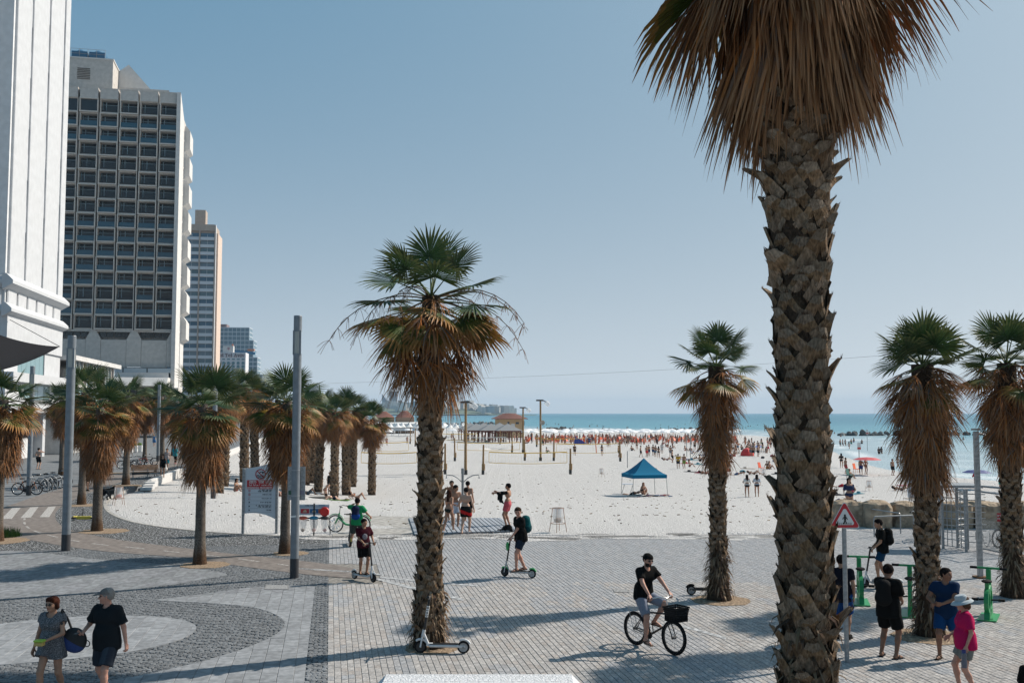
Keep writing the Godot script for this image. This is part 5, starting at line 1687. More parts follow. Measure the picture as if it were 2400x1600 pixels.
	# planters of the far cafe
	for k in 5:
		var pl := thing("planter","white planter box with green shrubs, number %s from the left of the cafe row" % ["one","two","three","four","five"][k],"planter",gp(282 + k * 11,1062 - k * 0.8),0.2,"white planters of the far cafe")
		var b := MB.new(); b.box(Vector3(0,0.4,0),Vector3(0.62,0.8,0.5),Basis(),0.02); put("box",b,M.white,pl)
		var g := MB.new(); g.ball(Vector3(0,0.9,0),Vector3(0.28,0.22,0.22),Basis(),7,5); put("shrub",flat_mesh(g),colour(Color(0.07,0.13,0.03),0.8),pl)
	# grass tuft in the soil at the left edge
	var gr := MB.new()
	for k in 700:
		var a := rng.randf() * TAU; var q := sqrt(rng.randf()) * 0.6
		var p := Vector3(cos(a) * q * 1.3,0,sin(a) * q)
		gr.col = sh(Color(0.05,0.10,0.025),rng.randf_range(0.6,1.5))
		var d := Vector3(rng.randf_range(-0.12,0.12),rng.randf_range(0.15,0.42),rng.randf_range(-0.12,0.12))
		gr.tri(p - Vector3(0.012,0,0),p + Vector3(0.012,0,0),p + d)
	tag(put("grass",gr,M.frond,self,gp(-2,1258) + Vector3(0,0.01,0)),"dark grass tuft at the palm's foot on the left edge","grass","","stuff")
	# white parapet end right under the viewer
	var pw := thing("parapet","rounded top of a white plastered wall at the bottom edge","wall",at(1120,1640,6.2) * Vector3(1,0,1))
	var b := MB.new(); b.box(Vector3(0,1.56,0),Vector3(1.27,3.29,0.5),Basis(),0.07)
	put("wall",b,mat(Color(0.62,0.63,0.65),0.9,0.2,0.2,0.8),pw)
	# overhead cable
	var ca := thing("cable","thin overhead cable sagging across the sky between palms and buildings","cable")
	var cb := MB.new(); var pts := []
	for k in 25:
		var u := k / 24.0
		pts.append(at(lerpf(2420,640,u),lerpf(806,902,u) + 14.0 * sin(PI * u),lerpf(70,120,u)))
	cb.tube(pts,0.012,4,false); put("wire",cb,colour(Color(0.30,0.32,0.35),0.6),ca)
	shower_pad()
func notice_board() -> void:
	var p := (gp(569,1249) + gp(648,1253)) * 0.5
	var t := thing("notice_board","white notice board with red no swimming panel beside the lamp pole","sign",p,0.03)
	var hw := 0.66
	for s in [-1,1]:
		var b := MB.new(); b.box(Vector3(s * hw,1.33 + 0.04 * s,0),Vector3(0.10,2.66 + 0.08 * s,0.16),Basis(),0.01); put("post",b,M.galv,t)
	var poly := PackedVector2Array([Vector2(-hw + 0.05,2.58),Vector2(-hw + 0.05,0.80)])
	for k in 9:
		var u := k / 8.0
		poly.append(Vector2(lerpf(-hw + 0.05,hw - 0.05,u),0.80 + 0.06 * sin(PI * u * 0.8) - 0.26 * pow(u,2.2)))
	for k in 9:
		var u := 1.0 - k / 8.0
		poly.append(Vector2(lerpf(-hw + 0.05,hw - 0.05,u),2.58 + 0.29 * pow(u,1.6)))
	var b := MB.new(); b.prism(poly,Transform3D(),-0.02,0.02); put("panel",b,colour(Color(0.52,0.57,0.62),0.5),t)
	var red := colour(Color(0.42,0.012,0.02),0.5); var ink := colour(Color(0.02,0.03,0.045),0.6)
	var z := 0.022
	var r := MB.new(); r.box(Vector3(-0.02,1.945,z),Vector3(1.02,0.35,0.008)); put("red_panel",r,red,t)
	var tx := MB.new()
	stroke_text("מקום אסור לרחצה",0.095,tx,Vector3(0,2.0,z + 0.006),Vector3.RIGHT,Vector3.UP,0.2)
	stroke_text("مكان ممنوع السباحة فية",0.075,tx,Vector3(0,1.895,z + 0.006),Vector3.RIGHT,Vector3.UP,0.17,0.55)
	put("lettering",tx,M.white,t)
	put("lettering",text_mesh("SWIMMING PROHIBITED",0.068,0.004),M.white,t,Vector3(-0.02,1.815,z + 0.006))
	var em := MB.new(); em.ring(Vector3(0.0,2.35,z + 0.006),Vector3.BACK,0.19,0.018,28,4)
	em.box(Vector3(0.0,2.35,z + 0.008),Vector3(0.37,0.03,0.01),Basis(Vector3.BACK,-PI / 4)); put("prohibition_ring",em,red,t)
	var wv := MB.new()
	for k in 3:
		var pts := []
		for q in 13: pts.append(Vector3(-0.15 + q * 0.025,2.30 - k * 0.055 + 0.018 * sin(q * 1.05),z + 0.003))
		wv.tube(pts.slice(0 if k < 2 else 2,13 if k < 2 else 11),0.014,4)
	wv.ball(Vector3(0.10,2.42,z),Vector3(0.035,0.035,0.008)); wv.tube([Vector3(-0.06,2.36,z),Vector3(-0.02,2.43,z),Vector3(0.06,2.45,z),Vector3(0.07,2.38,z)],0.018,4); put("swimmer_emblem",wv,ink,t)
	var ln := MB.new(); var sm := MB.new(); var ic := MB.new(); var lines := ["מקום אסור לרחצה בים","חציה בים אסורה","אין לרכב על חול","סכנת טביעה לילדים","אין להכניס כלבים לחוף זה","שטח פעיל"]
	for k in 6:
		var y := 1.70 - k * 0.153
		ln.box(Vector3(-0.02,y - 0.085,z),Vector3(0.94,0.005,0.004))
		stroke_text(lines[k],0.042,sm,Vector3(0.44,y - 0.02 + (0.03 if k in [0,4] else 0.0),z + 0.003),Vector3.RIGHT,Vector3.UP,0.2,0.6,false)
		if k in [0,4]: stroke_text("רחצה בתחום החוף אסורה",0.042,sm,Vector3(0.44,y - 0.045,z + 0.003),Vector3.RIGHT,Vector3.UP,0.2,0.6,false)
		if k < 2: ic.ring(Vector3(-0.43,y,z + 0.003),Vector3.BACK,0.038,0.007,14,4); ic.box(Vector3(-0.43,y,z + 0.004),Vector3(0.07,0.009,0.004),Basis(Vector3.BACK,-0.8))
		elif k == 2: ic.tube([Vector3(-0.47,y - 0.035,z),Vector3(-0.43,y + 0.04,z),Vector3(-0.39,y - 0.035,z),Vector3(-0.47,y - 0.035,z)],0.006,4)
		else: sm.box(Vector3(-0.43,y - 0.02,z),Vector3(0.07,0.012,0.004)); sm.ball(Vector3(-0.43,y + 0.012,z),Vector3(0.03,0.02,0.006))
	put("ruled_lines",ln,ink,t); put("small_lettering",sm,ink,t); put("icons",ic,red,t)
	var cr_ := MB.new(); cr_.ring(Vector3(0.45,2.25,z),Vector3.BACK,0.025,0.012,10,4); stroke_text("תל",0.05,cr_,Vector3(0.36,2.22,z + 0.003),Vector3.RIGHT,Vector3.UP); put("city_mark",cr_,colour(Color(0.35,0.3,0.36),0.6),t)
func bin_station() -> void:
	var p := gp(735,1255)
	var t := thing("recycling_station","beach sorting station, lettered board over coloured lids with hanging clear bags","recycling bins",p)
	var b := MB.new(); b.rod(Vector3(-0.0,0,0),Vector3(-0.0,1.25,0),0.03); b.rod(Vector3(0.55,0,-0.5),Vector3(0.55,0.55,-0.4),0.02); put("post",b,M.black,t)
	var bo := MB.new(); bo.box(Vector3(0,1.0,-0.02),Vector3(1.18,0.42,0.03)); put("board",bo,colour(Color(0.55,0.60,0.65),0.5),t)
	for q in [[-0.36,Color(0.45,0.015,0.03)],[-0.0,Color(0.015,0.11,0.25)],[0.33,Color(0.40,0.10,0.03)]]:
		var k := MB.new(); k.box(Vector3(q[0],0.95,0.0),Vector3(0.33,0.17,0.01)); put("picture_panel",k,colour(q[1],0.5),t)
		var pc := MB.new(); pc.prism(PackedVector2Array([Vector2(-0.09,-0.04),Vector2(0.08,-0.045),Vector2(0.05,0.03),Vector2(0.0,0.055),Vector2(-0.05,0.02)]),Transform3D(Basis(),Vector3(q[0],0.95,0.005)),0.0,0.004); put("picture",pc,colour(Color(0.5,0.42,0.3),0.6),t)
	var st_ := MB.new(); st_.box(Vector3(0,1.12,0.0),Vector3(1.16,0.022,0.008)); st_.box(Vector3(0.3,1.17,0),Vector3(0.25,0.03,0.008)); put("stripe",st_,colour(Color(0.03,0.2,0.36),0.5),t)
	var tx := MB.new(); stroke_text("אזור מחזור",0.05,tx,Vector3(-0.2,1.145,0.004),Vector3.RIGHT,Vector3.UP); put("lettering",tx,M.black,t)
	var dc := MB.new(); dc.lathe([Vector2(0,-0.03),Vector2(0.17,-0.03),Vector2(0.185,0.0),Vector2(0.17,0.03),Vector2(0.12,0.03),Vector2(0.115,0.018),Vector2(0,0.018)],Vector3(0.42,0.93,0.06),22,Basis(Vector3.RIGHT,PI / 2)); put("open_lid",dc,colour(Color(0.62,0.02,0.015),0.45),t)
	var rl := MB.new(); rl.rod(Vector3(-0.6,0.68,0.05),Vector3(0.55,0.68,0.05),0.03); put("rail",rl,M.black,t)
	for k in 3:
		var x := -0.42 + 0.43 * k
		var c: Color = [Color(0.55,0.09,0.04),Color(0.015,0.20,0.32),Color(0.02,0.02,0.02)][k]
		var l := MB.new(); l.ball(Vector3(x,0.69,0.08),Vector3(0.19,0.075,0.14)); put("lid",l,colour(c,0.4),t)
		var bg := MB.new(); bg.lathe([Vector2(0.02,0.14),Vector2(0.10,0.22),Vector2(0.15,0.45),Vector2(0.16,0.64)],Vector3(x,0,0.08),12)
		put("clear_bag",bg,glass(Color(0.75,0.75,0.75),0.35),t)
		var li := MB.new(); li.ball(Vector3(x,0.22,0.08),Vector3(0.07,0.07,0.06),Basis(),6,4); put("litter",li,colour([Color(0.4,0.3,0.22),Color(0.5,0.2,0.15),Color(0.25,0.1,0.1)][k],0.8),t)
func shower_pad() -> void:
	structure("concrete_apron",sheet(px_poly([779,1257,783,1215,880,1209,968,1212,975,1251]),0.02,0.15),M.concrete)
	var deck := thing("deck","","",gp(1075,1232),0.0,"","structure")
	for k in 22:
		var u := k / 21.0
		var a := gp(lerpf(962,1168,u),1214,0.05) - deck.position; var c := gp(lerpf(976,1212,u),lerpf(1252,1243,u),0.05) - deck.position
		var d := c - a
		var b := MB.new(); b.box((a + c) / 2,Vector3(0.16,0.04,d.length()),Basis(Vector3.UP,atan2(d.x,d.z)),0.008)
		put("plank",b,colour(sh(Color(0.34,0.37,0.41),0.88 + 0.05 * ((k * 7) % 5)),0.85,0.3,0.6),deck)
	var s := thing("beach_shower","steel beach shower post with two curved arms above the bathers","shower",gp(1084,1232))
	var b := MB.new(); b.lathe([Vector2(0.055,0),Vector2(0.055,2.2),Vector2(0.07,2.2),Vector2(0.07,2.42),Vector2(0,2.44)],Vector3.ZERO,12); put("post",b,M.galv,s)
	for q in [-1,1]:
		var a := MB.new(); a.tube([Vector3(0.05 * q,1.85,0),Vector3(0.2 * q,2.0,0),Vector3(0.42 * q,2.12,0),Vector3(0.68 * q,2.15,0),Vector3(0.70 * q,2.04,0)],0.02,6); a.lathe([Vector2(0.035,2.0),Vector2(0.02,2.06)],Vector3(0.70 * q,0,0),8); put("arm",a,M.galv,s)
# ------------------------------------------------------------------ figures: capsule fields meshed as surface nets
# a primitive: [a, b, ra, rb, k, cut point or null, cut normal]
func nets(prims: Array,cell: float,b: MB,cf: Variant = null,minus: Array = [],crease := 0.0) -> void:
	var lo := Vector3(1e9,1e9,1e9); var hi := -lo
	for p in prims:
		var r := maxf(p[2],p[3]) + 0.02
		for q in [p[0],p[1]]:
			lo = lo.min(q - Vector3.ONE * r); hi = hi.max(q + Vector3.ONE * r)
	lo -= Vector3.ONE * cell * 2.0; hi += Vector3.ONE * cell * 2.0
	var nx := int((hi.x - lo.x) / cell) + 2; var ny := int((hi.y - lo.y) / cell) + 2; var nz := int((hi.z - lo.z) / cell) + 2
	var far := 9.0
	var f := PackedFloat32Array(); f.resize(nx * ny * nz); f.fill(far)
	for pass_ in 2:
		for p in (prims if pass_ == 0 else minus):
			var a: Vector3 = p[0]; var ba: Vector3 = (p[1] as Vector3) - a
			var ra: float = p[2]; var rb: float = p[3]; var k: float = p[4]
			var L := maxf(ba.length_squared(),1e-9)
			var m := maxf(ra,rb) + k + cell * 2.0
			var l2 := (a.min(p[1]) - Vector3.ONE * m - lo) / cell; var h2 := (a.max(p[1]) + Vector3.ONE * m - lo) / cell
			var cut: bool = p.size() > 5 and p[5] != null
			var cp: Vector3 = p[5] if cut else Vector3.ZERO
			var cn: Vector3 = p[6] if cut else Vector3.ZERO
			for z in range(maxi(0,int(l2.z)),mini(nz,int(h2.z) + 1)):
				for y in range(maxi(0,int(l2.y)),mini(ny,int(h2.y) + 1)):
					var row := (z * ny + y) * nx
					for x in range(maxi(0,int(l2.x)),mini(nx,int(h2.x) + 1)):
						var q := lo + Vector3(x,y,z) * cell
						var pa := q - a
						var h := clampf(pa.dot(ba) / L,0.0,1.0)
						var d := (pa - ba * h).length() - (ra + (rb - ra) * h)
						if cut: d = maxf(d,(q - cp).dot(cn))
						var o := f[row + x]
						if pass_ == 1:
							f[row + x] = maxf(o,-d)
						elif o >= far: f[row + x] = d
						else:
							var e := maxf(k - absf(d - o),0.0) / k
							f[row + x] = minf(d,o) - e * e * k * 0.25
	var id := PackedInt32Array(); id.resize(nx * ny * nz); id.fill(-1)
	var lim := cell * 1.8
	var sl := nx * ny
	for z in nz - 1:
		for y in ny - 1:
			var row := (z * ny + y) * nx
			for x in nx - 1:
				var i := row + x
				if absf(f[i]) > lim: continue
				var c := [f[i],f[i + 1],f[i + nx],f[i + nx + 1],f[i + sl],f[i + sl + 1],f[i + sl + nx],f[i + sl + nx + 1]]
				var neg := 0
				for q in 8:
					if c[q] < 0.0: neg += 1
				if neg == 0 or neg == 8: continue
				var s := Vector3.ZERO; var cnt := 0
				for e in [[0,1],[2,3],[4,5],[6,7],[0,2],[1,3],[4,6],[5,7],[0,4],[1,5],[2,6],[3,7]]:
					var u: float = c[e[0]]; var w: float = c[e[1]]
					if (u < 0.0) != (w < 0.0):
						var t := u / (u - w)
						var p0 := Vector3(e[0] & 1,(e[0] >> 1) & 1,e[0] >> 2); var p1 := Vector3(e[1] & 1,(e[1] >> 1) & 1,e[1] >> 2)
						s += p0.lerp(p1,t); cnt += 1
				for q in 8: c[q] = minf(c[q],cell * 3.0)
				var n := Vector3(c[1] + c[3] + c[5] + c[7] - c[0] - c[2] - c[4] - c[6],c[2] + c[3] + c[6] + c[7] - c[0] - c[1] - c[4] - c[5],c[4] + c[5] + c[6] + c[7] - c[0] - c[1] - c[2] - c[3]).normalized()
				var pos := lo + (Vector3(x,y,z) + s / cnt) * cell
				if cf is Callable: b.col = cf.call(pos,n)
				if crease > 0.0: pos += n * crease * (crease_noise.get_noise_3d(pos.x,pos.y * 0.55,pos.z))
				id[i] = b.vert(pos,n)
	for z in range(1,nz - 1):
		for y in range(1,ny - 1):
			var row := (z * ny + y) * nx
			for x in range(1,nx - 1):
				var i := row + x
				if absf(f[i]) > lim: continue
				for ax in 3:
					var st_: int = [1,nx,sl][ax]
					if (f[i] < 0.0) == (f[i + st_] < 0.0): continue
					var u: int = [nx,sl,1][ax]; var w: int = [sl,1,nx][ax]
					var q := [id[i],id[i - u],id[i - u - w],id[i - w]]
					if q[0] < 0 or q[1] < 0 or q[2] < 0 or q[3] < 0: continue
					if f[i] < 0.0: b.ix.append_array([q[0],q[2],q[1],q[0],q[3],q[2]])
					else: b.ix.append_array([q[0],q[1],q[2],q[0],q[2],q[3]])
var crease_noise := FastNoiseLite.new()
func bend2(a: Vector3, c: Vector3, l1: float, l2: float, hint: Vector3) -> Array:   # the middle joint of a limb that reaches from a to c
	var d := c - a
	var L := clampf(d.length(),0.06,(l1 + l2) * 0.995)
	var u := d.normalized()
	var x := (l1 * l1 - l2 * l2 + L * L) / (2.0 * L)
	var y := sqrt(maxf(0.0,l1 * l1 - x * x))
	var side := (hint - u * hint.dot(u)).normalized()
	return [a + u * x + side * y,a + u * L]
func hand_prims(w: Vector3, d: Vector3, palm: Vector3, left: bool, curl: float) -> Array:   # wrist, direction, palm normal
	var P := []
	d = d.normalized()
	palm = (palm - d * palm.dot(d)).normalized()
	var s := d.cross(palm) * (1.0 if left else -1.0)     # towards the thumb
	for k in 4:
		var off := (1.5 - k) * 0.021
		var kn: Vector3 = w + d * [0.086,0.090,0.085,0.078][k] + s * off
		P.append([w + s * off * 0.6 + d * 0.01,kn,0.015,0.0125,0.012])
		var dir := (d + s * off * 0.8).normalized()
		var q := kn
		var ln: float = [0.072,0.080,0.074,0.058][k]
		for j in 3:
			var an: float = curl * [0.9,1.25,0.8][j] + 0.12
			dir = (dir * cos(an) + (palm - dir * palm.dot(dir)).normalized() * sin(an)).normalized()
			var e: Vector3 = q + dir * ln * [0.46,0.31,0.23][j]
			P.append([q,e,0.0098 - j * 0.0008,0.0090 - j * 0.0008,0.003])
			q = e
	var t0 := w + d * 0.022 + s * 0.024
	var t1 := t0 + (d * 0.55 + s * 0.75 + palm * 0.25).normalized() * 0.042
	var t2 := t1 + (d * 0.9 + s * (0.45 - 0.5 * curl) + palm * (0.2 + 0.8 * curl)).normalized() * 0.034
	P.append([t0,t1,0.0150,0.0115,0.012]); P.append([t1,t2,0.0110,0.0088,0.004])
	P.append([t2,t2 + (d + palm * 0.6 * curl + s * 0.1).normalized() * 0.024,0.0095,0.008,0.004])
	return P
func tone(k: String) -> Color:
	return {"fair": Color(0.50,0.31,0.225),"tan": Color(0.40,0.225,0.15),"olive": Color(0.33,0.18,0.115),"brown": Color(0.24,0.125,0.08),"pink": Color(0.50,0.27,0.20)}[k]
# o.pose: hip, lean, side, twist, hturn, wl/wr wrists, el/er elbow hints, al/ar ankles, kl/kr knee hints, tl/tr toe directions, head [yaw, pitch], gl/gr curl, hl/hr hand directions
func figure(label: String,where: Vector3,turn: float,o: Dictionary,group := "") -> Node3D:
	var t := thing("person",label,"person",where,turn,group)
	var H: float = o.get("h",1.75) / 1.75
	t.scale = Vector3.ONE * H
	var P: Dictionary = o.get("pose",{})
	var cell: float = o.get("cell",0.02)
	var skin: Color = tone(o.get("skin","tan"))
	var fem: bool = o.get("fem",false)
	var big: float = o.get("big",1.0)
	var hip: Vector3 = P.get("hip",Vector3(0,0.93,0))
	var hb := Basis(Vector3.UP,P.get("hturn",0.0)) * Basis(Vector3.RIGHT,P.get("hlean",P.get("lean",0.0) * 0.5))
	var cb := Basis(Vector3.UP,P.get("twist",P.get("hturn",0.0))) * Basis(Vector3.RIGHT,P.get("lean",0.0)) * Basis(Vector3.BACK,P.get("side",0.0))
	var up := cb * Vector3.UP; var rx := cb * Vector3.RIGHT; var fz := cb * Vector3.BACK
	var hx := hb * Vector3.RIGHT
	var waist := hip + hb * Vector3(0,0.13,0)
	var neck := waist + up * 0.415
	var sw := (0.165 if fem else 0.19) * lerpf(1.0,big,0.4)
	var shl := neck + rx * sw - up * 0.055; var shr := neck - rx * sw - up * 0.055
	var head_b := cb * Basis(Vector3.UP,P.get("head",[0.0,0.0])[0]) * Basis(Vector3.RIGHT,P.get("head",[0.0,0.0])[1])
	if P.has("head_free"): head_b = Basis(Vector3.UP,P.head_free[0]) * Basis(Vector3.RIGHT,P.head_free[1])
	var hc := neck + up * 0.075 + head_b * Vector3(0,0.085,0.025)
	var jl := hip + hx * 0.095 - hb * Vector3(0,0.03,0); var jr := hip - hx * 0.095 - hb * Vector3(0,0.03,0)
	var al: Vector3 = P.get("al",Vector3(0.11,0.08,-0.01)); var ar: Vector3 = P.get("ar",Vector3(-0.11,0.08,-0.01))
	var q := bend2(jl,al,0.435,0.43,P.get("kl",hb * Vector3(0.15,0,1))); var kl: Vector3 = q[0]; al = q[1]
	q = bend2(jr,ar,0.435,0.43,P.get("kr",hb * Vector3(-0.15,0,1))); var kr: Vector3 = q[0]; ar = q[1]
	var wl: Vector3 = P.get("wl",shl + Vector3(0.05,-0.53,0.06)); var wr: Vector3 = P.get("wr",shr + Vector3(-0.05,-0.53,0.06))
	q = bend2(shl,wl,0.29,0.265,P.get("el",cb * Vector3(0.4,-0.2,-1))); var el: Vector3 = q[0]; wl = q[1]
	q = bend2(shr,wr,0.29,0.265,P.get("er",cb * Vector3(-0.4,-0.2,-1))); var er: Vector3 = q[0]; wr = q[1]
	# ---- body
	var g := big
	var torso := [
		[waist + up * 0.24 - rx * 0.075 + fz * 0.005,waist + up * 0.24 + rx * 0.075 + fz * 0.005,0.112 * g,0.112 * g,0.07],
		[waist + up * 0.34 - rx * (sw - 0.06),waist + up * 0.34 + rx * (sw - 0.06),0.07,0.07,0.06],
		[waist - hx * 0.055,waist + hx * 0.055,(0.095 if fem else 0.105) * g,(0.095 if fem else 0.105) * g,0.08],
		[hip - hx * 0.078,hip + hx * 0.078,(0.122 if fem else 0.112) * g,(0.122 if fem else 0.112) * g,0.08]]
	var limbs := [
		[neck - up * 0.05,neck + up * 0.085,0.060,0.055,0.05],
		[shl,el,0.054 if not fem else 0.044,0.041 if not fem else 0.036,0.04],[el,wl,0.041 if not fem else 0.036,0.027 if not fem else 0.024,0.02],
		[shr,er,0.054 if not fem else 0.044,0.041 if not fem else 0.036,0.04],[er,wr,0.041 if not fem else 0.036,0.027 if not fem else 0.024,0.02]]
	for s in [[jl,kl,al,"tl",1.0],[jr,kr,ar,"tr",-1.0]]:
		limbs.append([s[0],s[1],0.086 * lerpf(1.0,g,0.6),0.056,0.06]); limbs.append([s[1],(s[1] as Vector3).lerp(s[2],0.35) - hb * Vector3(0,0,0.012),0.054,0.055,0.03]); limbs.append([(s[1] as Vector3).lerp(s[2],0.3),s[2],0.052,0.036,0.03])
		var toe: Vector3 = P.get(s[3],hb * Vector3(0.25 * s[4],0,1)); toe = toe.normalized()
		var ank: Vector3 = s[2]
		var dn: Vector3 = P.get("down",Vector3.DOWN)
		limbs.append([ank + dn * 0.035 - toe * 0.035,ank + dn * 0.045 + toe * 0.10,0.038,0.034,0.03]); limbs.append([ank + dn * 0.048 + toe * 0.09,ank + dn * 0.056 + toe * 0.165,0.034,0.020,0.02])
	if fem:
		for s in [-1,1]: torso.append([waist + up * 0.24 + rx * 0.07 * s + fz * 0.085,waist + up * 0.22 + rx * 0.07 * s + fz * 0.09,0.055,0.052,0.03])
		for s in [-1,1]: torso.append([hip + hx * 0.06 * s - hb * Vector3(0,0.03,0.06),hip + hx * 0.06 * s - hb * Vector3(0,0.04,0.06),0.085,0.085,0.04])
	if g > 1.05: torso.append([waist + fz * 0.05 - rx * 0.03,waist + fz * 0.05 + rx * 0.03,0.11 * g,0.11 * g,0.06])
	var b := MB.new()
	b.col = skin
	nets(torso + limbs,cell,b,func(p: Vector3,n: Vector3) -> Color: return sh(skin,1.0 + 0.05 * sin(p.y * 31.0)))
	# head
	var inv := head_b.inverse()
	var hp := []
	for e in [[0,0.030,-0.022,0,0.022,0.012,0.092,0.086,0.03],[0,-0.02,0.035,0,-0.075,0.055,0.066,0.042,0.03],[-0.034,-0.025,0.06,0.034,-0.025,0.06,0.034,0.034,0.02],[-0.032,0.028,0.078,0.032,0.028,0.078,0.018,0.018,0.015],[0,0.008,0.098,0,-0.032,0.117,0.009,0.0145,0.012],
			[-0.012,-0.034,0.105,0.012,-0.034,0.105,0.009,0.009,0.008],[-0.016,-0.060,0.094,0.016,-0.060,0.094,0.0085,0.0085,0.006],[0,-0.09,0.075,0,-0.092,0.078,0.021,0.02,0.02],[0.084,0.012,-0.004,0.082,-0.022,0.004,0.016,0.011,0.008],[-0.084,0.012,-0.004,-0.082,-0.022,0.004,0.016,0.011,0.008],[0,-0.06,-0.01,0,-0.13,-0.03,0.058,0.056,0.04]]:
		hp.append([hc + head_b * Vector3(e[0],e[1],e[2]),hc + head_b * Vector3(e[3],e[4],e[5]),e[6],e[7],e[8]])
	var beard: bool = o.has("beard")
	var hairc: Color = o.get("hair",["short",Color(0.02,0.015,0.012)])[1]
	var hcol := func(p: Vector3,n: Vector3) -> Color:
		var l := inv * (p - hc)
		if absf(l.y + 0.060) < 0.010 and absf(l.x) < 0.026 and l.z > 0.08: return Color(skin.r * 0.75,skin.g * 0.5,skin.b * 0.5)
		if Vector2(absf(l.x) - 0.033,l.y - 0.006).length() < 0.0105 and l.z > 0.06: return Color(0.03,0.022,0.02)
		if absf(l.y - 0.033) < 0.006 and absf(l.x) > 0.014 and absf(l.x) < 0.052 and l.z > 0.06: return hairc.lerp(skin,0.25)
		if beard and l.y < -0.042 and l.z > 0.0: return hairc
		return skin
	nets(hp,0.0075 if cell < 0.028 else 0.012,b,hcol)
	b.col = skin
	var dl: Vector3 = P.get("hl",(wl - el).normalized()); var dr: Vector3 = P.get("hr",(wr - er).normalized())
	var pl: Vector3 = P.get("pl",-rx + Vector3(0,0,0.01)); var pr: Vector3 = P.get("pr",rx + Vector3(0,0,0.01))
	if cell < 0.03:
		nets(hand_prims(wl,dl,pl,true,P.get("gl",0.35)),0.0055,b); nets(hand_prims(wr,dr,pr,false,P.get("gr",0.35)),0.0055,b)
	put("body",b,M.skin,t)
	# ---- clothes
	if o.has("top"):
		var T: Dictionary = o.top
		var ease: float = T.get("ease",0.018)
		var pr_ := []
		var hem: float = T.get("hem", -0.12)       # along the spine, from the hip
		var hp_ := hip + up * hem
		for s in torso: pr_.append([s[0],s[1],s[2] + ease,s[3] + ease,s[4],hp_,-up])
		pr_.append([waist - hx * 0.06 + up * 0.02,hip - hx * 0.07 + up * (hem + 0.02),0.112 * g + ease,0.112 * g + ease * 1.6,0.06,hp_,-up]); pr_.append([waist + hx * 0.06 + up * 0.02,hip + hx * 0.07 + up * (hem + 0.02),0.112 * g + ease,0.112 * g + ease * 1.6,0.06,hp_,-up])
		var sl: float = T.get("sleeve",0.62)
		if sl > 0.0:
			for s in [[shl,el],[shr,er]]:
				var dd: Vector3 = (s[1] - s[0]).normalized(); var e: Vector3 = (s[0] as Vector3).lerp(s[1],sl)
				pr_.append([s[0],e,0.060 + ease * 0.6,0.058 + ease * 1.1,0.05,e,dd])
		pr_.append([neck - up * 0.10,neck + up * 0.0,0.085,0.066,0.05])
		var mb := MB.new(); mb.col = T.c
		nets(pr_,cell,mb,null,[[neck - up * 0.005 + fz * 0.03,neck + up * 0.14 + fz * 0.035,T.get("neck",0.062),0.09,0.01]],0.011)
		var so := put("shirt",mb,T.get("m",M.cloth),t)
		if T.has("print"):
			var k := MB.new(); k.ball(waist + up * 0.14 + fz * (0.118 * g + ease),Vector3(0.085,0.10,0.02),cb,12,8); put("shirt_print",k,paisley(T.print,Color(0.5,0.48,0.5)),so)
	if o.has("bottom"):
		var T: Dictionary = o.bottom
		var ease: float = T.get("ease",0.022)
		var ln: float = T.get("len",0.8)
		var pr_ := []
		var wp := hip + hb * Vector3(0,T.get("rise",0.10),0)
		var hup := hb * Vector3.UP
		pr_.append([hip - hx * 0.078,hip + hx * 0.078,(0.122 if fem else 0.114) * g + ease * 0.7,(0.122 if fem else 0.114) * g + ease * 0.7,0.06,wp,hup]); pr_.append([waist - hx * 0.05,waist + hx * 0.05,0.106 * g + ease * 0.4,0.106 * g + ease * 0.4,0.06,wp,hup])
		for s in [[jl,kl,al],[jr,kr,ar]]:
			if ln > 1.0:
				pr_.append([s[0],s[1],0.088 + ease,0.062 + ease * 0.6,0.04]); var e2: Vector3 = (s[1] as Vector3).lerp(s[2],ln - 1.0); pr_.append([s[1],e2,0.062 + ease * 0.6,0.05 + ease * 0.5,0.03,e2,(s[2] - s[1]).normalized()])
				continue
			if ln <= 0.05: continue
			var e: Vector3 = (s[0] as Vector3).lerp(s[1],ln)
			pr_.append([s[0],e,0.090 * lerpf(1.0,g,0.6) + ease,lerpf(0.088,0.060,ln) + ease * T.get("flare",1.3),0.035,e,(s[1] - s[0]).normalized()])
		if fem and ln <= 0.05:
			for s in [-1,1]: pr_.append([hip + hx * 0.06 * s - hb * Vector3(0,0.03,0.06),hip + hx * 0.06 * s - hb * Vector3(0,0.04,0.06),0.09,0.09,0.04])
		var mb := MB.new(); mb.col = T.c
		var minus := []
		if ln <= 0.05:
			for s in [[jl,kl],[jr,kr]]: minus.append([s[0] + (s[1] - s[0]) * 0.28 + hx * (0.05 if s[0] == jl else -0.05),s[1],0.095,0.2,0.01])
		nets(pr_,cell,mb,T.get("cf"),minus,0.012 if ln > 0.1 else 0.0)
		put("shorts" if ln <= 1.0 else "trousers",mb,T.get("m",M.cloth),t)
	if o.has("bra"):
		var mb := MB.new(); mb.col = o.bra
		var pr_ := []
		for s in [-1,1]: pr_.append([waist + up * 0.24 + rx * 0.07 * s + fz * 0.09,waist + up * 0.225 + rx * 0.07 * s + fz * 0.094,0.062,0.06,0.01])
		nets(pr_,cell * 0.7,mb)
		mb.tube([waist + up * 0.22 - rx * 0.16 + fz * 0.06,waist + up * 0.22 - rx * 0.19,waist + up * 0.22 - rx * 0.10 - fz * 0.115,waist + up * 0.22 + rx * 0.10 - fz * 0.115,waist + up * 0.22 + rx * 0.19,waist + up * 0.22 + rx * 0.16 + fz * 0.06],0.012,5)
		put("bikini_top",mb,M.cloth,t)
	# hair and headgear
	var hs: String = o.get("hair",["short",Color()])[0]
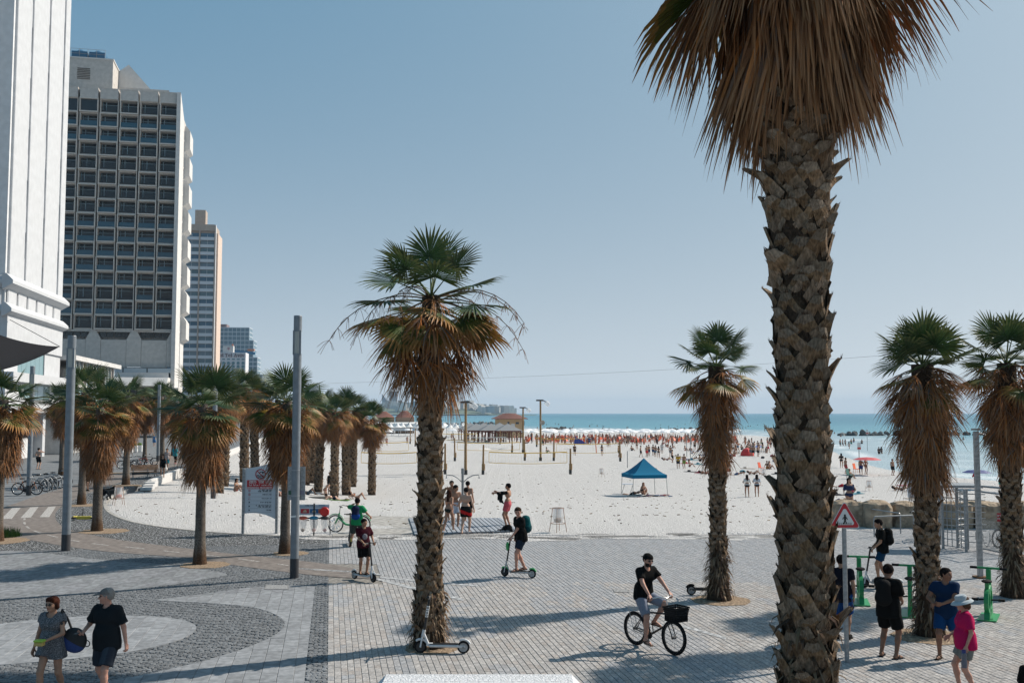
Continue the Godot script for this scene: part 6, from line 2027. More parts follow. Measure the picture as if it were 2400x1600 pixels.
	if hs != "none":
		var hr_ := MB.new(); hr_.col = hairc
		var pr_ := [[hc + head_b * Vector3(0,0.040,-0.028),hc + head_b * Vector3(0,0.036,0.006),0.098,0.094,0.02,hc + head_b * Vector3(0,0.030,0.055),head_b * Vector3(0,-0.62,0.78)]]
		pr_.append([hc + head_b * Vector3(0,0.0,-0.05),hc + head_b * Vector3(0,-0.05,-0.055),0.078,0.055,0.03,hc + head_b * Vector3(0,-0.055,0),head_b * Vector3(0,-1,0)])
		if hs == "tall": pr_.append([hc + head_b * Vector3(0,0.085,-0.02),hc + head_b * Vector3(0,0.085,0.05),0.05,0.042,0.03])
		if hs == "long":
			pr_.append([hc + head_b * Vector3(0,0.0,-0.06),neck - up * 0.17 - fz * 0.11,0.085,0.05,0.04])
			for s in [-1,1]: pr_.append([hc + head_b * Vector3(0.075 * s,0.0,-0.02),neck - up * 0.12 + rx * 0.09 * s - fz * 0.03,0.03,0.035,0.03])
		if hs == "bob":
			for s in [-1,1]: pr_.append([hc + head_b * Vector3(0.075 * s,0.03,-0.02),hc + head_b * Vector3(0.085 * s,-0.05,-0.03),0.04,0.04,0.03])
			pr_.append([hc + head_b * Vector3(0,0.03,-0.06),hc + head_b * Vector3(0,-0.07,-0.08),0.085,0.06,0.03])
			pr_.append([hc + head_b * Vector3(-0.04,0.085,0.05),hc + head_b * Vector3(0.05,0.09,0.05),0.04,0.04,0.02])
		if hs == "bun": pr_.append([hc + head_b * Vector3(0,0.06,-0.12),hc + head_b * Vector3(0,0.06,-0.13),0.045,0.045,0.02])
		nets(pr_,0.009 if cell < 0.028 else 0.014,hr_,null,[],0.006)
		put("hair",hr_,M.cloth,t)
	if o.has("cap"):
		var k := MB.new(); k.col = o.cap[0]
		var back: bool = o.cap.size() > 1
		var hbk := head_b * Basis(Vector3.UP,PI if back else 0.0)
		k.ball(hc + head_b * Vector3(0,0.045,-0.005),Vector3(0.103,0.088,0.112),head_b,16,6,0.0,0.52)
		k.ball(hc + head_b * Vector3(0,0.05,0) + hbk * Vector3(0,-0.012,0.125),Vector3(0.075,0.012,0.09),hbk * Basis(Vector3.RIGHT,0.18),12,6)
		k.ball(hc + head_b * Vector3(0,0.132,-0.005),Vector3(0.012,0.008,0.012),head_b,8,4)
		put("cap",k,M.cloth,t)
	if o.has("hat"):
		var k := MB.new(); k.col = o.hat
		var hb2 := head_b * Basis(Vector3.RIGHT,0.1)
		k.lathe([Vector2(0.205,0.005),Vector2(0.17,0.035),Vector2(0.112,0.05),Vector2(0.106,0.12),Vector2(0.085,0.145),Vector2(0,0.15)],hc + hb2 * Vector3(0,0.012,0),22,hb2)
		k.lathe([Vector2(0.108,0.046),Vector2(0.17,0.031),Vector2(0.205,0.0)],hc + hb2 * Vector3(0,0.012,0),22,hb2)
		put("sun_hat",k,M.cloth,t)
	if o.has("shades"):
		var k := MB.new(); k.col = Color(0.008,0.008,0.009)
		for s in [-1,1]:
			k.ball(hc + head_b * Vector3(0.034 * s,0.006,0.098),Vector3(0.028,0.021,0.010),head_b * Basis(Vector3.UP,0.25 * s),10,6)
			k.rod(hc + head_b * Vector3(0.06 * s,0.014,0.088),hc + head_b * Vector3(0.088 * s,0.010,-0.005),0.004,4)
		k.rod(hc + head_b * Vector3(-0.02,0.012,0.105),hc + head_b * Vector3(0.02,0.012,0.105),0.005,4)
		put("sunglasses",k,colour(Color(1,1,1),0.12),t)
	if o.has("shoes"):
		for s in [[al,"tl",1.0],[ar,"tr",-1.0]]:
			var toe: Vector3 = P.get(s[1],hb * Vector3(0.25 * s[2],0,1)); toe = toe.normalized()
			var a: Vector3 = s[0]
			var dn: Vector3 = P.get("down",Vector3.DOWN)
			var k := MB.new(); k.col = o.shoes[0]
			var bz := Basis(dn.cross(toe).normalized() * -1.0,-dn,toe)
			if o.shoes[1] == "flip":
				k.box(a + dn * 0.072 + toe * 0.055,Vector3(0.092,0.018,0.28),bz,0.008)
				for e in [-1,1]: k.tube([a + dn * 0.045 + toe * 0.02 + bz.x * 0.045 * e,a + dn * 0.015 + toe * 0.075 + bz.x * 0.022 * e,a + dn * 0.035 + toe * 0.13],0.011,5)
			else:
				nets([[a + dn * 0.03 - toe * 0.04,a + dn * 0.035 + toe * 0.16,0.05,0.042,0.02],[a,a + dn * 0.04,0.047,0.05,0.02]],0.014,k)
				k.box(a + dn * 0.07 + toe * 0.06,Vector3(0.10,0.02,0.30),bz,0.008)
			put("shoe",k,M.cloth,t)
	if o.has("pack"):
		var k := MB.new(); k.col = o.pack[0]
		var pc := waist + up * 0.20 - fz * 0.20
		nets([[pc + up * 0.12,pc - up * 0.13,0.125,0.135,0.05],[pc + up * 0.13 - rx * 0.06,pc + up * 0.13 + rx * 0.06,0.075,0.075,0.05],[pc - up * 0.13 - rx * 0.08,pc - up * 0.13 + rx * 0.08,0.085,0.085,0.06],[pc - rx * 0.06 - fz * 0.05 - up * 0.08,pc + rx * 0.06 - fz * 0.05 - up * 0.08,0.06,0.06,0.05]],0.02,k,(func(p: Vector3,n: Vector3) -> Color: return o.pack[1] if (p - pc).dot(up) < -0.06 else o.pack[0]) if o.pack.size() > 1 else null,[],0.012)
		for s in [-1,1]: k.tube([pc + up * 0.16 + rx * 0.08 * s + fz * 0.05,neck - up * 0.035 + rx * 0.105 * s - fz * 0.02,waist + up * 0.26 + rx * 0.125 * s + fz * 0.13,waist + up * 0.06 + rx * 0.15 * s + fz * 0.03,pc - up * 0.14 + rx * 0.10 * s + fz * 0.06],0.02,6)
		var bp := thing("backpack",o.get("pack_label","backpack on a person"),"backpack",where,turn)
		bp.scale = t.scale
		put("bag",k,M.cloth,bp)
	t.set_meta("wl",null)
	o["_wl"] = wl; o["_wr"] = wr; o["_hc"] = hc; o["_waist"] = waist; o["_neck"] = neck; o["_hb"] = head_b; o["_shl"] = shl; o["_shr"] = shr
	return t
var patterns := {}
func paisley(dark: Color,light: Color,scale := 2.0,band := 0.10) -> StandardMaterial3D:
	var key := "%s%s%f" % [dark,light,scale]
	if patterns.has(key): return patterns[key]
	var im := Image.create(256,256,false,Image.FORMAT_RGB8)
	var f := FastNoiseLite.new(); f.seed = 3; f.frequency = 0.045; f.fractal_octaves = 2
	var src := f.get_seamless_image(256,256)
	for y in 256:
		for x in 256:
			var n := src.get_pixel(x,y).r
			var e := fmod(n * 5.0,1.0)
			im.set_pixel(x,y,(light if e < band * 2.4 else dark).linear_to_srgb())
	var m := StandardMaterial3D.new()
	m.albedo_texture = ImageTexture.create_from_image(im)
	m.uv1_triplanar = true; m.uv1_scale = Vector3.ONE * scale; m.roughness = 0.9
	patterns[key] = m
	return m
func to_local_of(p: Vector3,where: Vector3,turn: float,h: float) -> Vector3:
	return (Basis(Vector3.UP,-turn) * (p - where)) / (h / 1.75)
func people() -> void:
	crease_noise.seed = 9; crease_noise.frequency = 9.0; crease_noise.fractal_octaves = 2
	var black := Color(0.010,0.010,0.011); var brown_hair := Color(0.05,0.022,0.012); var dark_hair := Color(0.014,0.010,0.009)
	# walking couple at the near left
	var w0 := gp(118,1640)
	var ow := {"h": 1.70,"skin": "tan","fem": true,"big": 1.06,"hair": ["bob",Color(0.06,0.022,0.014)],"shades": 1,"cell": 0.017,
		"top": {"c": Color(1,1,1),"m": paisley(Color(0.012,0.013,0.018),Color(0.5,0.5,0.52)),"sleeve": 0.34,"hem": -0.10,"ease": 0.022,"neck": 0.085},"bottom": {"c": Color(1,1,1),"m": paisley(Color(0.012,0.013,0.018),Color(0.5,0.5,0.52)),"len": 0.42,"ease": 0.045,"flare": 1.9},"shoes": [Color(0.05,0.03,0.02),"flip"],
		"pose": {"lean": 0.03,"twist": -0.05,"wl": Vector3(0.05,1.07,0.27),"el": Vector3(1.0,-0.3,-0.4),"gl": 0.75,"pl": Vector3(0,1,0.2),"wr": Vector3(-0.31,0.86,0.06),"al": Vector3(0.09,0.10,-0.24),"ar": Vector3(-0.09,0.08,0.22),"head": [-0.12,0.02]}}
	figure("woman in patterned black and white romper with sunglasses, walking at the near left",w0,-0.10,ow)
	var bx := thing("food_box","clear food box with lime green lid in the walking woman's hand","food box",w0,-0.10)
	var fb := MB.new(); fb.box(Vector3(-0.02,1.05,0.36),Vector3(0.17,0.035,0.12),Basis(),0.012); put("lid",fb,colour(Color(0.30,0.48,0.05),0.4),bx)
	var fb2 := MB.new(); fb2.box(Vector3(-0.02,1.0,0.36),Vector3(0.15,0.065,0.10),Basis(),0.012); put("tub",fb2,colour(Color(0.45,0.33,0.10),0.3),bx)
	var bag := thing("shoulder_bag","black and blue round shoulder bag hanging at the walking woman's side","bag",w0,-0.10)
	var bb := MB.new(); bb.ball(Vector3(0.36,0.98,-0.05),Vector3(0.22,0.21,0.10),Basis(Vector3.BACK,-0.5),16,6,0.0,0.52); put("upper_panel",bb,colour(Color(0.012,0.012,0.013),0.7,0.2,0.2),bag)
	var bb2 := MB.new(); bb2.ball(Vector3(0.36,0.98,-0.05),Vector3(0.22,0.21,0.10),Basis(Vector3.BACK,-0.5),16,6,0.52,1.0); put("lower_panel",bb2,colour(Color(0.012,0.04,0.17),0.7,0.2,0.2),bag)
	var bs := MB.new(); bs.tube([Vector3(0.24,1.08,0.0),Vector3(0.2,1.3,0.10),Vector3(0.165,1.49,0.02),Vector3(0.2,1.3,-0.12),Vector3(0.3,1.1,-0.10)],0.022,6); bs.ring(Vector3(0.58,0.93,-0.05),Vector3.BACK,0.05,0.009,12,5); put("strap",bs,M.black,bag)
	var m0 := gp(246,1637)
	var om := {"h": 1.82,"skin": "pink","big": 1.06,"hair": ["short",Color(0.30,0.28,0.26)],"cap": [Color(0.20,0.18,0.165)],"shades": 1,"cell": 0.017,"top": {"c": Color(0.018,0.022,0.026),"sleeve": 0.80,"hem": -0.14,"ease": 0.028},"bottom": {"c": Color(0.04,0.052,0.068),"len": 0.86,"ease": 0.035,"cf": func(p: Vector3,n: Vector3) -> Color: return Color(0.05,0.065,0.085) if p.z > 0.03 and absf(p.x - 0.1) < 0.05 else Color(0.032,0.042,0.056)},"shoes": [black,"shoe"],
		"pose": {"hturn": 0.0,"wl": Vector3(0.34,0.84,-0.05),"wr": Vector3(-0.29,1.08,0.22),"er": Vector3(-0.6,-0.4,-0.8),"gr": 0.7,"hr": Vector3(-0.1,0.0,1.0),"pr": Vector3(0.6,0.8,0),"al": Vector3(0.10,0.08,0.2),"ar": Vector3(-0.10,0.10,-0.2),"head_free": [-0.95,0.0],"gl": 0.55}}
	figure("man in dark tee, shorts and grey cap with sunglasses, walking beside the romper woman",m0,-0.28,om)
	var ph := thing("phone","dark phone held by the man in the grey cap","phone",m0,-0.28)
	var pk := MB.new(); pk.box(Vector3(-0.30,1.14,0.36),Vector3(0.075,0.012,0.15),Basis(Vector3.RIGHT,0.15),0.005); put("case",pk,M.black,ph)
	# boy on the white scooter
	var sp := (gp(870,1364) + gp(835,1358)) * 0.5
	var th := -0.765
	var bt := 0.45; var bp := sp + Vector3(-0.02,0.19,0.0)
	var hl := sp + Basis(Vector3.UP,th) * Vector3(0.25,1.09,-0.19); var hr := sp + Basis(Vector3.UP,th) * Vector3(0.25,1.09,0.19)
	figure("boy in maroon tee and black shorts riding the white scooter",bp,bt,{"h": 1.56,"skin": "olive","hair": ["short",dark_hair],"cell": 0.02,"top": {"c": Color(0.055,0.010,0.018),"hem": -0.08,"sleeve": 0.72,"ease": 0.024,"print": Color(0.10,0.09,0.11)},"bottom": {"c": black,"len": 0.85,"ease": 0.028},"shoes": [Color(0.03,0.03,0.03),"flip"],
		"pose": {"wl": to_local_of(hl,bp,bt,1.56) - Vector3(0.03,-0.01,0.06),"wr": to_local_of(hr,bp,bt,1.56) - Vector3(0.0,-0.01,0.07),"gl": 0.95,"gr": 0.95,"pl": Vector3.DOWN,"pr": Vector3.DOWN,"al": Vector3(0.08,0.08,0.10),"ar": Vector3(-0.07,0.08,-0.10),"head": [0.25,0.1]}})
	# man with the teal backpack on the green fendered scooter
	sp = (gp(1189,1350) + gp(1241,1355)) * 0.5; th = 2.75
	bt = -1.15; bp = sp + Vector3(0.08,0.19,0.0)
	hl = sp + Basis(Vector3.UP,th) * Vector3(0.25,1.09,-0.20); hr = sp + Basis(Vector3.UP,th) * Vector3(0.25,1.09,0.20)
	figure("man in black tee and navy shorts with teal backpack on the green fendered scooter",bp,bt,{"h": 1.83,"skin": "pink","hair": ["tall",Color(0.035,0.018,0.010)],"top": {"c": black,"hem": -0.12,"sleeve": 0.75,"ease": 0.026},"bottom": {"c": Color(0.016,0.03,0.05),"len": 0.72,"ease": 0.03},"shoes": [black,"flip"],"pack": [Color(0.008,0.095,0.105),Color(0.010,0.055,0.07)],"pack_label": "teal backpack worn by the man on the green fendered scooter",
		"pose": {"lean": 0.14,"wl": to_local_of(hl,bp,bt,1.83) - Vector3(0,-0.01,0.07),"wr": to_local_of(hr,bp,bt,1.83) - Vector3(0,-0.01,0.07),"gl": 0.95,"gr": 0.95,"pl": Vector3.DOWN,"pr": Vector3.DOWN,"al": Vector3(0.06,0.08,0.17),"ar": Vector3(-0.07,0.08,-0.14),"head": [0.95,0.05]}})
	# teen in green with the city bicycle
	figure("teen in green tee and patterned shorts seen from behind, holding the green bicycle",gp(836,1281),PI - 0.15,{"h": 1.74,"skin": "olive","hair": ["short",dark_hair],"cell": 0.022,"top": {"c": Color(0.02,0.30,0.11),"hem": -0.12,"sleeve": 0.7,"ease": 0.028},"bottom": {"c": Color(1,1,1),"m": paisley(Color(0.012,0.018,0.018),Color(0.07,0.10,0.08),1.8),"len": 0.98,"ease": 0.035},"shoes": [Color(0.03,0.025,0.02),"flip"],"pack": [Color(0.012,0.022,0.06),Color(0.010,0.06,0.27)],"pack_label": "navy and blue drawstring backpack on the teen in green",
		"pose": {"hip": Vector3(0,0.91,0),"al": Vector3(0.26,0.08,0.0),"ar": Vector3(-0.20,0.08,0.02),"wl": Vector3(0.16,1.52,0.20),"el": Vector3(1,-0.3,0.3),"gl": 0.8,"wr": Vector3(-0.42,1.05,0.25),"gr": 0.9,"head": [0.15,0.12]}})
	# bathers at the shower
	var yb := 0.06
	figure("woman in dark bikini with long hair walking past the shower",gp(1052,1246) + Vector3(0,0.0,0),2.55,{"h": 1.67,"skin": "tan","fem": true,"hair": ["long",brown_hair],"cell": 0.022,"bra": Color(0.02,0.035,0.03),"bottom": {"c": Color(0.02,0.035,0.03),"len": 0.0,"ease": 0.008,"rise": 0.02},
		"pose": {"al": Vector3(0.06,0.08,-0.30),"ar": Vector3(-0.06,0.08,0.22),"wl": Vector3(0.26,0.92,0.22),"wr": Vector3(-0.30,0.93,-0.16),"twist": 0.15}})
	figure("bather in black shorts with a red stripe, walking with his back turned by the shower",gp(1091,1250),2.85,{"h": 1.80,"skin": "fair","hair": ["short",dark_hair],"cell": 0.022,"bottom": {"c": black,"len": 0.62,"ease": 0.03,"cf": func(p: Vector3,n: Vector3) -> Color: return Color(0.55,0.02,0.025) if absf(p.y - 0.80 - p.x * 0.35) < 0.065 else Color(0.012,0.012,0.014)},
		"pose": {"al": Vector3(0.07,0.10,-0.24),"ar": Vector3(-0.09,0.08,0.16),"wl": Vector3(0.28,0.9,0.1),"wr": Vector3(-0.32,0.92,0.08),"lean": 0.08,"head": [0.2,0.1]}})
	figure("bather wrapped in white and blue towel shorts facing the viewer at the shower",gp(1066,1236),0.25,{"h": 1.76,"skin": "olive","hair": ["short",dark_hair],"cell": 0.022,"bottom": {"c": Color(1,1,1),"m": paisley(Color(0.52,0.54,0.58),Color(0.06,0.12,0.30),1.6,0.06),"len": 0.75,"ease": 0.04},
		"pose": {"wl": Vector3(0.14,0.98,0.2),"wr": Vector3(-0.12,1.0,0.2),"el": Vector3(1,0,-0.5),"er": Vector3(-1,0,-0.5),"head": [0.7,0.15],"lean": 0.08,"al": Vector3(0.1,0.08,0.12),"ar": Vector3(-0.1,0.08,-0.08)}})
	figure("shirtless bather with folded arms behind the group left of the shower post",gp(1058,1222),-0.3,{"h": 1.78,"skin": "olive","hair": ["short",dark_hair],"cell": 0.024,"bottom": {"c": Color(0.03,0.03,0.04),"len": 0.7},"pose": {"wl": Vector3(-0.08,1.22,0.2),"wr": Vector3(0.06,1.5,0.2),"el": Vector3(1,-0.3,0),"er": Vector3(-1,-0.3,0),"head": [0.3,0.0]}})
	figure("shirtless bather in dark shorts right of the shower post, back turned",gp(1096,1224),2.7,{"h": 1.78,"skin": "tan","hair": ["short",dark_hair],"cell": 0.024,"bottom": {"c": black,"len": 0.68},"pose": {"wl": Vector3(0.2,1.05,0.2),"wr": Vector3(-0.24,0.92,0.1),"head": [0.5,0.15]}})
	var rp := gp(1190,1234)
	figure("man in red flowered trunks stretching out an arm with a black shirt on it",rp,-1.85,{"h": 1.80,"skin": "olive","hair": ["short",dark_hair],"cell": 0.022,"bottom": {"c": Color(1,1,1),"m": paisley(Color(0.42,0.02,0.025),Color(0.35,0.36,0.45),1.8,0.07),"len": 0.62,"ease": 0.03},
		"pose": {"wl": Vector3(0.16,1.36,0.54),"wr": Vector3(-0.05,1.40,0.48),"gl": 0.25,"gr": 0.3,"head": [0.0,0.05],"al": Vector3(0.07,0.08,0.04),"ar": Vector3(-0.07,0.08,-0.06),"lean": -0.06}})
	var ts := thing("shirt","black shirt hanging over the outstretched arm of the man in red trunks","shirt",rp,-1.85)
	var sm := MB.new(); sm.col = black
	nets([[Vector3(0.20,1.43,0.02),Vector3(0.17,1.39,0.38),0.075,0.06,0.03],[Vector3(0.17,1.36,0.22),Vector3(0.15,1.08,0.26),0.06,0.075,0.05],[Vector3(0.17,1.34,0.33),Vector3(0.15,1.16,0.36),0.05,0.05,0.04],[Vector3(0.15,1.1,0.22),Vector3(0.14,0.98,0.16),0.05,0.03,0.04]],0.02,sm,null,[],0.03)
	put("cloth",sm,M.cloth,ts)
	var kb := thing("kit_bag","black bag and shoes set down on the shower deck edge","bag",gp(1185,1246))
	var km := MB.new(); km.col = black
	nets([[Vector3(0,0.14,0),Vector3(0.14,0.18,0),0.13,0.11,0.05],[Vector3(0.18,0.1,0.02),Vector3(0.24,0.06,0.05),0.09,0.06,0.05]],0.02,km,null,[],0.03)
	put("bag",km,M.cloth,kb)
	var ks := MB.new(); ks.col = Color(0.03,0.03,0.035); nets([[Vector3(-0.32,0.06,0.1),Vector3(-0.12,0.06,0.12),0.04,0.05,0.02],[Vector3(-0.3,0.06,0.0),Vector3(-0.1,0.08,0.0),0.04,0.055,0.02]],0.02,ks); ks.col = Color(0.7,0.7,0.7); ks.box(Vector3(-0.21,0.02,0.11),Vector3(0.32,0.025,0.09)); put("shoe",ks,M.cloth,kb)
	# cyclist
	var cp := (gp(1580,1536) + gp(1490,1511)) * 0.5
	th = -0.946; bt = PI / 2 + th
	var bz := Basis(Vector3.UP,th)
	var cy := {"h": 1.80,"skin": "pink","beard": 1,"hair": ["short",black],"cap": [black,1],"shades": 1,"cell": 0.018,"top": {"c": black,"hem": -0.08,"sleeve": 0.62,"ease": 0.02},"bottom": {"c": Color(0.24,0.27,0.34),"len": 0.92,"ease": 0.026},"shoes": [Color(0.16,0.11,0.08),"flip"],
		"pose": {"hip": Vector3(0,1.04,-0.30),"lean": 0.20,"hlean": 0.1,"wl": Vector3(0.28,1.06,0.20),"wr": Vector3(-0.28,1.06,0.20),"el": Vector3(0.8,-0.5,-0.2),"er": Vector3(-0.8,-0.5,-0.2),"gl": 0.95,"gr": 0.95,"pl": Vector3.DOWN,"pr": Vector3.DOWN,"al": Vector3(0.13,0.53,-0.13),"ar": Vector3(-0.13,0.22,-0.10),"tl": Vector3(0.1,-0.1,1),"tr": Vector3(-0.1,-0.2,1),"kl": Vector3(0.25,0.2,1),"kr": Vector3(-0.15,0.2,1),"head": [-0.15,-0.05]}}
	figure("bearded cyclist in black tee, backwards cap and blue grey shorts on the black bicycle",cp,bt,cy)
	# right hand group
	sp = gp(2066,1379); th = 2.85
	bt = -1.75; bp = sp + Vector3(0.06,0.19,0.0)
	hl = sp + Basis(Vector3.UP,th) * Vector3(0.25,1.09,-0.20); hr = sp + Basis(Vector3.UP,th) * Vector3(0.25,1.09,0.20)
	figure("boy in black tee with black backpack riding a white scooter behind the green trainers",bp,bt,{"h": 1.68,"skin": "tan","hair": ["tall",dark_hair],"top": {"c": black,"hem": -0.12,"sleeve": 0.75,"ease": 0.028},"bottom": {"c": Color(0.010,0.05,0.11),"len": 0.75,"ease": 0.03},"shoes": [Color(0.4,0.4,0.4),"shoe"],"pack": [black],"pack_label": "black backpack of the boy on the right white scooter",
		"pose": {"wl": to_local_of(hl,bp,bt,1.68) - Vector3(0,-0.01,0.07),"wr": to_local_of(hr,bp,bt,1.68) - Vector3(0,-0.01,0.07),"gl": 0.95,"gr": 0.95,"pl": Vector3.DOWN,"pr": Vector3.DOWN,"al": Vector3(0.07,0.08,0.13),"ar": Vector3(-0.07,0.08,-0.12),"lean": 0.1,"head": [0.15,0.1]}})
	figure("man in black tee and shorts seen from behind, holding out his right hand",gp(2086,1541),2.35,{"h": 1.80,"skin": "brown","hair": ["short",dark_hair],"cell": 0.018,"top": {"c": black,"hem": -0.16,"sleeve": 0.8,"ease": 0.034},"bottom": {"c": black,"len": 0.82,"ease": 0.04},"shoes": [Color(0.015,0.018,0.025),"flip"],"pack": [Color(0.012,0.012,0.013)],"pack_label": "black backpack worn by the man in black at right",
		"pose": {"wl": Vector3(0.26,1.02,0.44),"el": Vector3(0.5,-0.7,-0.4),"pl": Vector3(-0.3,1,0),"gl": 0.15,"hl": Vector3(0.1,-0.2,1),"wr": Vector3(-0.14,1.04,0.3),"al": Vector3(0.17,0.08,0.02),"ar": Vector3(-0.14,0.08,-0.02),"head": [0.1,0.32]}})
	figure("person in black tee and blue shorts half hidden by the tall palm and sign pole",gp(1976,1497),2.75,{"h": 1.75,"skin": "tan","hair": ["short",dark_hair],"cap": [black],"cell": 0.02,"top": {"c": Color(0.012,0.014,0.02),"hem": -0.14,"sleeve": 0.6},"bottom": {"c": Color(0.012,0.07,0.24),"len": 0.9,"ease": 0.035},"shoes": [black,"shoe"],"pose": {"wl": Vector3(0.25,0.95,0.1),"head": [0.1,0.2]}})
	figure("young man in navy tee and blue shorts by the palm, clasping his hands",gp(2222,1543),-0.45,{"h": 1.74,"skin": "brown","hair": ["short",dark_hair],"cell": 0.018,"top": {"c": Color(0.010,0.030,0.075),"hem": -0.14,"sleeve": 0.55,"ease": 0.024},"bottom": {"c": Color(0.010,0.055,0.17),"len": 0.80,"ease": 0.035},"shoes": [Color(0.03,0.02,0.015),"flip"],
		"pose": {"wl": Vector3(-0.06,1.10,0.30),"wr": Vector3(-0.20,1.08,0.30),"el": Vector3(1,-0.4,-0.2),"er": Vector3(-0.8,-0.5,-0.4),"hl": Vector3(-1,0,0.3),"hr": Vector3(-0.6,0,0.8),"gl": 0.6,"gr": 0.5,"pl": Vector3(0,0.3,-1),"al": Vector3(0.2,0.08,0.0),"ar": Vector3(-0.14,0.08,0.05),"head_free": [1.0,0.0]}})
	var pw := gp(2268,1625)
	figure("woman in pink tee, grey shorts and white sun hat at the right",pw,-1.75,{"h": 1.63,"skin": "pink","fem": true,"big": 1.12,"hair": ["bob",Color(0.10,0.06,0.04)],"hat": Color(0.50,0.55,0.58),"cell": 0.017,"top": {"c": Color(0.52,0.012,0.10),"hem": -0.10,"sleeve": 0.8,"ease": 0.026},"bottom": {"c": Color(0.22,0.225,0.21),"len": 0.6,"ease": 0.035},"shoes": [Color(0.03,0.012,0.018),"shoe"],
		"pose": {"wl": Vector3(0.28,0.90,0.06),"gl": 0.85,"wr": Vector3(-0.2,1.0,0.24),"al": Vector3(0.1,0.08,-0.12),"ar": Vector3(-0.1,0.08,0.1),"head": [0.0,0.15]}})
	var bo := thing("water_bottle","blue capped water bottle held by the woman in pink","bottle",pw,-1.75)
	var bm := MB.new(); bm.lathe([Vector2(0.0,0.50),Vector2(0.045,0.50),Vector2(0.05,0.56),Vector2(0.042,0.64),Vector2(0.048,0.73),Vector2(0.03,0.745)],Vector3(0.28,0,0.10),14); put("flask",bm,colour(Color(0.10,0.11,0.14),0.2),bo)
	var bm2 := MB.new(); bm2.lathe([Vector2(0.034,0.74),Vector2(0.036,0.79),Vector2(0.0,0.80)],Vector3(0.28,0,0.10),14); put("cap",bm2,colour(Color(0.012,0.03,0.16),0.4),bo)
	figure("boy in black tee whose head shows in the lower right corner",Vector3(7.02,0,-14.0),1.9,{"h": 1.62,"skin": "tan","hair": ["short",dark_hair],"cell": 0.018,"top": {"c": black,"hem": -0.1,"sleeve": 0.7},"bottom": {"c": black,"len": 0.8},"shoes": [black,"shoe"],"pose": {"head": [0.1,0.25]}})
	# promenade on the left
	figure("shirtless man in black shorts and dark cap before the white tower's shop",gp(88,1099),2.9,{"h": 1.78,"skin": "fair","hair": ["short",dark_hair],"cap": [Color(0.02,0.025,0.04)],"cell": 0.026,"bottom": {"c": black,"len": 0.8},"shoes": [black,"flip"],"pose": {"wl": Vector3(0.2,1.15,0.25),"wr": Vector3(-0.12,1.5,0.2),"er": Vector3(-1,-0.5,0)}})
	figure("woman in short black dress carrying a white bag, walking a white dog",gp(380,1118),0.15,{"h": 1.68,"skin": "tan","fem": true,"hair": ["long",dark_hair],"shades": 1,"cell": 0.026,"top": {"c": black,"sleeve": 0.0,"hem": -0.12,"neck": 0.10},"bottom": {"c": black,"len": 0.4,"ease": 0.03},"shoes": [Color(0.5,0.4,0.35),"flip"],"pose": {"al": Vector3(0.08,0.08,-0.12),"ar": Vector3(-0.08,0.08,0.18),"wl": Vector3(0.26,1.05,0.1)}})
	var wbg := thing("shopping_bag","white bag on the arm of the woman in black","bag",gp(386,1117))
	var wm := MB.new(); wm.col = Color(0.7,0.7,0.68); nets([[Vector3(0,0.86,0.08),Vector3(0,0.62,0.08),0.1,0.19,0.05]],0.03,wm,null,[],0.03); wm.tube([Vector3(-0.03,0.95,0.08),Vector3(-0.02,1.12,0.05),Vector3(0.03,0.95,0.08)],0.012,4); put("sack",wm,M.cloth,wbg)
	figure("man in pale tee and turquoise shorts walking behind the woman in black",gp(390,1102),0.1,{"h": 1.80,"skin": "tan","hair": ["short",dark_hair],"cell": 0.028,"top": {"c": Color(0.5,0.42,0.40),"sleeve": 0.0,"hem": -0.1},"bottom": {"c": Color(0.01,0.17,0.23),"len": 0.85,"ease": 0.03},"shoes": [black,"flip"],"pose": {"al": Vector3(0.08,0.08,0.16),"ar": Vector3(-0.08,0.08,-0.1)}})
	figure("walker in turquoise top and black leggings seen from behind on the promenade",gp(409,1087),3.0,{"h": 1.66,"skin": "tan","fem": true,"hair": ["long",Color(0.12,0.05,0.025)],"cell": 0.028,"top": {"c": Color(0.03,0.38,0.43),"sleeve": 0.9,"hem": -0.16,"ease": 0.035},"bottom": {"c": black,"len": 1.8,"ease": 0.006},"shoes": [Color(0.45,0.2,0.2),"shoe"],"pose": {"al": Vector3(0.06,0.08,0.12),"ar": Vector3(-0.06,0.08,-0.1)}})
	figure("walker in teal shorts partly behind the plaza palm's skirt",gp(431,1088),0.2,{"h": 1.75,"skin": "tan","hair": ["short",dark_hair],"cell": 0.03,"top": {"c": Color(0.10,0.10,0.11)},"bottom": {"c": Color(0.02,0.14,0.16),"len": 0.9}})
	figure("woman in blue dress seen from behind near the far planters",gp(360,1046),3.0,{"h": 1.66,"skin": "fair","fem": true,"hair": ["bun",Color(0.35,0.25,0.16)],"cell": 0.03,"top": {"c": Color(0.09,0.20,0.40),"sleeve": 0.4},"bottom": {"c": Color(0.05,0.16,0.38),"len": 0.75,"ease": 0.06}})
	figure("dog walker in black half hidden behind the palm trunk",gp(201,1150),1.2,{"h": 1.75,"skin": "tan","hair": ["short",dark_hair],"cell": 0.026,"top": {"c": black,"sleeve": 0.9},"bottom": {"c": black,"len": 0.9},"shoes": [black,"shoe"],"pose": {"lean": 0.25,"wl": Vector3(0.15,0.82,0.40),"wr": Vector3(-0.15,0.85,0.35),"al": Vector3(0.1,0.08,-0.25),"ar": Vector3(-0.1,0.08,0.2),"gl": 0.9}})
	dog("long haired black dog on a lead by the sand kerb",gp(250,1169),0.1,Color(0.008,0.008,0.009),true)
	dog("grey and black shaggy dog standing next to the black dog",gp(262,1171),0.25,Color(0.035,0.037,0.042),true)
	dog("white dog with tan patches walked by the woman in black",gp(364,1117),-1.2,Color(0.55,0.52,0.48),false)
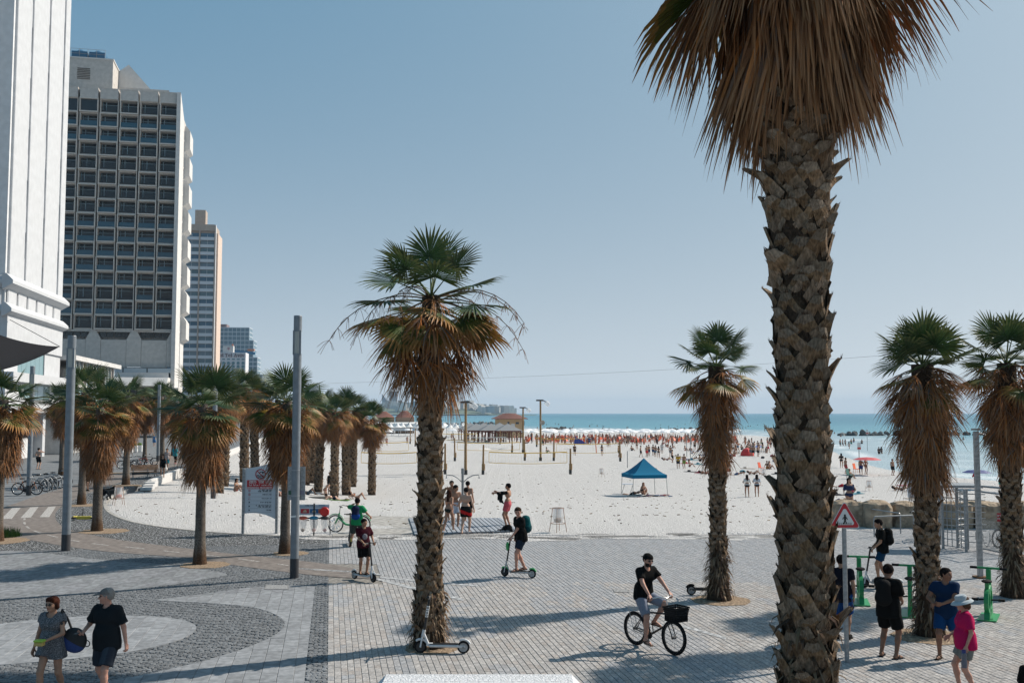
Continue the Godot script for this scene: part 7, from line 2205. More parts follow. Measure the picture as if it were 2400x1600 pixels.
	var ld := thing("dog_lead","thin dark lead running from the walker's hand to the black dog","dog lead",gp(201,1150))
	var lm := MB.new(); lm.tube([Vector3(0.45,0.75,0.1),Vector3(0.8,0.62,0.0),gp(247,1166) + Vector3(-0.2,0.45,0) - ld.position],0.012,4); put("strap",lm,M.black,ld)
	# sunbathers in the grove
	var P := func(px: float,py: float) -> Vector3: return sand_at(px,py) + Vector3(0,0.02,0)
	var sit := {"hip": Vector3(0,0.13,0),"lean": 0.1,"hlean": -0.15,"al": Vector3(0.12,0.08,0.52),"ar": Vector3(-0.1,0.08,0.50),"kl": Vector3(0.1,1,0.3),"kr": Vector3(-0.1,1,0.3),"wl": Vector3(0.2,0.35,0.35),"wr": Vector3(-0.18,0.36,0.35)}
	var lie := {"hip": Vector3(0,0.13,0),"lean": -1.45,"hlean": -1.5,"al": Vector3(0.09,0.06,0.83),"ar": Vector3(-0.09,0.06,0.83),"wl": Vector3(0.3,0.08,-0.1),"wr": Vector3(-0.3,0.08,-0.1),"kl": Vector3(0,1,0),"kr": Vector3(0,1,0),"tl": Vector3(0.3,1,0),"tr": Vector3(-0.3,1,0),"down": Vector3(0,0,1)}
	var prone := {"hip": Vector3(0,0.13,0),"lean": 1.35,"hlean": 1.5,"al": Vector3(0.09,0.07,-0.83),"ar": Vector3(-0.09,0.07,-0.83),"wl": Vector3(0.15,0.08,0.62),"wr": Vector3(-0.15,0.08,0.62),"el": Vector3(1,-0.2,0),"er": Vector3(-1,-0.2,0),"kl": Vector3(0,-1,0.1),"kr": Vector3(0,-1,0.1),"tl": Vector3(0,-0.3,-1),"tr": Vector3(0,-0.3,-1),"down": Vector3(0,0.5,-1),"head": [0,-0.7]}
	var knees := lie.duplicate(); knees.lean = -0.95; knees.al = Vector3(0.1,0.08,0.50); knees.ar = Vector3(-0.1,0.08,0.55); knees.tl = Vector3(0.2,0,1); knees.tr = Vector3(-0.2,0,1); knees.down = Vector3.DOWN; knees.wl = Vector3(0.25,0.05,-0.45); knees.wr = Vector3(-0.25,0.05,-0.45)
	figure("woman in white top and red bikini sitting in shade left of the notice board",P.call(552,1152),1.2,{"h": 1.66,"skin": "olive","fem": true,"hair": ["long",dark_hair],"cell": 0.026,"bra": Color(0.6,0.6,0.6),"bottom": {"c": Color(0.42,0.012,0.02),"len": 0.0,"ease": 0.01,"rise": 0.03},"pose": sit})
	figure("woman in white top kneeling over a towel by the grove palms",P.call(764,1160),1.3,{"h": 1.66,"skin": "fair","fem": true,"hair": ["bun",brown_hair],"cell": 0.026,"bra": Color(0.6,0.6,0.6),"bottom": {"c": Color(0.3,0.03,0.04),"len": 0.0,"ease": 0.01,"rise": 0.03},"pose": {"hip": Vector3(0,0.42,-0.1),"lean": 0.75,"al": Vector3(0.1,0.07,-0.42),"ar": Vector3(-0.1,0.07,-0.42),"kl": Vector3(0.1,-0.2,1),"kr": Vector3(-0.1,-0.2,1),"wl": Vector3(0.14,0.25,0.45),"wr": Vector3(-0.14,0.3,0.42),"tl": Vector3(0,-0.6,-1),"tr": Vector3(0,-0.6,-1)}})
	figure("sunbather in navy swimwear lying face down on the green towel",P.call(785,1172),-1.75,{"h": 1.70,"skin": "fair","fem": true,"hair": ["short",dark_hair],"cell": 0.026,"bottom": {"c": Color(0.015,0.018,0.04),"len": 0.2,"ease": 0.014},"pose": prone})
	figure("woman lying propped up with raised knees right of the grove",P.call(838,1170),1.5,{"h": 1.68,"skin": "tan","fem": true,"hair": ["long",dark_hair],"shades": 1,"cell": 0.026,"bra": Color(0.4,0.12,0.04),"bottom": {"c": Color(0.4,0.12,0.04),"len": 0.0,"ease": 0.01,"rise": 0.03},"pose": knees})
	figure("sunbather with bent legs lying behind the lamp pole",P.call(722,1160),1.7,{"h": 1.75,"skin": "olive","hair": ["short",dark_hair],"cell": 0.026,"bottom": {"c": Color(0.12,0.13,0.15),"len": 0.7},"pose": knees})
	figure("sunbather lying between notice board and lamp pole",P.call(656,1163),0.4,{"h": 1.75,"skin": "fair","hair": ["short",dark_hair],"cell": 0.026,"bottom": {"c": Color(0.4,0.06,0.05),"len": 0.6},"pose": lie})
	figure("person leaning on the trunk of the third grove palm",P.call(772,1158),0.6,{"h": 1.72,"skin": "fair","fem": true,"hair": ["bun",Color(0.2,0.12,0.06)],"cell": 0.028,"bottom": {"c": black,"len": 0.5},"top": {"c": black,"sleeve": 0.0},"pose": {}})
	var twl := thing("towel","green and black beach towel under the face down sunbather","towel",P.call(785,1172) + Vector3(0,0.0,0.0),-0.2)
	var tm := MB.new(); tm.box(Vector3(0,0.0,0),Vector3(2.1,0.02,0.9)); put("cloth",tm,colour(Color(0.10,0.24,0.05),0.9,0.4,0.4),twl)
	var tw2 := thing("towel","dark striped towel left of the kneeling woman","towel",P.call(735,1166),-0.1)
	var tm2 := MB.new(); tm2.box(Vector3(0,0.0,0),Vector3(2.0,0.02,0.9)); tm2.box(Vector3(0.3,0.012,0),Vector3(0.5,0.012,0.7)); put("cloth",tm2,colour(Color(0.02,0.022,0.02),0.9,0.4,0.4),tw2)
func dog(label: String, where: Vector3, turn: float, c: Color, shaggy: bool) -> void:   # facing +x
	var t := thing("dog",label,"dog",where,turn)
	var b := MB.new(); b.col = c
	var s := 1.18 if shaggy else 1.0
	var P := [[Vector3(-0.22,0.44,0),Vector3(0.18,0.43,0),0.10 * s,0.135 * s,0.06],[Vector3(0.22,0.50,0),Vector3(0.38,0.64,0),0.09 * s,0.065,0.05],[Vector3(0.40,0.66,0),Vector3(0.42,0.66,0),0.075,0.07,0.03],[Vector3(0.44,0.645,0),Vector3(0.55,0.62,0),0.045,0.03,0.02],
		[Vector3(-0.28,0.48,0),Vector3(-0.45,0.60,0),0.035 * s,0.02 * s,0.03]]
	for q in [-1,1]:
		P.append([Vector3(0.38,0.70,0.05 * q),Vector3(0.35,0.64,0.085 * q),0.022,0.018,0.01])
		P.append([Vector3(0.17,0.38,0.075 * q),Vector3(0.16,0.20,0.075 * q),0.05 * s,0.03 * s,0.03]); P.append([Vector3(0.16,0.20,0.075 * q),Vector3(0.175,0.03,0.075 * q),0.03 * s,0.024 * s,0.02]); P.append([Vector3(0.175,0.025,0.075 * q),Vector3(0.215,0.02,0.075 * q),0.026,0.022,0.01])
		P.append([Vector3(-0.22,0.40,0.075 * q),Vector3(-0.15,0.25,0.08 * q),0.075 * s,0.045 * s,0.04]); P.append([Vector3(-0.15,0.25,0.08 * q),Vector3(-0.27,0.16,0.08 * q),0.04 * s,0.027 * s,0.02]); P.append([Vector3(-0.27,0.16,0.08 * q),Vector3(-0.25,0.03,0.08 * q),0.027 * s,0.022 * s,0.02]); P.append([Vector3(-0.25,0.025,0.08 * q),Vector3(-0.20,0.02,0.08 * q),0.026,0.02,0.01])
	nets(P,0.02,b,null if shaggy else func(p: Vector3,n: Vector3) -> Color: return Color(0.22,0.13,0.07) if crease_noise.get_noise_3d(p.x * 0.5,p.y * 0.5,1) > 0.25 else c,[],0.03 if shaggy else 0.004)
	put("body",b,M.cloth,t)
# ------------------------------------------------------------------ beach
func pole_thing(called: String,label: String,cat: String,a: Array,h: float,r: float,group := "",lamp := false,lean := 0.0) -> Node3D:
	var t := thing(called,label,cat,sand_at(a[0],a[1]),0.0,group)
	var b := MB.new(); b.tube([Vector3.ZERO,Vector3(lean * h,h,0)],[r,r * 0.8],8); put("pole",b,M.wood,t)
	var k := MB.new(); k.lathe([Vector2(r * 1.35,-0.1),Vector2(r * 1.35,0.5),Vector2(0,0.5)],Vector3.ZERO,10); put("base_wrap",k,M.black,t)
	if lamp:
		var l := MB.new(); l.box(Vector3(-0.1,h,0),Vector3(1.0,0.22,0.3)); l.box(Vector3(0.55,h - 0.1,0.1),Vector3(0.5,0.12,0.5),Basis(Vector3.BACK,-0.5)); put("floodlight_bracket",l,colour(Color(0.05,0.05,0.055),0.6),t)
		var m := MB.new(); m.box(Vector3(0.95,h - 0.45,0.1),Vector3(0.75,0.62,0.7),Basis(Vector3.BACK,-0.7),0.12); put("floodlight_lens",m,glass(Color(0.9,0.9,0.9),0.45),t)
	else:
		var s := MB.new(); s.lathe([Vector2(r * 1.5,0.48),Vector2(r * 1.5,1.15),Vector2(0,1.15)],Vector3(0.04,0,0),8); put("sleeve",s,M.wood,t)
	return t
func beach_net(label: String,a: Vector3,c: Vector3,top: float,bot: float,col: Color) -> void:
	var t := thing("volleyball_net",label,"net",a,0.0,"beach volleyball nets")
	var d := c - a
	var m := colour(col,0.7)
	var sag := Vector3(0,-0.12,0)
	for y in [top,bot]:
		var b := MB.new(); b.tube([Vector3(0,y,0),d * 0.25 + Vector3(0,y,0) + sag * 0.75,d * 0.5 + Vector3(0,y,0) + sag,d * 0.75 + Vector3(0,y,0) + sag * 0.75,d + Vector3(0,y,0)],0.055 if y == top else 0.03,5); put("tape",b,m,t)
	var w := MB.new()
	for u in [0.0,1.0]: w.rod(d * u + Vector3(0,bot,0),d * u + Vector3(0,top,0),0.02,4)
	for k in 24: w.rod(d * (k / 24.0) + Vector3(0,bot,0) + sag,d * (k / 24.0) + Vector3(0,top,0) + sag,0.004,3)
	put("netting",w,m,t)
func beach_things() -> void:
	# light poles and net posts
	var lp := [[1091,1112,942,"tall light pole with floodlight behind the shower, in front of the net court"],[1226,1061,955,"light pole with floodlight beside the beach gazebos"],[1267,1080,938,"tall light pole with a loudspeaker right of the gazebos"],[1019,1110,940,"light pole hidden by the middle palm, its lamp showing beside the trunk"]]
	for q in lp:
		var p := sand_at(q[0],q[1])
		var o := pole_thing("light_pole",q[3],"light pole",q,at(q[0],q[2],-p.z).y - p.y,0.16,"floodlight poles on the sand",true)
		if q[0] == 1267:
			var s := MB.new(); s.lathe([Vector2(0.12,0),Vector2(0.36,0.4),Vector2(0.0,0.3)],Vector3(0.25,at(1267,992,-p.z).y - p.y,0.1),12,Basis(Vector3.RIGHT,1.3)); put("loudspeaker",s,colour(Color(0.42,0.34,0.27),0.6),o)
	var posts := [[1043,1111,1039],[1132,1112,1042],[1066,1080,1026],[1035,1059,1013],[1200,1060,1020],[1230,1079,1029],[1298,1080,1016],[1337,1111,1051],[1454,1081,1034],[961,1040,1002],[973,1046,1004],[990,1112,1040],[1172,1041,1008],[1258,1047,1016]]
	var ord := ["wooden net post left of the tall light pole, right by the middle trunk","wooden net post leaning right of the tall light pole","wooden post with a box between the first two court posts","thin wooden post just right of the middle palm trunk","wooden post in front of the right gazebo","wooden post beside the gazebo light pole","wooden post left of the blue kite tent","leaning wooden post at the right end of the nearest net","wooden post with black base left of the blue canopy","dark based post left of the middle palm trunk, farther one","dark based post left of the middle palm trunk, nearer one","wooden post hidden by the middle palm trunk","short post under the gazebos' front","short post left of the loudspeaker pole"]
	for k in posts.size():
		var q: Array = posts[k]
		var p := sand_at(q[0],q[1])
		pole_thing("net_post",ord[k],"post",q,at(q[0],q[2],-p.z).y - p.y,0.12,"wooden volleyball posts",false,0.02 * sin(k * 2.2))
	var yel := Color(0.58,0.36,0.05)
	var nets_ := [[1146,1111,1329,1111,1059,1084,"nearest yellow taped net between two leaning posts",yel],[1072,1080,1218,1079,1037,1054,"yellow net in front of the gazebos",yel],[872,1080,957,1079,1036,1056,"farther yellow net left of the middle palm",yel],[846,1112,976,1112,1060,1084,"nearer yellow net left of the middle palm",yel],[1305,1080,1449,1080,1039,1060,"yellow net left of the blue canopy's top",yel],[1256,1055,1371,1055,1027,1040,"far yellow net before the white umbrellas",yel],[1036,1058,1119,1058,1016,1030,"far yellow net before the left gazebo",yel],[1095,1062,1186,1062,1024,1036,"pale net in front of the gazebo posts",Color(0.55,0.54,0.52)],[890,1048,965,1048,1021,1032,"pale far net before the restaurant",Color(0.55,0.54,0.52)]]
	for q in nets_:
		var a := sand_at(q[0],q[1]); var c := sand_at(q[2],q[3])
		beach_net(q[6],a,c,at(q[0],q[4],-a.z).y - a.y,at(q[0],q[5],-a.z).y - a.y,q[7])
	var op := sand_at(1398,1061)
	var ot := thing("orange_pole","slim orange pole on the sand left of the blue canopy","pole",op)
	var ob := MB.new(); ob.rod(Vector3.ZERO,Vector3(-0.2,3.1,0),0.08); put("pole",ob,colour(Color(0.6,0.13,0.04),0.6),ot)
	var kt := thing("beach_tent","blue triangular kite tent on the sand beyond the nets","beach tent",sand_at(1357,1052))
	var kb := MB.new(); kb.tri(Vector3(-0.8,0.9,0),Vector3(1.6,1.0,0),Vector3(-0.7,2.4,-0.3)); kb.tri(Vector3(-0.8,0.9,0),Vector3(-0.7,2.4,-0.3),Vector3(-0.9,0.9,-1.8)); kb.rod(Vector3(-0.7,0,-0.2),Vector3(-0.7,2.4,-0.3),0.03); put("cloth",kb,colour(Color(0.015,0.04,0.24),0.7),kt)
	# blue canopy
	var c0 := sand_at(1510,1161)
	var cn := thing("canopy_tent","blue pop up canopy with thin legs standing alone on the sand","canopy",c0,0.22)
	var h := 1.72; var s := 1.42
	var cb := MB.new()
	for k in 4:
		var a := Vector3([-1,1,1,-1][k] * s,h,[1,1,-1,-1][k] * s); var e := Vector3([1,1,-1,-1][k] * s,h,[1,-1,-1,1][k] * s)
		for j in 6:
			var u0 := j / 6.0; var u1 := (j + 1) / 6.0
			var f := func(p: Vector3,u: float) -> Vector3: return Vector3(p.x * (1 - u),h + 1.28 * pow(u,1.35),p.z * (1 - u))
			cb.quad(f.call(a,u0),f.call(e,u0),f.call(e,u1),f.call(a,u1))
		cb.quad(a - Vector3(0,0.27,0),e - Vector3(0,0.27,0),e,a)
	put("roof",cb,colour(Color(0.004,0.135,0.25),0.75,0.1,0.5),cn)
	for k in 4:
		var l := MB.new(); l.rod(Vector3([-1,1,1,-1][k] * s * 1.03,0,[1,1,-1,-1][k] * s),Vector3([-1,1,1,-1][k] * (s - 0.05),h,[1,1,-1,-1][k] * (s - 0.05)),0.022); put("leg",l,M.galv,cn)
	var ft := thing("folding_table","pale folding table under the blue canopy's left side","table",sand_at(1471,1156))
	var fb := MB.new(); fb.box(Vector3(0,0.78,0),Vector3(0.95,0.03,0.6)); put("top",fb,colour(Color(0.42,0.48,0.58),0.5),ft)
	for q in [-0.35,0.35]:
		var l := MB.new(); l.rod(Vector3(q - 0.12,0,0.25),Vector3(q + 0.12,0.78,-0.25),0.014); l.rod(Vector3(q - 0.12,0,-0.25),Vector3(q + 0.12,0.78,0.25),0.014); put("leg",l,M.galv,ft)
	var mt := thing("beach_mat","patchwork mat strewn with beach things under the blue canopy","mat",sand_at(1535,1163) + Vector3(0,0.03,0),0.1)
	for k in 26:
		var q := MB.new(); q.box(Vector3(rng.randf_range(-2.0,2.0),rng.randf() * 0.05,rng.randf_range(-0.9,0.9)),Vector3(rng.randf_range(0.2,0.6),0.05,rng.randf_range(0.2,0.5)),Basis(Vector3.UP,rng.randf() * 3),0.01); put("rug",q,colour([Color(0.4,0.35,0.3),Color(0.25,0.05,0.05),Color(0.04,0.08,0.16),Color(0.55,0.55,0.52),Color(0.02,0.02,0.02)][k % 5],0.9),mt)
	# waste cages
	for q in [[1308,1246,1.0,"wire litter cage with a clear bag at the paving's sand edge"],[277,1183,1.0,"rusty wire litter cage with orange waste by the kerb curve"],[433,1121,1.0,"wire litter cage by the low white wall beyond the bench"],[1410,1117,0.9,"far empty wire litter cage left of the blue canopy"],[1791,1117,0.8,"small litter bag frame left of the tall trunk"],[2038,1150,0.9,"litter bag frame on the sand right of the tall trunk"]]:
		var t := thing("litter_cage",q[3],"litter bin",sand_at(q[0],q[1]),0.3,"wire litter cages")
		t.scale = Vector3.ONE * (q[2] as float)
		var b := MB.new()
		for k in 4:
			var a := TAU * k / 4.0 + 0.5
			b.tube([Vector3(cos(a) * 0.36,0,sin(a) * 0.36),Vector3(cos(a) * 0.29,0.4,sin(a) * 0.29),Vector3(cos(a) * 0.22,0.95,sin(a) * 0.22)],0.012,4)
		b.ring(Vector3(0,0.95,0),Vector3.UP,0.22,0.012,14,4); b.ring(Vector3(0,0.34,0),Vector3.UP,0.30,0.01,14,4); put("wire_frame",b,colour(Color(0.25,0.14,0.09),0.7),t)
		var g := MB.new(); g.lathe([Vector2(0.0,0.36),Vector2(0.2,0.38),Vector2(0.23,0.6),Vector2(0.215,0.97)],Vector3.ZERO,12); put("clear_bag",g,glass(Color(0.8,0.8,0.8),0.35),t)
		var li := MB.new(); li.ball(Vector3(0,0.46,0),Vector3(0.16,0.1,0.16),Basis(),7,5); put("litter",flat_mesh(li),colour(Color(0.5,0.12,0.05) if q[0] == 277 else Color(0.35,0.25,0.18),0.8),t)
	# lifeguard house
	var hb := thing("lifeguard_house","ochre lifeguard house with a brown hipped roof at the water","hut",at(1194,1005,285) * Vector3(1,0,1) + Vector3(0,-2.4,0),0.2)
	var y0 := at(1194,980,285).y + 2.4
	var wb := MB.new(); wb.box(Vector3(0,y0 / 2,0),Vector3(7.0,y0,6)); put("wall",wb,colour(Color(0.50,0.35,0.20),0.85),hb)
	var rb := MB.new(); rb.lathe([Vector2(6.2,y0 - 0.1),Vector2(2.0,y0 + 1.35),Vector2(0,y0 + 1.4)],Vector3.ZERO,4,Basis(Vector3.UP,PI / 4)); rb.box(Vector3(0,y0 - 0.15,0),Vector3(8.7,0.12,8.7)); put("roof",rb,colour(Color(0.17,0.085,0.07),0.85),hb)
	for q in [[-0.9,0.6,0.7],[1.6,0.9,0.55],[3.3,0.6,1.2]]:
		var w := MB.new(); w.box(Vector3(q[0],y0 - 1.3,3.02),Vector3(q[1],q[2],0.08)); put("window",w,colour(Color(0.03,0.05,0.07),0.2),hb)
	var dr := MB.new(); dr.box(Vector3(0.4,y0 - 2.5,3.04),Vector3(1.0,2.1,0.1)); put("door",dr,M.white,hb)
	# gazebos
	var gz := [[1190,1036,240,"front right beach gazebo with grey hipped roof"],[1151,1036,243,"front middle beach gazebo with grey hipped roof"],[1116,1035,246,"front left beach gazebo with grey hipped roof"],[1171,1033,258,"rear right beach gazebo behind the front ones"],[1134,1033,260,"rear middle beach gazebo behind the front ones"],[1102,1032,262,"rear left beach gazebo by the tall light pole"]]
	var g0: Node3D
	for k in gz.size():
		var q: Array = gz[k]
		var p := at(q[0],1036,q[2]); p.y = beach_h(p.x,p.z)
		if k > 0: dup(g0,q[3],p,0.17,"beach gazebos"); continue
		g0 = thing("gazebo",q[3],"gazebo",p,0.17,"beach gazebos")
		var b := MB.new(); b.lathe([Vector2(4.3,2.75),Vector2(0.12,4.35)],Vector3.ZERO,4,Basis(Vector3.UP,PI / 4)); b.lathe([Vector2(0.1,4.2),Vector2(0.45,4.1),Vector2(0,4.6)],Vector3.ZERO,4,Basis(Vector3.UP,PI / 4)); put("roof",flat_mesh(b),colour(Color(0.24,0.245,0.25),0.8),g0)
		var br := MB.new(); br.box(Vector3(0,2.66,2.7),Vector3(5.7,0.2,0.16)); br.box(Vector3(0,2.66,-2.7),Vector3(5.7,0.2,0.16)); br.box(Vector3(2.7,2.66,0),Vector3(0.16,0.2,5.7)); br.box(Vector3(-2.7,2.66,0),Vector3(0.16,0.2,5.7)); put("beam",br,colour(Color(0.17,0.055,0.035),0.8),g0)
		for a in 6:
			var l := MB.new(); var x: float = [-2.6,0,2.6][a % 3]; var z: float = [-2.6,2.6][a / 3]
			l.box(Vector3(x,1.3,z),Vector3(0.22,2.6,0.22)); l.rod(Vector3(x,1.9,z),Vector3(x + 0.6,2.6,z),0.07,4); l.rod(Vector3(x,1.9,z),Vector3(x - 0.6,2.6,z),0.07,4); put("post",l,colour(Color(0.17,0.055,0.035),0.8),g0)
	# beach restaurant with white sails on the left
	var rs := thing("beach_restaurant","beach restaurant with two brown hipped roofs over white awnings","building",at(930,1000,345) * Vector3(1,0,1) + Vector3(0,-2.2,0),0.17)
	for q in [[-4.5,5.6,7.0,2.0],[2.6,6.2,6.0,2.2]]:
		var b := MB.new(); b.lathe([Vector2(q[2] * 0.72,5.3),Vector2(1.2,5.3 + q[3]),Vector2(0,5.35 + q[3])],Vector3(q[0],0,0),4,Basis(Vector3.UP,PI / 4)); put("roof",b,colour(Color(0.19,0.09,0.07),0.85),rs)
		var w := MB.new(); w.box(Vector3(q[0],2.7,0),Vector3(q[2],5.3,6)); put("wall",w,colour(Color(0.30,0.20,0.14),0.85),rs)
	var aw := MB.new(); aw.box(Vector3(1,3.3,5),Vector3(15,0.5,5),Basis(Vector3.RIGHT,0.12)); aw.box(Vector3(1,1.4,6.5),Vector3(14,1.0,0.3)); put("awning",aw,M.white,rs)
	var sl := [[1010,998,300,9.0],[1052,996,310,11.0],[905,1001,300,8.0],[950,1000,305,8.0],[1075,1000,290,7.0]]
	for k in sl.size():
		var q: Array = sl[k]
		var p := at(q[0],1022,q[2]); p.y = beach_h(p.x,p.z)
		var t := thing("beach_awning",["white sail awning just right of the middle trunk","long white sail awning farther right of the middle trunk","white awning in front of the left restaurant roof","white awning left of the middle trunk","low white sail awning by the left gazebo"][k],"awning",p,0.1 * k,"white beach awnings")
		var w: float = q[3]; var b := MB.new()
		for j in 4: b.lathe([Vector2(w * 0.2,2.6),Vector2(w * 0.1,3.1),Vector2(0.05,4.0)],Vector3((j - 1.5) * w * 0.26,0,0),6)
		put("cloth",b,M.white,t)
		for j in 5:
			var l := MB.new(); l.rod(Vector3((j - 2) * w * 0.26,0,0),Vector3((j - 2) * w * 0.26,2.7,0),0.06,5); put("post",l,M.white,t)
	# white umbrellas and orange loungers along the water
	var um := thing("beach_umbrella","white beach umbrella in the rows along the water","umbrella",Vector3.ZERO,0.0,"white umbrellas along the water")
	var ub := MB.new(); ub.lathe([Vector2(1.4,1.85),Vector2(1.2,2.0),Vector2(0.7,2.18),Vector2(0.05,2.28)],Vector3.ZERO,10); put("canopy",flat_mesh(ub),colour(Color(0.72,0.72,0.73),0.7),um)
	var up := MB.new(); up.rod(Vector3.ZERO,Vector3(0,2.5,0),0.03,5); put("pole",up,M.white,um)
	var lo := thing("lounger","orange beach lounger in the rows under the white umbrellas","lounger",Vector3.ZERO,0.0,"orange loungers along the water")
	var lb := MB.new(); lb.box(Vector3(0,0.34,0.2),Vector3(0.6,0.06,1.3)); put("seat",lb,colour(Color(0.72,0.11,0.03),0.6),lo)
	var l2 := MB.new(); l2.box(Vector3(0,0.62,-0.6),Vector3(0.6,0.06,0.75),Basis(Vector3.RIGHT,0.9)); put("backrest",l2,colour(Color(0.72,0.11,0.03),0.6),lo)
	var l3 := MB.new()
	for q in 4: l3.rod(Vector3([-0.27,0.27][q % 2],0,[-0.3,0.75][q / 2]),Vector3([-0.27,0.27][q % 2],0.33,[-0.3,0.75][q / 2]),0.025,4)
	put("leg",l3,colour(Color(0.72,0.11,0.03),0.6),lo)
	var n := 0
	for k in 92:
		var row := k % 4
		var px := lerpf(1236,1722,(k / 4) / 22.0) + rng.randf_range(-9,9)
		var d: float = [266.0,276.0,286.0,297.0][row] + rng.randf_range(-3,3)
		var p := at(px,1030,d); p.y = beach_h(p.x,p.z)
		if p.y < -2.45: continue
		var lab := "white beach umbrella, %s from the left in the %s row along the water" % [["first","second","third","fourth","fifth","sixth","seventh","eighth","ninth","tenth","eleventh","twelfth","thirteenth","fourteenth","fifteenth","sixteenth","seventeenth","eighteenth","nineteenth","twentieth","third last","second last","last"][k / 4],["front","second","third","back"][row]]
		if n == 0: um.position = p; um.set_meta("label",lab)
		else: dup(um,lab,p,rng.randf() * 3)
		n += 1
	for k in 10:
		var p := at(rng.randf_range(885,1090),1030,rng.randf_range(262,300)); p.y = beach_h(p.x,p.z)
		dup(um,"white beach umbrella by the restaurant left of the gazebos",p,rng.randf() * 3,"white umbrellas by the restaurant")
	n = 0
	for k in 130:
		var px := rng.randf_range(1234,1725)
		var p := at(px,1036,rng.randf_range(232,276)); p.y = beach_h(p.x,p.z)
		if n == 0: lo.position = p
		else: dup(lo,"",p,rng.randf_range(-0.9,0.9) + (PI if rng.randf() < 0.3 else 0.0))
		n += 1
	# coloured umbrellas and shelters on the right
	for q in [[2034,1113,1071,1.5,Color(0.45,0.05,0.06),"flat red beach umbrella right of the tall trunk"],[2292,1146,1100,1.25,Color(0.02,0.04,0.17),"blue beach umbrella by the sea behind the lamp column"],[1775,1056,1044,1.4,Color(0.05,0.10,0.36),"blue and white beach umbrella in the crowd left of the tall trunk"]]:
		var p := sand_at(q[0],q[1])
		var t := thing("beach_umbrella",q[5],"umbrella",p)
		var hh: float = at(q[0],q[2],-p.z).y - p.y
		var b := MB.new(); b.lathe([Vector2(q[3],hh - 0.28),Vector2(q[3] * 0.6,hh - 0.08),Vector2(0.03,hh)],Vector3.ZERO,10); put("canopy",flat_mesh(b),colour(q[4],0.7),t)
		var l := MB.new(); l.rod(Vector3.ZERO,Vector3(0,hh,0),0.022,5); put("pole",l,M.galv,t)
	for q in [[1752,1068,Color(0.6,0.03,0.03),"red beach shelter beside three standing men"],[1488,1036,Color(0.65,0.09,0.03),"orange stack of loungers left of the umbrellas' middle"],[1378,1036,Color(0.62,0.60,0.58),"white pop up beach tent among the loungers"]]:
		var t := thing("beach_shelter",q[3],"beach tent",sand_at(q[0],q[1]))
		var b := MB.new(); b.ball(Vector3(0,0,0),Vector3(1.1,1.25,0.9),Basis(),8,5,0.0,0.5); put("cloth",flat_mesh(b),colour(q[2],0.7),t)
	for q in [[2008,1107,Color(0.7,0.11,0.02),"orange plastic chair beside the red umbrella"],[1993,1122,Color(0.03,0.12,0.10),"dark green folding chair near the red umbrella"],[1785,1104,Color(0.65,0.10,0.03),"orange beach chair on the sand left of the tall trunk"]]:
		var t := thing("beach_chair",q[3],"chair",sand_at(q[0],q[1]),0.8)
		var b := MB.new(); b.box(Vector3(0,0.4,0),Vector3(0.55,0.05,0.5)); put("seat",b,colour(q[2],0.5),t)
		var b2 := MB.new(); b2.box(Vector3(0,0.72,-0.26),Vector3(0.55,0.6,0.04),Basis(Vector3.RIGHT,-0.2)); put("backrest",b2,colour(q[2],0.5),t)
		for k in 4:
			var l := MB.new(); l.rod(Vector3([-0.25,0.25][k % 2],0,[-0.22,0.22][k / 2]),Vector3([-0.22,0.22][k % 2],0.4,[-0.2,0.2][k / 2]),0.02,4); put("leg",l,colour(q[2],0.5),t)
	for q in [[2015,1098,1036,"warning sign pole with red band by the water, right of the tall trunk"],[2034,1062,1006,"far warning sign pole standing in the shallows"],[1471,1096,1057,"slim lamp pole behind the blue canopy's roof"],[1619,1075,1018,"white flag pole left of the slim palm"],[1610,1070,1022,"grey pole beside the white flag pole"],[1824,1052,1013,"thin pole in the crowd by the tall trunk"]]:
		var p := sand_at(q[0],q[1])
		var t := thing("sign_pole",q[3],"pole",p)
		var hh: float = at(q[0],q[2],-p.z).y - p.y
		var b := MB.new(); b.rod(Vector3.ZERO,Vector3(0,hh,0),0.05,6); put("pole",b,M.galv,t)
		if q[0] > 2000:
			var k := MB.new(); k.box(Vector3(0,hh - 0.5,0.06),Vector3(0.45,0.9,0.03)); put("sign_plate",k,M.white,t)
			var k2 := MB.new(); k2.box(Vector3(0,hh - 0.75,0.08),Vector3(0.42,0.25,0.03)); put("red_band",k2,colour(Color(0.5,0.05,0.04),0.6),t)
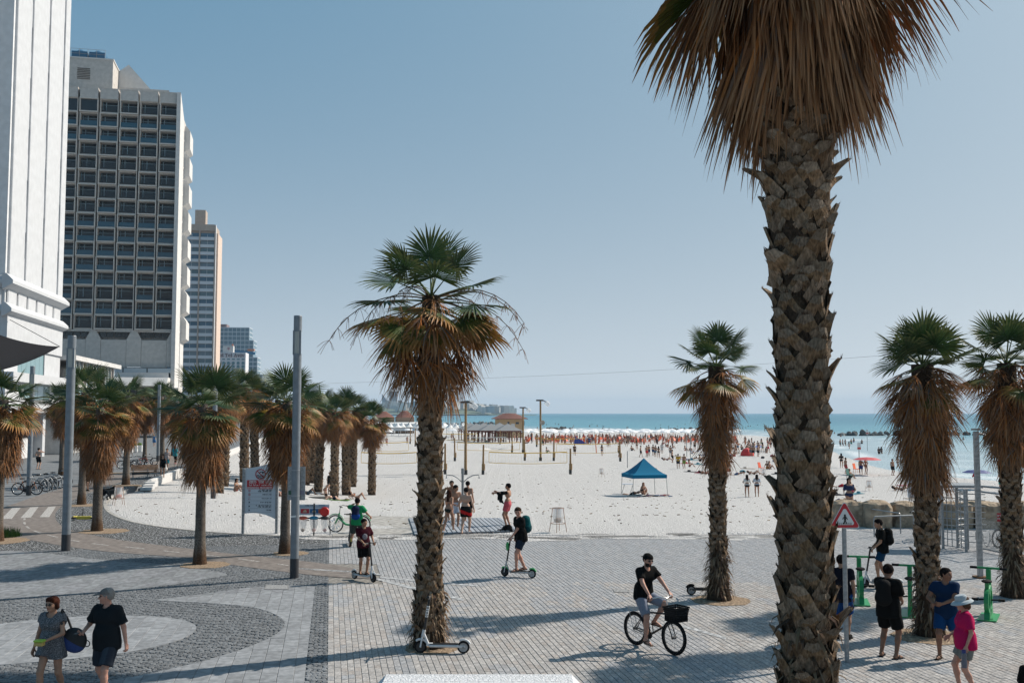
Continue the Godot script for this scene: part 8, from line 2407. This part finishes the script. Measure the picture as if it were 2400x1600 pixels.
# ------------------------------------------------------------------ right side of the plaza
func right_side() -> void:
	# limestone boulders along the sand
	var rk := [[1998,1234,0.78,0.95,"weathered limestone boulder behind the crossing sign"],[2062,1237,0.68,1.15,"large slanted limestone boulder behind the steel rails"],[2132,1236,0.62,1.0,"squared limestone block beside the leaning bicycle"],[2196,1236,0.66,0.95,"limestone block behind the shaggy palm trunk"],[2258,1238,0.62,0.95,"limestone block behind the turnstile"],[2324,1238,0.68,1.0,"limestone block behind the lamp column"],[2396,1238,0.7,1.0,"limestone block at the right edge behind the fence"]]
	for k in rk.size():
		var q: Array = rk[k]
		var b := MB.new(); b.ball(Vector3(0,0.42,0),Vector3(q[2],0.72 * q[3],0.75),Basis(),20,14)
		var f := FastNoiseLite.new(); f.seed = 90 + k; f.frequency = 1.1; f.fractal_octaves = 4
		for i in b.v.size():
			var v := b.v[i] - Vector3(0,0.42,0)
			var sq := maxf(absf(v.x) / (q[2] as float),maxf(absf(v.y) / 0.72,absf(v.z) / 0.75))
			v *= lerpf(1.0,0.86 / maxf(sq,0.3),0.72) * (1.0 + 0.16 * f.get_noise_3dv(v) + 0.05 * f.get_noise_3dv(v * 4.0))
			b.v[i] = v + Vector3(0,0.42,0)
		tag(put("boulder",flat_mesh(b),M.rock,self,gp(q[0],q[1]) + Vector3(0,0,-0.5),0.15 * sin(k * 3.0)),q[4],"boulder","limestone boulders along the sand edge")
	for q in [[[2023,1192,2024,1234],[2106,1204,2112,1250],"left steel handrail before the limestone boulders"],[[2047,1211,2050,1258],[2141,1214,2143,1256],"right steel handrail reaching the leaning bicycle"]]:
		var a := gp(q[0][2],q[0][3]); var c := gp(q[1][2],q[1][3])
		var t := thing("handrail",q[2],"handrail",a,0.0,"steel handrails by the boulders")
		var d := c - a; var b := MB.new()
		b.tube([Vector3.ZERO,Vector3(0,0.72,0),Vector3(0.05,0.78,0),d + Vector3(-0.05,0.80,0),d + Vector3(0,0.74,0),d],0.028,6); put("rail",b,M.galv,t)
	bicycle("dark bicycle leaning at the end of the steel handrail by the shaggy palm",gp(2156,1266),1.15,Color(0.03,0.03,0.035),{"spokes": 18,"rim": M.black})
	bicycle("dark bicycle in the spiral rack behind the mesh fence",gp(2364,1282),0.5,Color(0.02,0.02,0.025),{"spokes": 14,"rim": M.black})
	var sr := thing("spiral_rack","spiral steel bicycle rack behind the mesh fence","bike rack",gp(2285,1280),0.0)
	var sb := MB.new(); var pts := []
	for k in 70: pts.append(Vector3(k * 0.022,0.25 + 0.25 * sin(k * 0.55),0.12 * cos(k * 0.55)))
	sb.tube(pts,0.016,5); put("spiral",sb,M.galv,sr)
	# turnstile gate
	var ga := gp(2212,1285); var gb := gp(2266,1293); var gc := gp(2300,1291); var gd := gp(2368,1306)
	var g := thing("turnstile_gate","full height steel turnstile cage with flat roof beside the shaggy palm","turnstile",ga)
	var loc := func(p: Vector3) -> Vector3: return p - ga
	for p in [ga,gb,gc,ga + Vector3(0.35,0,-1.1),gb + Vector3(0.2,0,-1.1)]:
		var b := MB.new(); b.rod(loc.call(p),loc.call(p) + Vector3(0,2.15,0),0.05,8); put("post",b,M.galv,g)
	for k in 9:
		for pair in [[ga,gb],[gb,gb + Vector3(0.2,0,-1.1)]]:
			var b := MB.new(); b.rod(loc.call(pair[0]) + Vector3(0,0.12 + k * 0.24,0),loc.call(pair[1]) + Vector3(0,0.12 + k * 0.24,0),0.016,5); put("bar",b,M.galv,g)
	for k in 4:
		var b := MB.new(); var p: Vector3 = loc.call(ga.lerp(gb,(k + 1) / 5.0)); b.rod(p + Vector3(0,0.1,0),p + Vector3(0,2.1,0),0.016,5); put("bar",b,M.galv,g)
	var rt := MB.new(); var rc: Vector3 = loc.call((gb + gc) * 0.5 + Vector3(0.05,0,-0.55))
	rt.rod(rc,rc + Vector3(0,2.1,0),0.05,8)
	for k in 9:
		for a in 3: rt.rod(rc + Vector3(0,0.25 + k * 0.21,0),rc + Vector3(cos(a * 2.1 + 0.4),0,sin(a * 2.1 + 0.4)) * 0.6 + Vector3(0,0.25 + k * 0.21,0),0.018,5)
	put("rotor",rt,M.galv,g)
	var tp := MB.new(); tp.box((loc.call(ga) + loc.call(gc)) * 0.5 + Vector3(0.05,2.2,-0.55),Vector3(1.5,0.10,1.35),Basis(Vector3.UP,-0.1),0.01); put("roof",tp,M.galv,g)
	var fe := thing("mesh_fence","low steel mesh fence panel right of the turnstile","fence",gc)
	var d := gd - gc; var fb := MB.new()
	for k in 2: fb.rod(d * k,d * k + Vector3(0,2.1,0),0.045,8)
	fb.rod(Vector3(0,2.05,0),d + Vector3(0,2.05,0),0.035); fb.rod(Vector3(0,0.1,0),d + Vector3(0,0.1,0),0.03); fb.rod(Vector3(0,2.2,-1.0),d + Vector3(0.4,2.2,-1.0),0.04); put("frame",fb,M.galv,fe)
	var me := MB.new()
	for k in 26:
		var u := k / 26.0
		me.rod(d * u + Vector3(0,0.1,0),d * minf(u + 0.5,1.0) + Vector3(0,0.1 + (minf(u + 0.5,1.0) - u) * 2.0,0),0.004,3); me.rod(d * (1.0 - u) + Vector3(0,0.1,0),d * maxf(0.5 - u,0.0) + Vector3(0,0.1 + (1.0 - u - maxf(0.5 - u,0.0)) * 2.0,0),0.004,3)
	put("mesh",me,M.galv,fe)
	var rs := thing("small_sign","small red sign with white lettering on the mesh fence","sign",gc + d * 0.72)
	var r0 := MB.new(); r0.box(Vector3(0.02,1.28,0.05),Vector3(0.30,0.28,0.01)); put("plate",r0,colour(Color(0.36,0.012,0.02),0.5),rs)
	var r1 := MB.new(); stroke_text("אין כניסה",0.05,r1,Vector3(0.02,1.31,0.06),Vector3.RIGHT,Vector3.UP,0.2); stroke_text("לאופנועים",0.05,r1,Vector3(0.02,1.21,0.06),Vector3.RIGHT,Vector3.UP,0.2); put("lettering",r1,M.white,rs)
	var ws := thing("beach_sign","white beach rules sign with black lettering behind the shaggy palm","sign",sand_at(2146,1192))
	var w0 := MB.new(); w0.box(Vector3(0,1.25,0),Vector3(0.78,1.25,0.03)); put("plate",w0,colour(Color(0.55,0.58,0.63),0.5),ws)
	var w1 := MB.new(); w1.rod(Vector3(-0.3,0,-0.03),Vector3(-0.3,1.8,-0.03),0.03); w1.rod(Vector3(0.3,0,-0.03),Vector3(0.3,1.8,-0.03),0.03); put("post",w1,M.galv,ws)
	var w2 := MB.new()
	for k in 4: stroke_text(["פעילות","ים","גלשנים","כלי ספורט"][k],0.12,w2,Vector3(0.3,1.6 - k * 0.24,0.02),Vector3.RIGHT,Vector3.UP,0.18,0.6,false)
	put("lettering",w2,M.black,ws)
	# round plate sign on a pole, lamp column
	var rp := thing("lollipop_sign","grey pole with an oval pale red sign behind the shaggy palm","sign",sand_at(2210,1180))
	var q0 := MB.new(); q0.rod(Vector3.ZERO,Vector3(0,3.4,0),0.07); put("pole",q0,M.galv,rp)
	var q1 := MB.new(); q1.ball(Vector3(-0.12,2.6,0.12),Vector3(0.13,0.36,0.02)); put("sign_plate",q1,colour(Color(0.45,0.22,0.18),0.6),rp)
	var lc := thing("lamp_column","square grey lamp column with a small bracket lamp by the right palms","lamp post",gp(2299,1354))
	var l0 := MB.new(); l0.box(Vector3(0,2.12,0),Vector3(0.135,4.25,0.135),Basis(),0.01); put("column",l0,M.galv,lc)
	var l1 := MB.new(); l1.box(Vector3(0,4.3,0),Vector3(0.2,0.06,0.2)); l1.rod(Vector3(0.05,4.2,0),Vector3(0.28,4.12,0.02),0.03); put("bracket",l1,M.galv,lc)
	var l2 := MB.new(); l2.ball(Vector3(0.3,4.05,0.03),Vector3(0.12,0.09,0.1)); put("lamp_head",l2,colour(Color(0.06,0.06,0.065),0.5),lc)
	var l3 := MB.new(); l3.box(Vector3(0,0.03,0),Vector3(0.34,0.04,0.34)); put("foot_plate",l3,colour(Color(0.16,0.09,0.05),0.8),lc)
	# crossing sign
	var cs := thing("crossing_sign","red bordered triangular pedestrian crossing sign on a grey pole","road sign",gp(1986,1552))
	var c0 := MB.new(); c0.rod(Vector3.ZERO,Vector3(0,2.75,0),0.045,12); put("pole",c0,M.galv,cs)
	var tri_ := func(k: float) -> PackedVector2Array:
		var r := PackedVector2Array()
		for a in 3:
			var ce := Vector2(cos(PI / 2 + a * TAU / 3),sin(PI / 2 + a * TAU / 3)) * (k - 0.035)
			for e in 5: r.append(ce + Vector2(cos(PI / 2 + a * TAU / 3 + (e - 2) * 0.52),sin(PI / 2 + a * TAU / 3 + (e - 2) * 0.52)) * 0.035)
		return r
	var zc := Transform3D(Basis(),Vector3(0,2.74,0.055))
	for q in [[0.315,0.0,M.white,"border"],[0.297,0.006,colour(Color(0.46,0.008,0.018),0.4),"red_frame"],[0.195,0.012,M.white,"field"]]:
		var b := MB.new(); b.prism(tri_.call(q[0]),zc,q[1] - 0.012,q[1]); put(q[3],b,q[2],cs)
	var pm := MB.new(); var o := Vector3(0,2.72,0.068)
	pm.ball(o + Vector3(0,0.09,0),Vector3(0.021,0.023,0.004)); pm.box(o + Vector3(0.002,0.035,0),Vector3(0.045,0.075,0.006),Basis(Vector3.BACK,-0.05))
	for q in [[0.0,0.0,0.035,-0.075,0.011],[0.0,0.0,-0.03,-0.075,0.011],[0.018,0.06,0.052,0.01,0.008],[-0.018,0.06,-0.05,0.015,0.008]]: pm.rod(o + Vector3(q[0],q[1],0),o + Vector3(q[2],q[3],0),q[4],5)
	for k in 7: pm.box(o + Vector3(-0.115 + k * 0.038,-0.072,-0.002),Vector3(0.015,0.05,0.004),Basis(Vector3.BACK,0.0))
	put("walking_figure",pm,M.black,cs)
	# green exercise machines
	var gr := colour(Color(0.012,0.23,0.075),0.4)
	for q in [[2024,1416,1.32,"green exercise cycle behind the sign pole, seen end on"],[2143,1444,1.2,"green exercise cycle behind the shaggy palm's trunk"],[2328,1452,1.05,"green exercise cycle with two ring wheels at the right"]]:
		var t := thing("exercise_cycle",q[3],"exercise machine",gp(q[0],q[1]) + Vector3(0,0,-0.2),q[2],"green outdoor exercise cycles")
		for x in [-0.22,0.24]:
			var b := MB.new()
			var seg := 24
			for k in seg:
				var a0 := TAU * k / seg; var a1 := TAU * (k + 1) / seg
				var d0 := Vector3(cos(a0),sin(a0),0); var d1 := Vector3(cos(a1),sin(a1),0); var ce := Vector3(x,0.42,0)
				for z in [-0.05,0.05]:
					if z > 0: b.quad(ce + d0 * 0.19 + Vector3(0,0,z),ce + d0 * 0.29 + Vector3(0,0,z),ce + d1 * 0.29 + Vector3(0,0,z),ce + d1 * 0.19 + Vector3(0,0,z))
					else: b.quad(ce + d1 * 0.19 + Vector3(0,0,z),ce + d1 * 0.29 + Vector3(0,0,z),ce + d0 * 0.29 + Vector3(0,0,z),ce + d0 * 0.19 + Vector3(0,0,z))
				b.quad(ce + d0 * 0.29 - Vector3(0,0,0.05),ce + d1 * 0.29 - Vector3(0,0,0.05),ce + d1 * 0.29 + Vector3(0,0,0.05),ce + d0 * 0.29 + Vector3(0,0,0.05))
				b.quad(ce + d1 * 0.19 - Vector3(0,0,0.05),ce + d0 * 0.19 - Vector3(0,0,0.05),ce + d0 * 0.19 + Vector3(0,0,0.05),ce + d1 * 0.19 + Vector3(0,0,0.05))
			b.prism(PackedVector2Array([Vector2(x - 0.25,0),Vector2(x + 0.25,0),Vector2(x + 0.16,0.2),Vector2(x - 0.16,0.2)]),Transform3D(),-0.06,0.06)
			put("ring_wheel",b,gr,t)
		var b := MB.new(); b.box(Vector3(0.24,0.86,0),Vector3(0.11,0.5,0.11),Basis(),0.02); b.box(Vector3(-0.05,0.66,0),Vector3(0.5,0.09,0.1),Basis(Vector3.BACK,0.2),0.02); b.box(Vector3(0,0.02,0),Vector3(1.0,0.03,0.4)); b.box(Vector3(-0.22,0.76,0),Vector3(0.08,0.18,0.08)); put("frame",b,gr,t)
		var h := MB.new(); h.rod(Vector3(0.26,1.12,-0.4),Vector3(0.26,1.12,0.4),0.028); put("handlebar",h,gr,t)
		var hg := MB.new()
		for s in [-1,1]: hg.rod(Vector3(0.26,1.12,0.4 * s),Vector3(0.26,1.12,0.24 * s),0.033)
		put("grip",hg,M.rubber,t)
		var sd := MB.new(); sd.ball(Vector3(-0.22,0.88,0),Vector3(0.17,0.04,0.12)); put("saddle",sd,M.rubber,t)
		for s in [-1,1]:
			var p := MB.new(); p.rod(Vector3(0.02,0.42,0.06 * s),Vector3(0.02 + 0.05 * s,0.42,0.2 * s),0.02); p.box(Vector3(0.02 + 0.05 * s,0.42,0.28 * s),Vector3(0.12,0.05,0.14)); put("pedal",p,M.rubber,t)
# ------------------------------------------------------------------ people on the beach
func crowd() -> void:
	var sit := {"hip": Vector3(0,0.13,0),"lean": -0.1,"hlean": -0.15,"al": Vector3(0.12,0.08,0.52),"ar": Vector3(-0.1,0.08,0.62),"kl": Vector3(0.1,1,0.3),"kr": Vector3(-0.1,1,0.3),"wl": Vector3(0.2,0.35,0.35),"wr": Vector3(-0.28,0.08,-0.2)}
	var lie := {"hip": Vector3(0,0.13,0),"lean": -1.3,"hlean": -1.5,"al": Vector3(0.09,0.08,0.6),"ar": Vector3(-0.09,0.06,0.83),"wl": Vector3(0.3,0.08,-0.3),"wr": Vector3(-0.3,0.08,-0.3),"kl": Vector3(0,1,0),"kr": Vector3(0,1,0),"tl": Vector3(0.3,0,1),"tr": Vector3(-0.3,1,0)}
	var prone := {"hip": Vector3(0,0.13,0),"lean": 1.3,"hlean": 1.5,"al": Vector3(0.09,0.07,-0.83),"ar": Vector3(-0.09,0.07,-0.83),"wl": Vector3(0.15,0.08,0.62),"wr": Vector3(-0.15,0.08,0.62),"kl": Vector3(0,-1,0.1),"kr": Vector3(0,-1,0.1),"tl": Vector3(0,-0.3,-1),"tr": Vector3(0,-0.3,-1),"head": [0,-0.7]}
	var walk := {"al": Vector3(0.07,0.08,0.22),"ar": Vector3(-0.07,0.08,-0.22),"wl": Vector3(0.26,0.92,-0.12),"wr": Vector3(-0.26,0.92,0.2)}
	var hips := {"wl": Vector3(0.16,1.02,0.1),"wr": Vector3(-0.28,0.9,0.06),"el": Vector3(1,0,-0.4)}
	var W := Color(1,1,1); var dh := Color(0.014,0.010,0.009)
	# the first of each pose; [label, px, py, turn, options]
	var T := []
	var first := [["man in navy shorts standing by the group near the umbrellas",1521,1068,0.3,{"skin": "olive","pose": {}}],["woman with one hand on her hip near the far net",1411,1068,2.6,{"skin": "tan","fem": true,"pose": hips}],["man walking across the sand by the group of friends",1502,1071,1.4,{"skin": "tan","pose": walk}],["girl walking along the water right of the shaggy palm",2105,1100,1.5,{"skin": "fair","fem": true,"pose": walk}],
		["man sitting on the sand below the orange loungers",1481,1056,0.8,{"skin": "olive","pose": sit}],["long haired woman sitting under the blue canopy",1509,1158,0.2,{"skin": "tan","fem": true,"pose": sit}],["woman lying on her back on the sand left of the slim palm",1655,1111,1.4,{"skin": "tan","fem": true,"pose": lie}],["man lying face down beside the seated woman under the canopy",1486,1159,1.3,{"skin": "olive","pose": prone}]]
	for k in first.size():
		var q: Array = first[k]
		var o: Dictionary = q[4]
		o.cell = 0.036; o.hair = ["long" if o.has("fem") else "short",dh if k != 5 else Color(0.14,0.045,0.02)]
		o.bottom = {"c": W,"len": 0.0 if o.has("fem") else 0.7,"ease": 0.016 if o.has("fem") else 0.03,"rise": 0.04}
		if o.has("fem"): o.bra = W
		T.append(figure(q[0],sand_at(q[1],q[2]),q[3],o))
		paint(T[k],[Color(0.02,0.03,0.09),Color(0.03,0.08,0.14),Color(0.012,0.012,0.012),Color(0.1,0.03,0.03),Color(0.02,0.02,0.02),Color(0.4,0.25,0.2),Color(0.3,0.02,0.03),Color(0.02,0.02,0.02)][k])
	# individuals one can pick out: [pose, px, py, turn, colour, label, shirt]
	var K := Color(0.012,0.012,0.013)
	var one := [[0,1516,1071,0.5,Color(0.45,0.02,0.03),"man in red shorts walking right of the blue canopy's peak"],[0,1531,1068,2.5,Color(0.03,0.06,0.14),"man in blue shorts in the middle of the friends' group"],[0,1537,1070,-0.8,Color(0.12,0.16,0.2),"man in grey blue shorts in the friends' group"],[1,1544,1073,2.9,K,"woman at the right end of the friends' group"],[0,1552,1063,3.0,Color(0.5,0.5,0.5),"person in white behind the friends' group",Color(0.6,0.6,0.6)],
		[0,1590,1098,3.0,Color(0.02,0.02,0.03),"man in yellow shirt standing right of the blue canopy",Color(0.55,0.32,0.02)],[0,1604,1098,-0.6,Color(0.2,0.25,0.05),"man in lime shorts beside the yellow shirt"],[0,1576,1084,1.2,K,"man in black shorts looking down, left of the yellow shirt"],[5,1617,1094,1.2,Color(0.3,0.03,0.05),"woman sitting right of the man in lime shorts"],[4,1641,1081,1.0,K,"person sitting on a blue towel left of the slim palm"],[6,1564,1079,1.5,Color(0.1,0.05,0.15),"woman lying left of the man in black shorts"],[2,1676,1089,2.0,Color(0.5,0.3,0.25),"person half hidden by the slim palm trunk"],
		[0,1347,1067,0.2,K,"dark clothed player under the blue kite tent",Color(0.06,0.035,0.03)],[0,1450,1071,1.8,K,"player standing at the net post left of the canopy"],[0,1382,1043,0.0,Color(0.02,0.05,0.14),"man in blue shirt before the white tent",Color(0.03,0.09,0.24)],[0,1424,1047,0.4,Color(0.3,0.05,0.1),"left one of two players before the loungers"],[1,1429,1047,-0.4,K,"right one of two players before the loungers"],[1,1493,1054,3.0,K,"woman standing behind the seated man near the loungers"],[2,1468,1045,1.5,K,"man bending left of the orange stack"],[4,1538,1119,2.6,Color(0.02,0.1,0.2),"person sitting behind the blue canopy"],[4,1282,1061,1.3,Color(0.05,0.2,0.1),"person with a green cushion sitting by the loudspeaker pole"],
		[1,1752,1165,3.05,K,"woman wrapped in a white towel walking away left of the tall trunk",Color(0.62,0.6,0.57)],[1,1775,1164,3.0,K,"woman in pale tee and black shorts walking away beside the towelled one",Color(0.42,0.46,0.52)],[0,1760,1069,0.2,Color(0.1,0.12,0.15),"left of three men beside the red shelter"],[0,1766,1070,2.8,K,"middle of three men beside the red shelter"],[0,1777,1070,0.5,K,"right of three men beside the red shelter"],[0,1832,1063,2.9,Color(0.6,0.6,0.6),"man in white shorts at the tall trunk's left edge"],[4,1799,1099,0.4,Color(0.5,0.2,0.05),"left of the seated pair on an orange towel"],[5,1805,1099,0.9,Color(0.5,0.12,0.05),"right of the seated pair on an orange towel"],[7,1729,1113,1.4,Color(0.05,0.1,0.2),"sunbather in blue beside the slim palm's trunk"],[6,1768,1112,1.5,K,"sunbather below the orange chair left of the tall trunk"],[6,1828,1087,1.6,Color(0.4,0.03,0.03),"sunbather at the left edge of the tall trunk"],
		[0,1970,1048,0.5,Color(0.05,0.08,0.1),"leftmost wader in the shallows right of the tall trunk"],[0,1976,1048,1.0,Color(0.1,0.05,0.05),"second wader in the shallows right of the tall trunk"],[1,1982,1048,2.0,K,"woman wading third from the tall trunk"],[0,1996,1046,0.2,Color(0.02,0.2,0.14),"man in green trunks in the shallows"],[0,2002,1043,-1.0,Color(0.05,0.05,0.2),"man reaching out in the shallows right of the green trunks"],[3,1991,1055,2.0,Color(0.4,0.1,0.1),"child running in the wet sand before the waders"],[0,2021,1047,3.0,K,"man standing alone in the shallows left of the sign pole"],[1,1973,1096,2.6,K,"woman in black at the tall trunk's right edge",K],[0,1983,1110,1.8,Color(0.3,0.05,0.05),"man bending beside the orange chair"],[0,2019,1112,-0.5,Color(0.03,0.05,0.2),"dark man standing under the red umbrella"],[1,2030,1111,0.4,K,"woman in black shorts under the red umbrella"],[4,1993,1121,0.6,K,"person sitting in the dark green chair"],
		[0,2061,1071,2.2,K,"left of the dark pair strolling in the shallows",K],[1,2067,1070,2.0,K,"right of the dark pair strolling in the shallows",K],[0,2093,1114,0.4,K,"boy in black shorts at the water's edge"],[0,2131,1116,2.9,Color(0.55,0.015,0.02),"man in red shorts walking at the water's edge left of the shaggy palm"],[2,2088,1040,-1.5,Color(0.1,0.1,0.14),"wader farther out beyond the strolling pair"],[2,2097,1037,1.5,Color(0.05,0.1,0.2),"farthest wader beside the shaggy palm's skirt"],[2,2347,1152,-1.3,Color(0.01,0.25,0.19),"man in green trunks bending near the blue umbrella"],[1,2290,1149,3.0,Color(0.4,0.02,0.05),"woman in red under the blue umbrella",Color(0.4,0.02,0.05)],[6,2113,1150,1.5,Color(0.02,0.03,0.06),"sunbather lying left of the white beach sign"],[7,1968,1178,1.4,Color(0.05,0.05,0.1),"sunbather lying behind the crossing sign's top"],[7,1975,1141,1.4,Color(0.4,0.02,0.03),"sunbather at the tall trunk's right edge below the green chair"],[1,1992,1205,0.1,Color(0.02,0.03,0.07),"long haired woman in dark blue behind the crossing sign",Color(0.02,0.03,0.07)],
		[2,893,1046,1.5,K,"player running before the restaurant"],[0,906,1044,0.2,Color(0.4,0.1,0.1),"player standing before the restaurant"],[0,954,1040,0.5,Color(0.4,0.2,0.15),"player at the pale net left of the middle trunk"],[1,1058,1032,0.5,K,"woman before the left gazebo"],[0,1062,1031,2.0,Color(0.3,0.05,0.05),"man before the left gazebo"],[0,1268,1046,1.0,Color(0.02,0.3,0.25),"player in green by the loudspeaker pole"],[0,1273,1044,2.0,K,"player in black by the loudspeaker pole"]]
	for q in one:
		var p := sand_at(q[1],q[2])
		if q[0] >= 4: p.y += 0.02
		var o := dup(T[q[0]],q[5],p,q[3])
		paint(o,q[4])
		if q.size() > 6:
			var c: Node3D = o.get_node_or_null("bikini_top")
			if c: c.free()
			var b := MB.new(); nets([[Vector3(-0.08,1.28,0.01),Vector3(0.08,1.28,0.01),0.135,0.135,0.05],[Vector3(-0.07,0.95,0.0),Vector3(0.07,0.95,0.0),0.135,0.135,0.08],[Vector3(0.19,1.40,0),Vector3(0.23,1.2,-0.03),0.07,0.07,0.04],[Vector3(-0.19,1.40,0),Vector3(-0.23,1.2,-0.03),0.07,0.07,0.04]],0.04,b); put("shirt",b,colour(q[6],0.9),o)
	# the crowd among the loungers, on the sand and in the water
	var cols_ := [K,Color(0.03,0.05,0.15),Color(0.4,0.03,0.04),Color(0.02,0.12,0.2),Color(0.5,0.5,0.5),Color(0.45,0.12,0.04),Color(0.05,0.2,0.1),Color(0.2,0.2,0.22)]
	var xf := []; var cc := []
	var body: MeshInstance3D = T[0].get_node("body")
	for k in 260:
		var p := at(rng.randf_range(1232,1726),1034,rng.randf_range(222,272)); p.y = beach_h(p.x,p.z)
		if k < 50:
			var pose: int = [0,1,2,3,4,5,4,5,6,0][rng.randi() % 10]
			paint(dup(T[pose],["small standing bather","small standing bather","small walking bather","small walking bather","small seated bather","small seated bather","small lying bather"][pose] + " among the orange loungers and white umbrellas",p,rng.randf() * TAU,"bathers among the loungers"),cols_[rng.randi() % 8])
		else:
			xf.append(Transform3D(Basis(Vector3.UP,rng.randf() * TAU),p - Vector3(0,0.5 * rng.randf(),0)))
			cc.append([Color(1,1,1),Color(0.5,0.45,0.45),Color(0.2,0.25,0.4),Color(1.2,0.4,0.3),Color(1.3,1.2,1.2)][rng.randi() % 5])
	var far_crowd := many("crowd",body.mesh,M.skin,xf,cc)
	tag(far_crowd,"dense far crowd of bathers between the loungers and the umbrellas","crowd")
	for k in 40:
		var px := rng.randf_range(1722,1832); var py := rng.randf_range(1038,1062)
		var p := sand_at(px,py)
		var pose: int = [0,1,2,3,4,5,6][rng.randi() % 7]
		paint(dup(T[pose],"small bather in the dense crowd between the slim palm and the tall trunk",p,rng.randf() * TAU,"bathers in the crowd by the tall trunk"),cols_[rng.randi() % 8])
	for k in 26:
		var px := rng.randf_range(1560,1725); var py := rng.randf_range(1044,1080)
		var pose: int = [4,5,6,7,6,7,0][rng.randi() % 7]
		paint(dup(T[pose],"small bather resting on the open sand below the umbrella rows",sand_at(px,py) + Vector3(0,0.02,0),rng.randf() * TAU,"bathers resting on the open sand"),cols_[rng.randi() % 8])
	for k in 20:
		var p := at(rng.randf_range(1095,1220),1034,rng.randf_range(236,262)); p.y = beach_h(p.x,p.z)
		paint(dup(T[rng.randi() % 6],"small guest in the shade of the beach gazebos",p,rng.randf() * TAU,"guests in the gazebos"),cols_[rng.randi() % 8])
	for k in 56:
		var px := rng.randf_range(1255,1800); var py := rng.randf_range(994,1010)
		if k > 42: px = rng.randf_range(1930,2330); py = rng.randf_range(1016,1040)
		var p := gp(px,py,-2.5); p.y = -2.5 - rng.randf_range(0.75,1.25)
		if Geometry2D.is_point_in_polygon(xz(p),land): continue
		paint(dup(T[rng.randi() % 4],"small swimmer standing in the sea off the umbrella rows" if k <= 42 else "small swimmer in the sea at the right",p,rng.randf() * TAU,"swimmers off the umbrellas" if k <= 42 else "swimmers at the right"),cols_[rng.randi() % 8])
	# towels and bags on the sand
	for k in 40:
		var px := rng.randf_range(1560,1835); var py := rng.randf_range(1048,1115)
		if k > 30: px = rng.randf_range(1960,2180); py = rng.randf_range(1135,1185)
		var p := sand_at(px,py)
		var b := MB.new()
		if k % 3: b.box(Vector3(0,0.04,0),Vector3(1.8,0.03,0.85)); b.box(Vector3(0.5,0.12,0.1),Vector3(0.35,0.2,0.3),Basis(Vector3.UP,0.5),0.06)
		else: b.ball(Vector3(0,0.15,0),Vector3(0.35,0.2,0.25),Basis(),8,6)
		tag(put("towel" if k % 3 else "beach_bag",b,colour([Color(0.05,0.1,0.25),Color(0.35,0.05,0.08),Color(0.02,0.02,0.025),Color(0.45,0.4,0.35),Color(0.10,0.25,0.3)][k % 5],0.9),self,p,rng.randf() * 3),("small beach towel with things on it" if k % 3 else "small dark beach bag") + (" lying on the sand left of the tall trunk" if k <= 30 else " lying on the sand right of the tall trunk"),"towel" if k % 3 else "bag","towels and bags left of the tall trunk" if k <= 30 else "towels and bags right of the tall trunk")
func paint(o: Node3D,c: Color) -> void:
	for n in o.get_children():
		var nm := String(n.name)
		if nm.begins_with("shorts") or nm.begins_with("bikini_top"): (n as MeshInstance3D).material_override = colour(c,0.85)
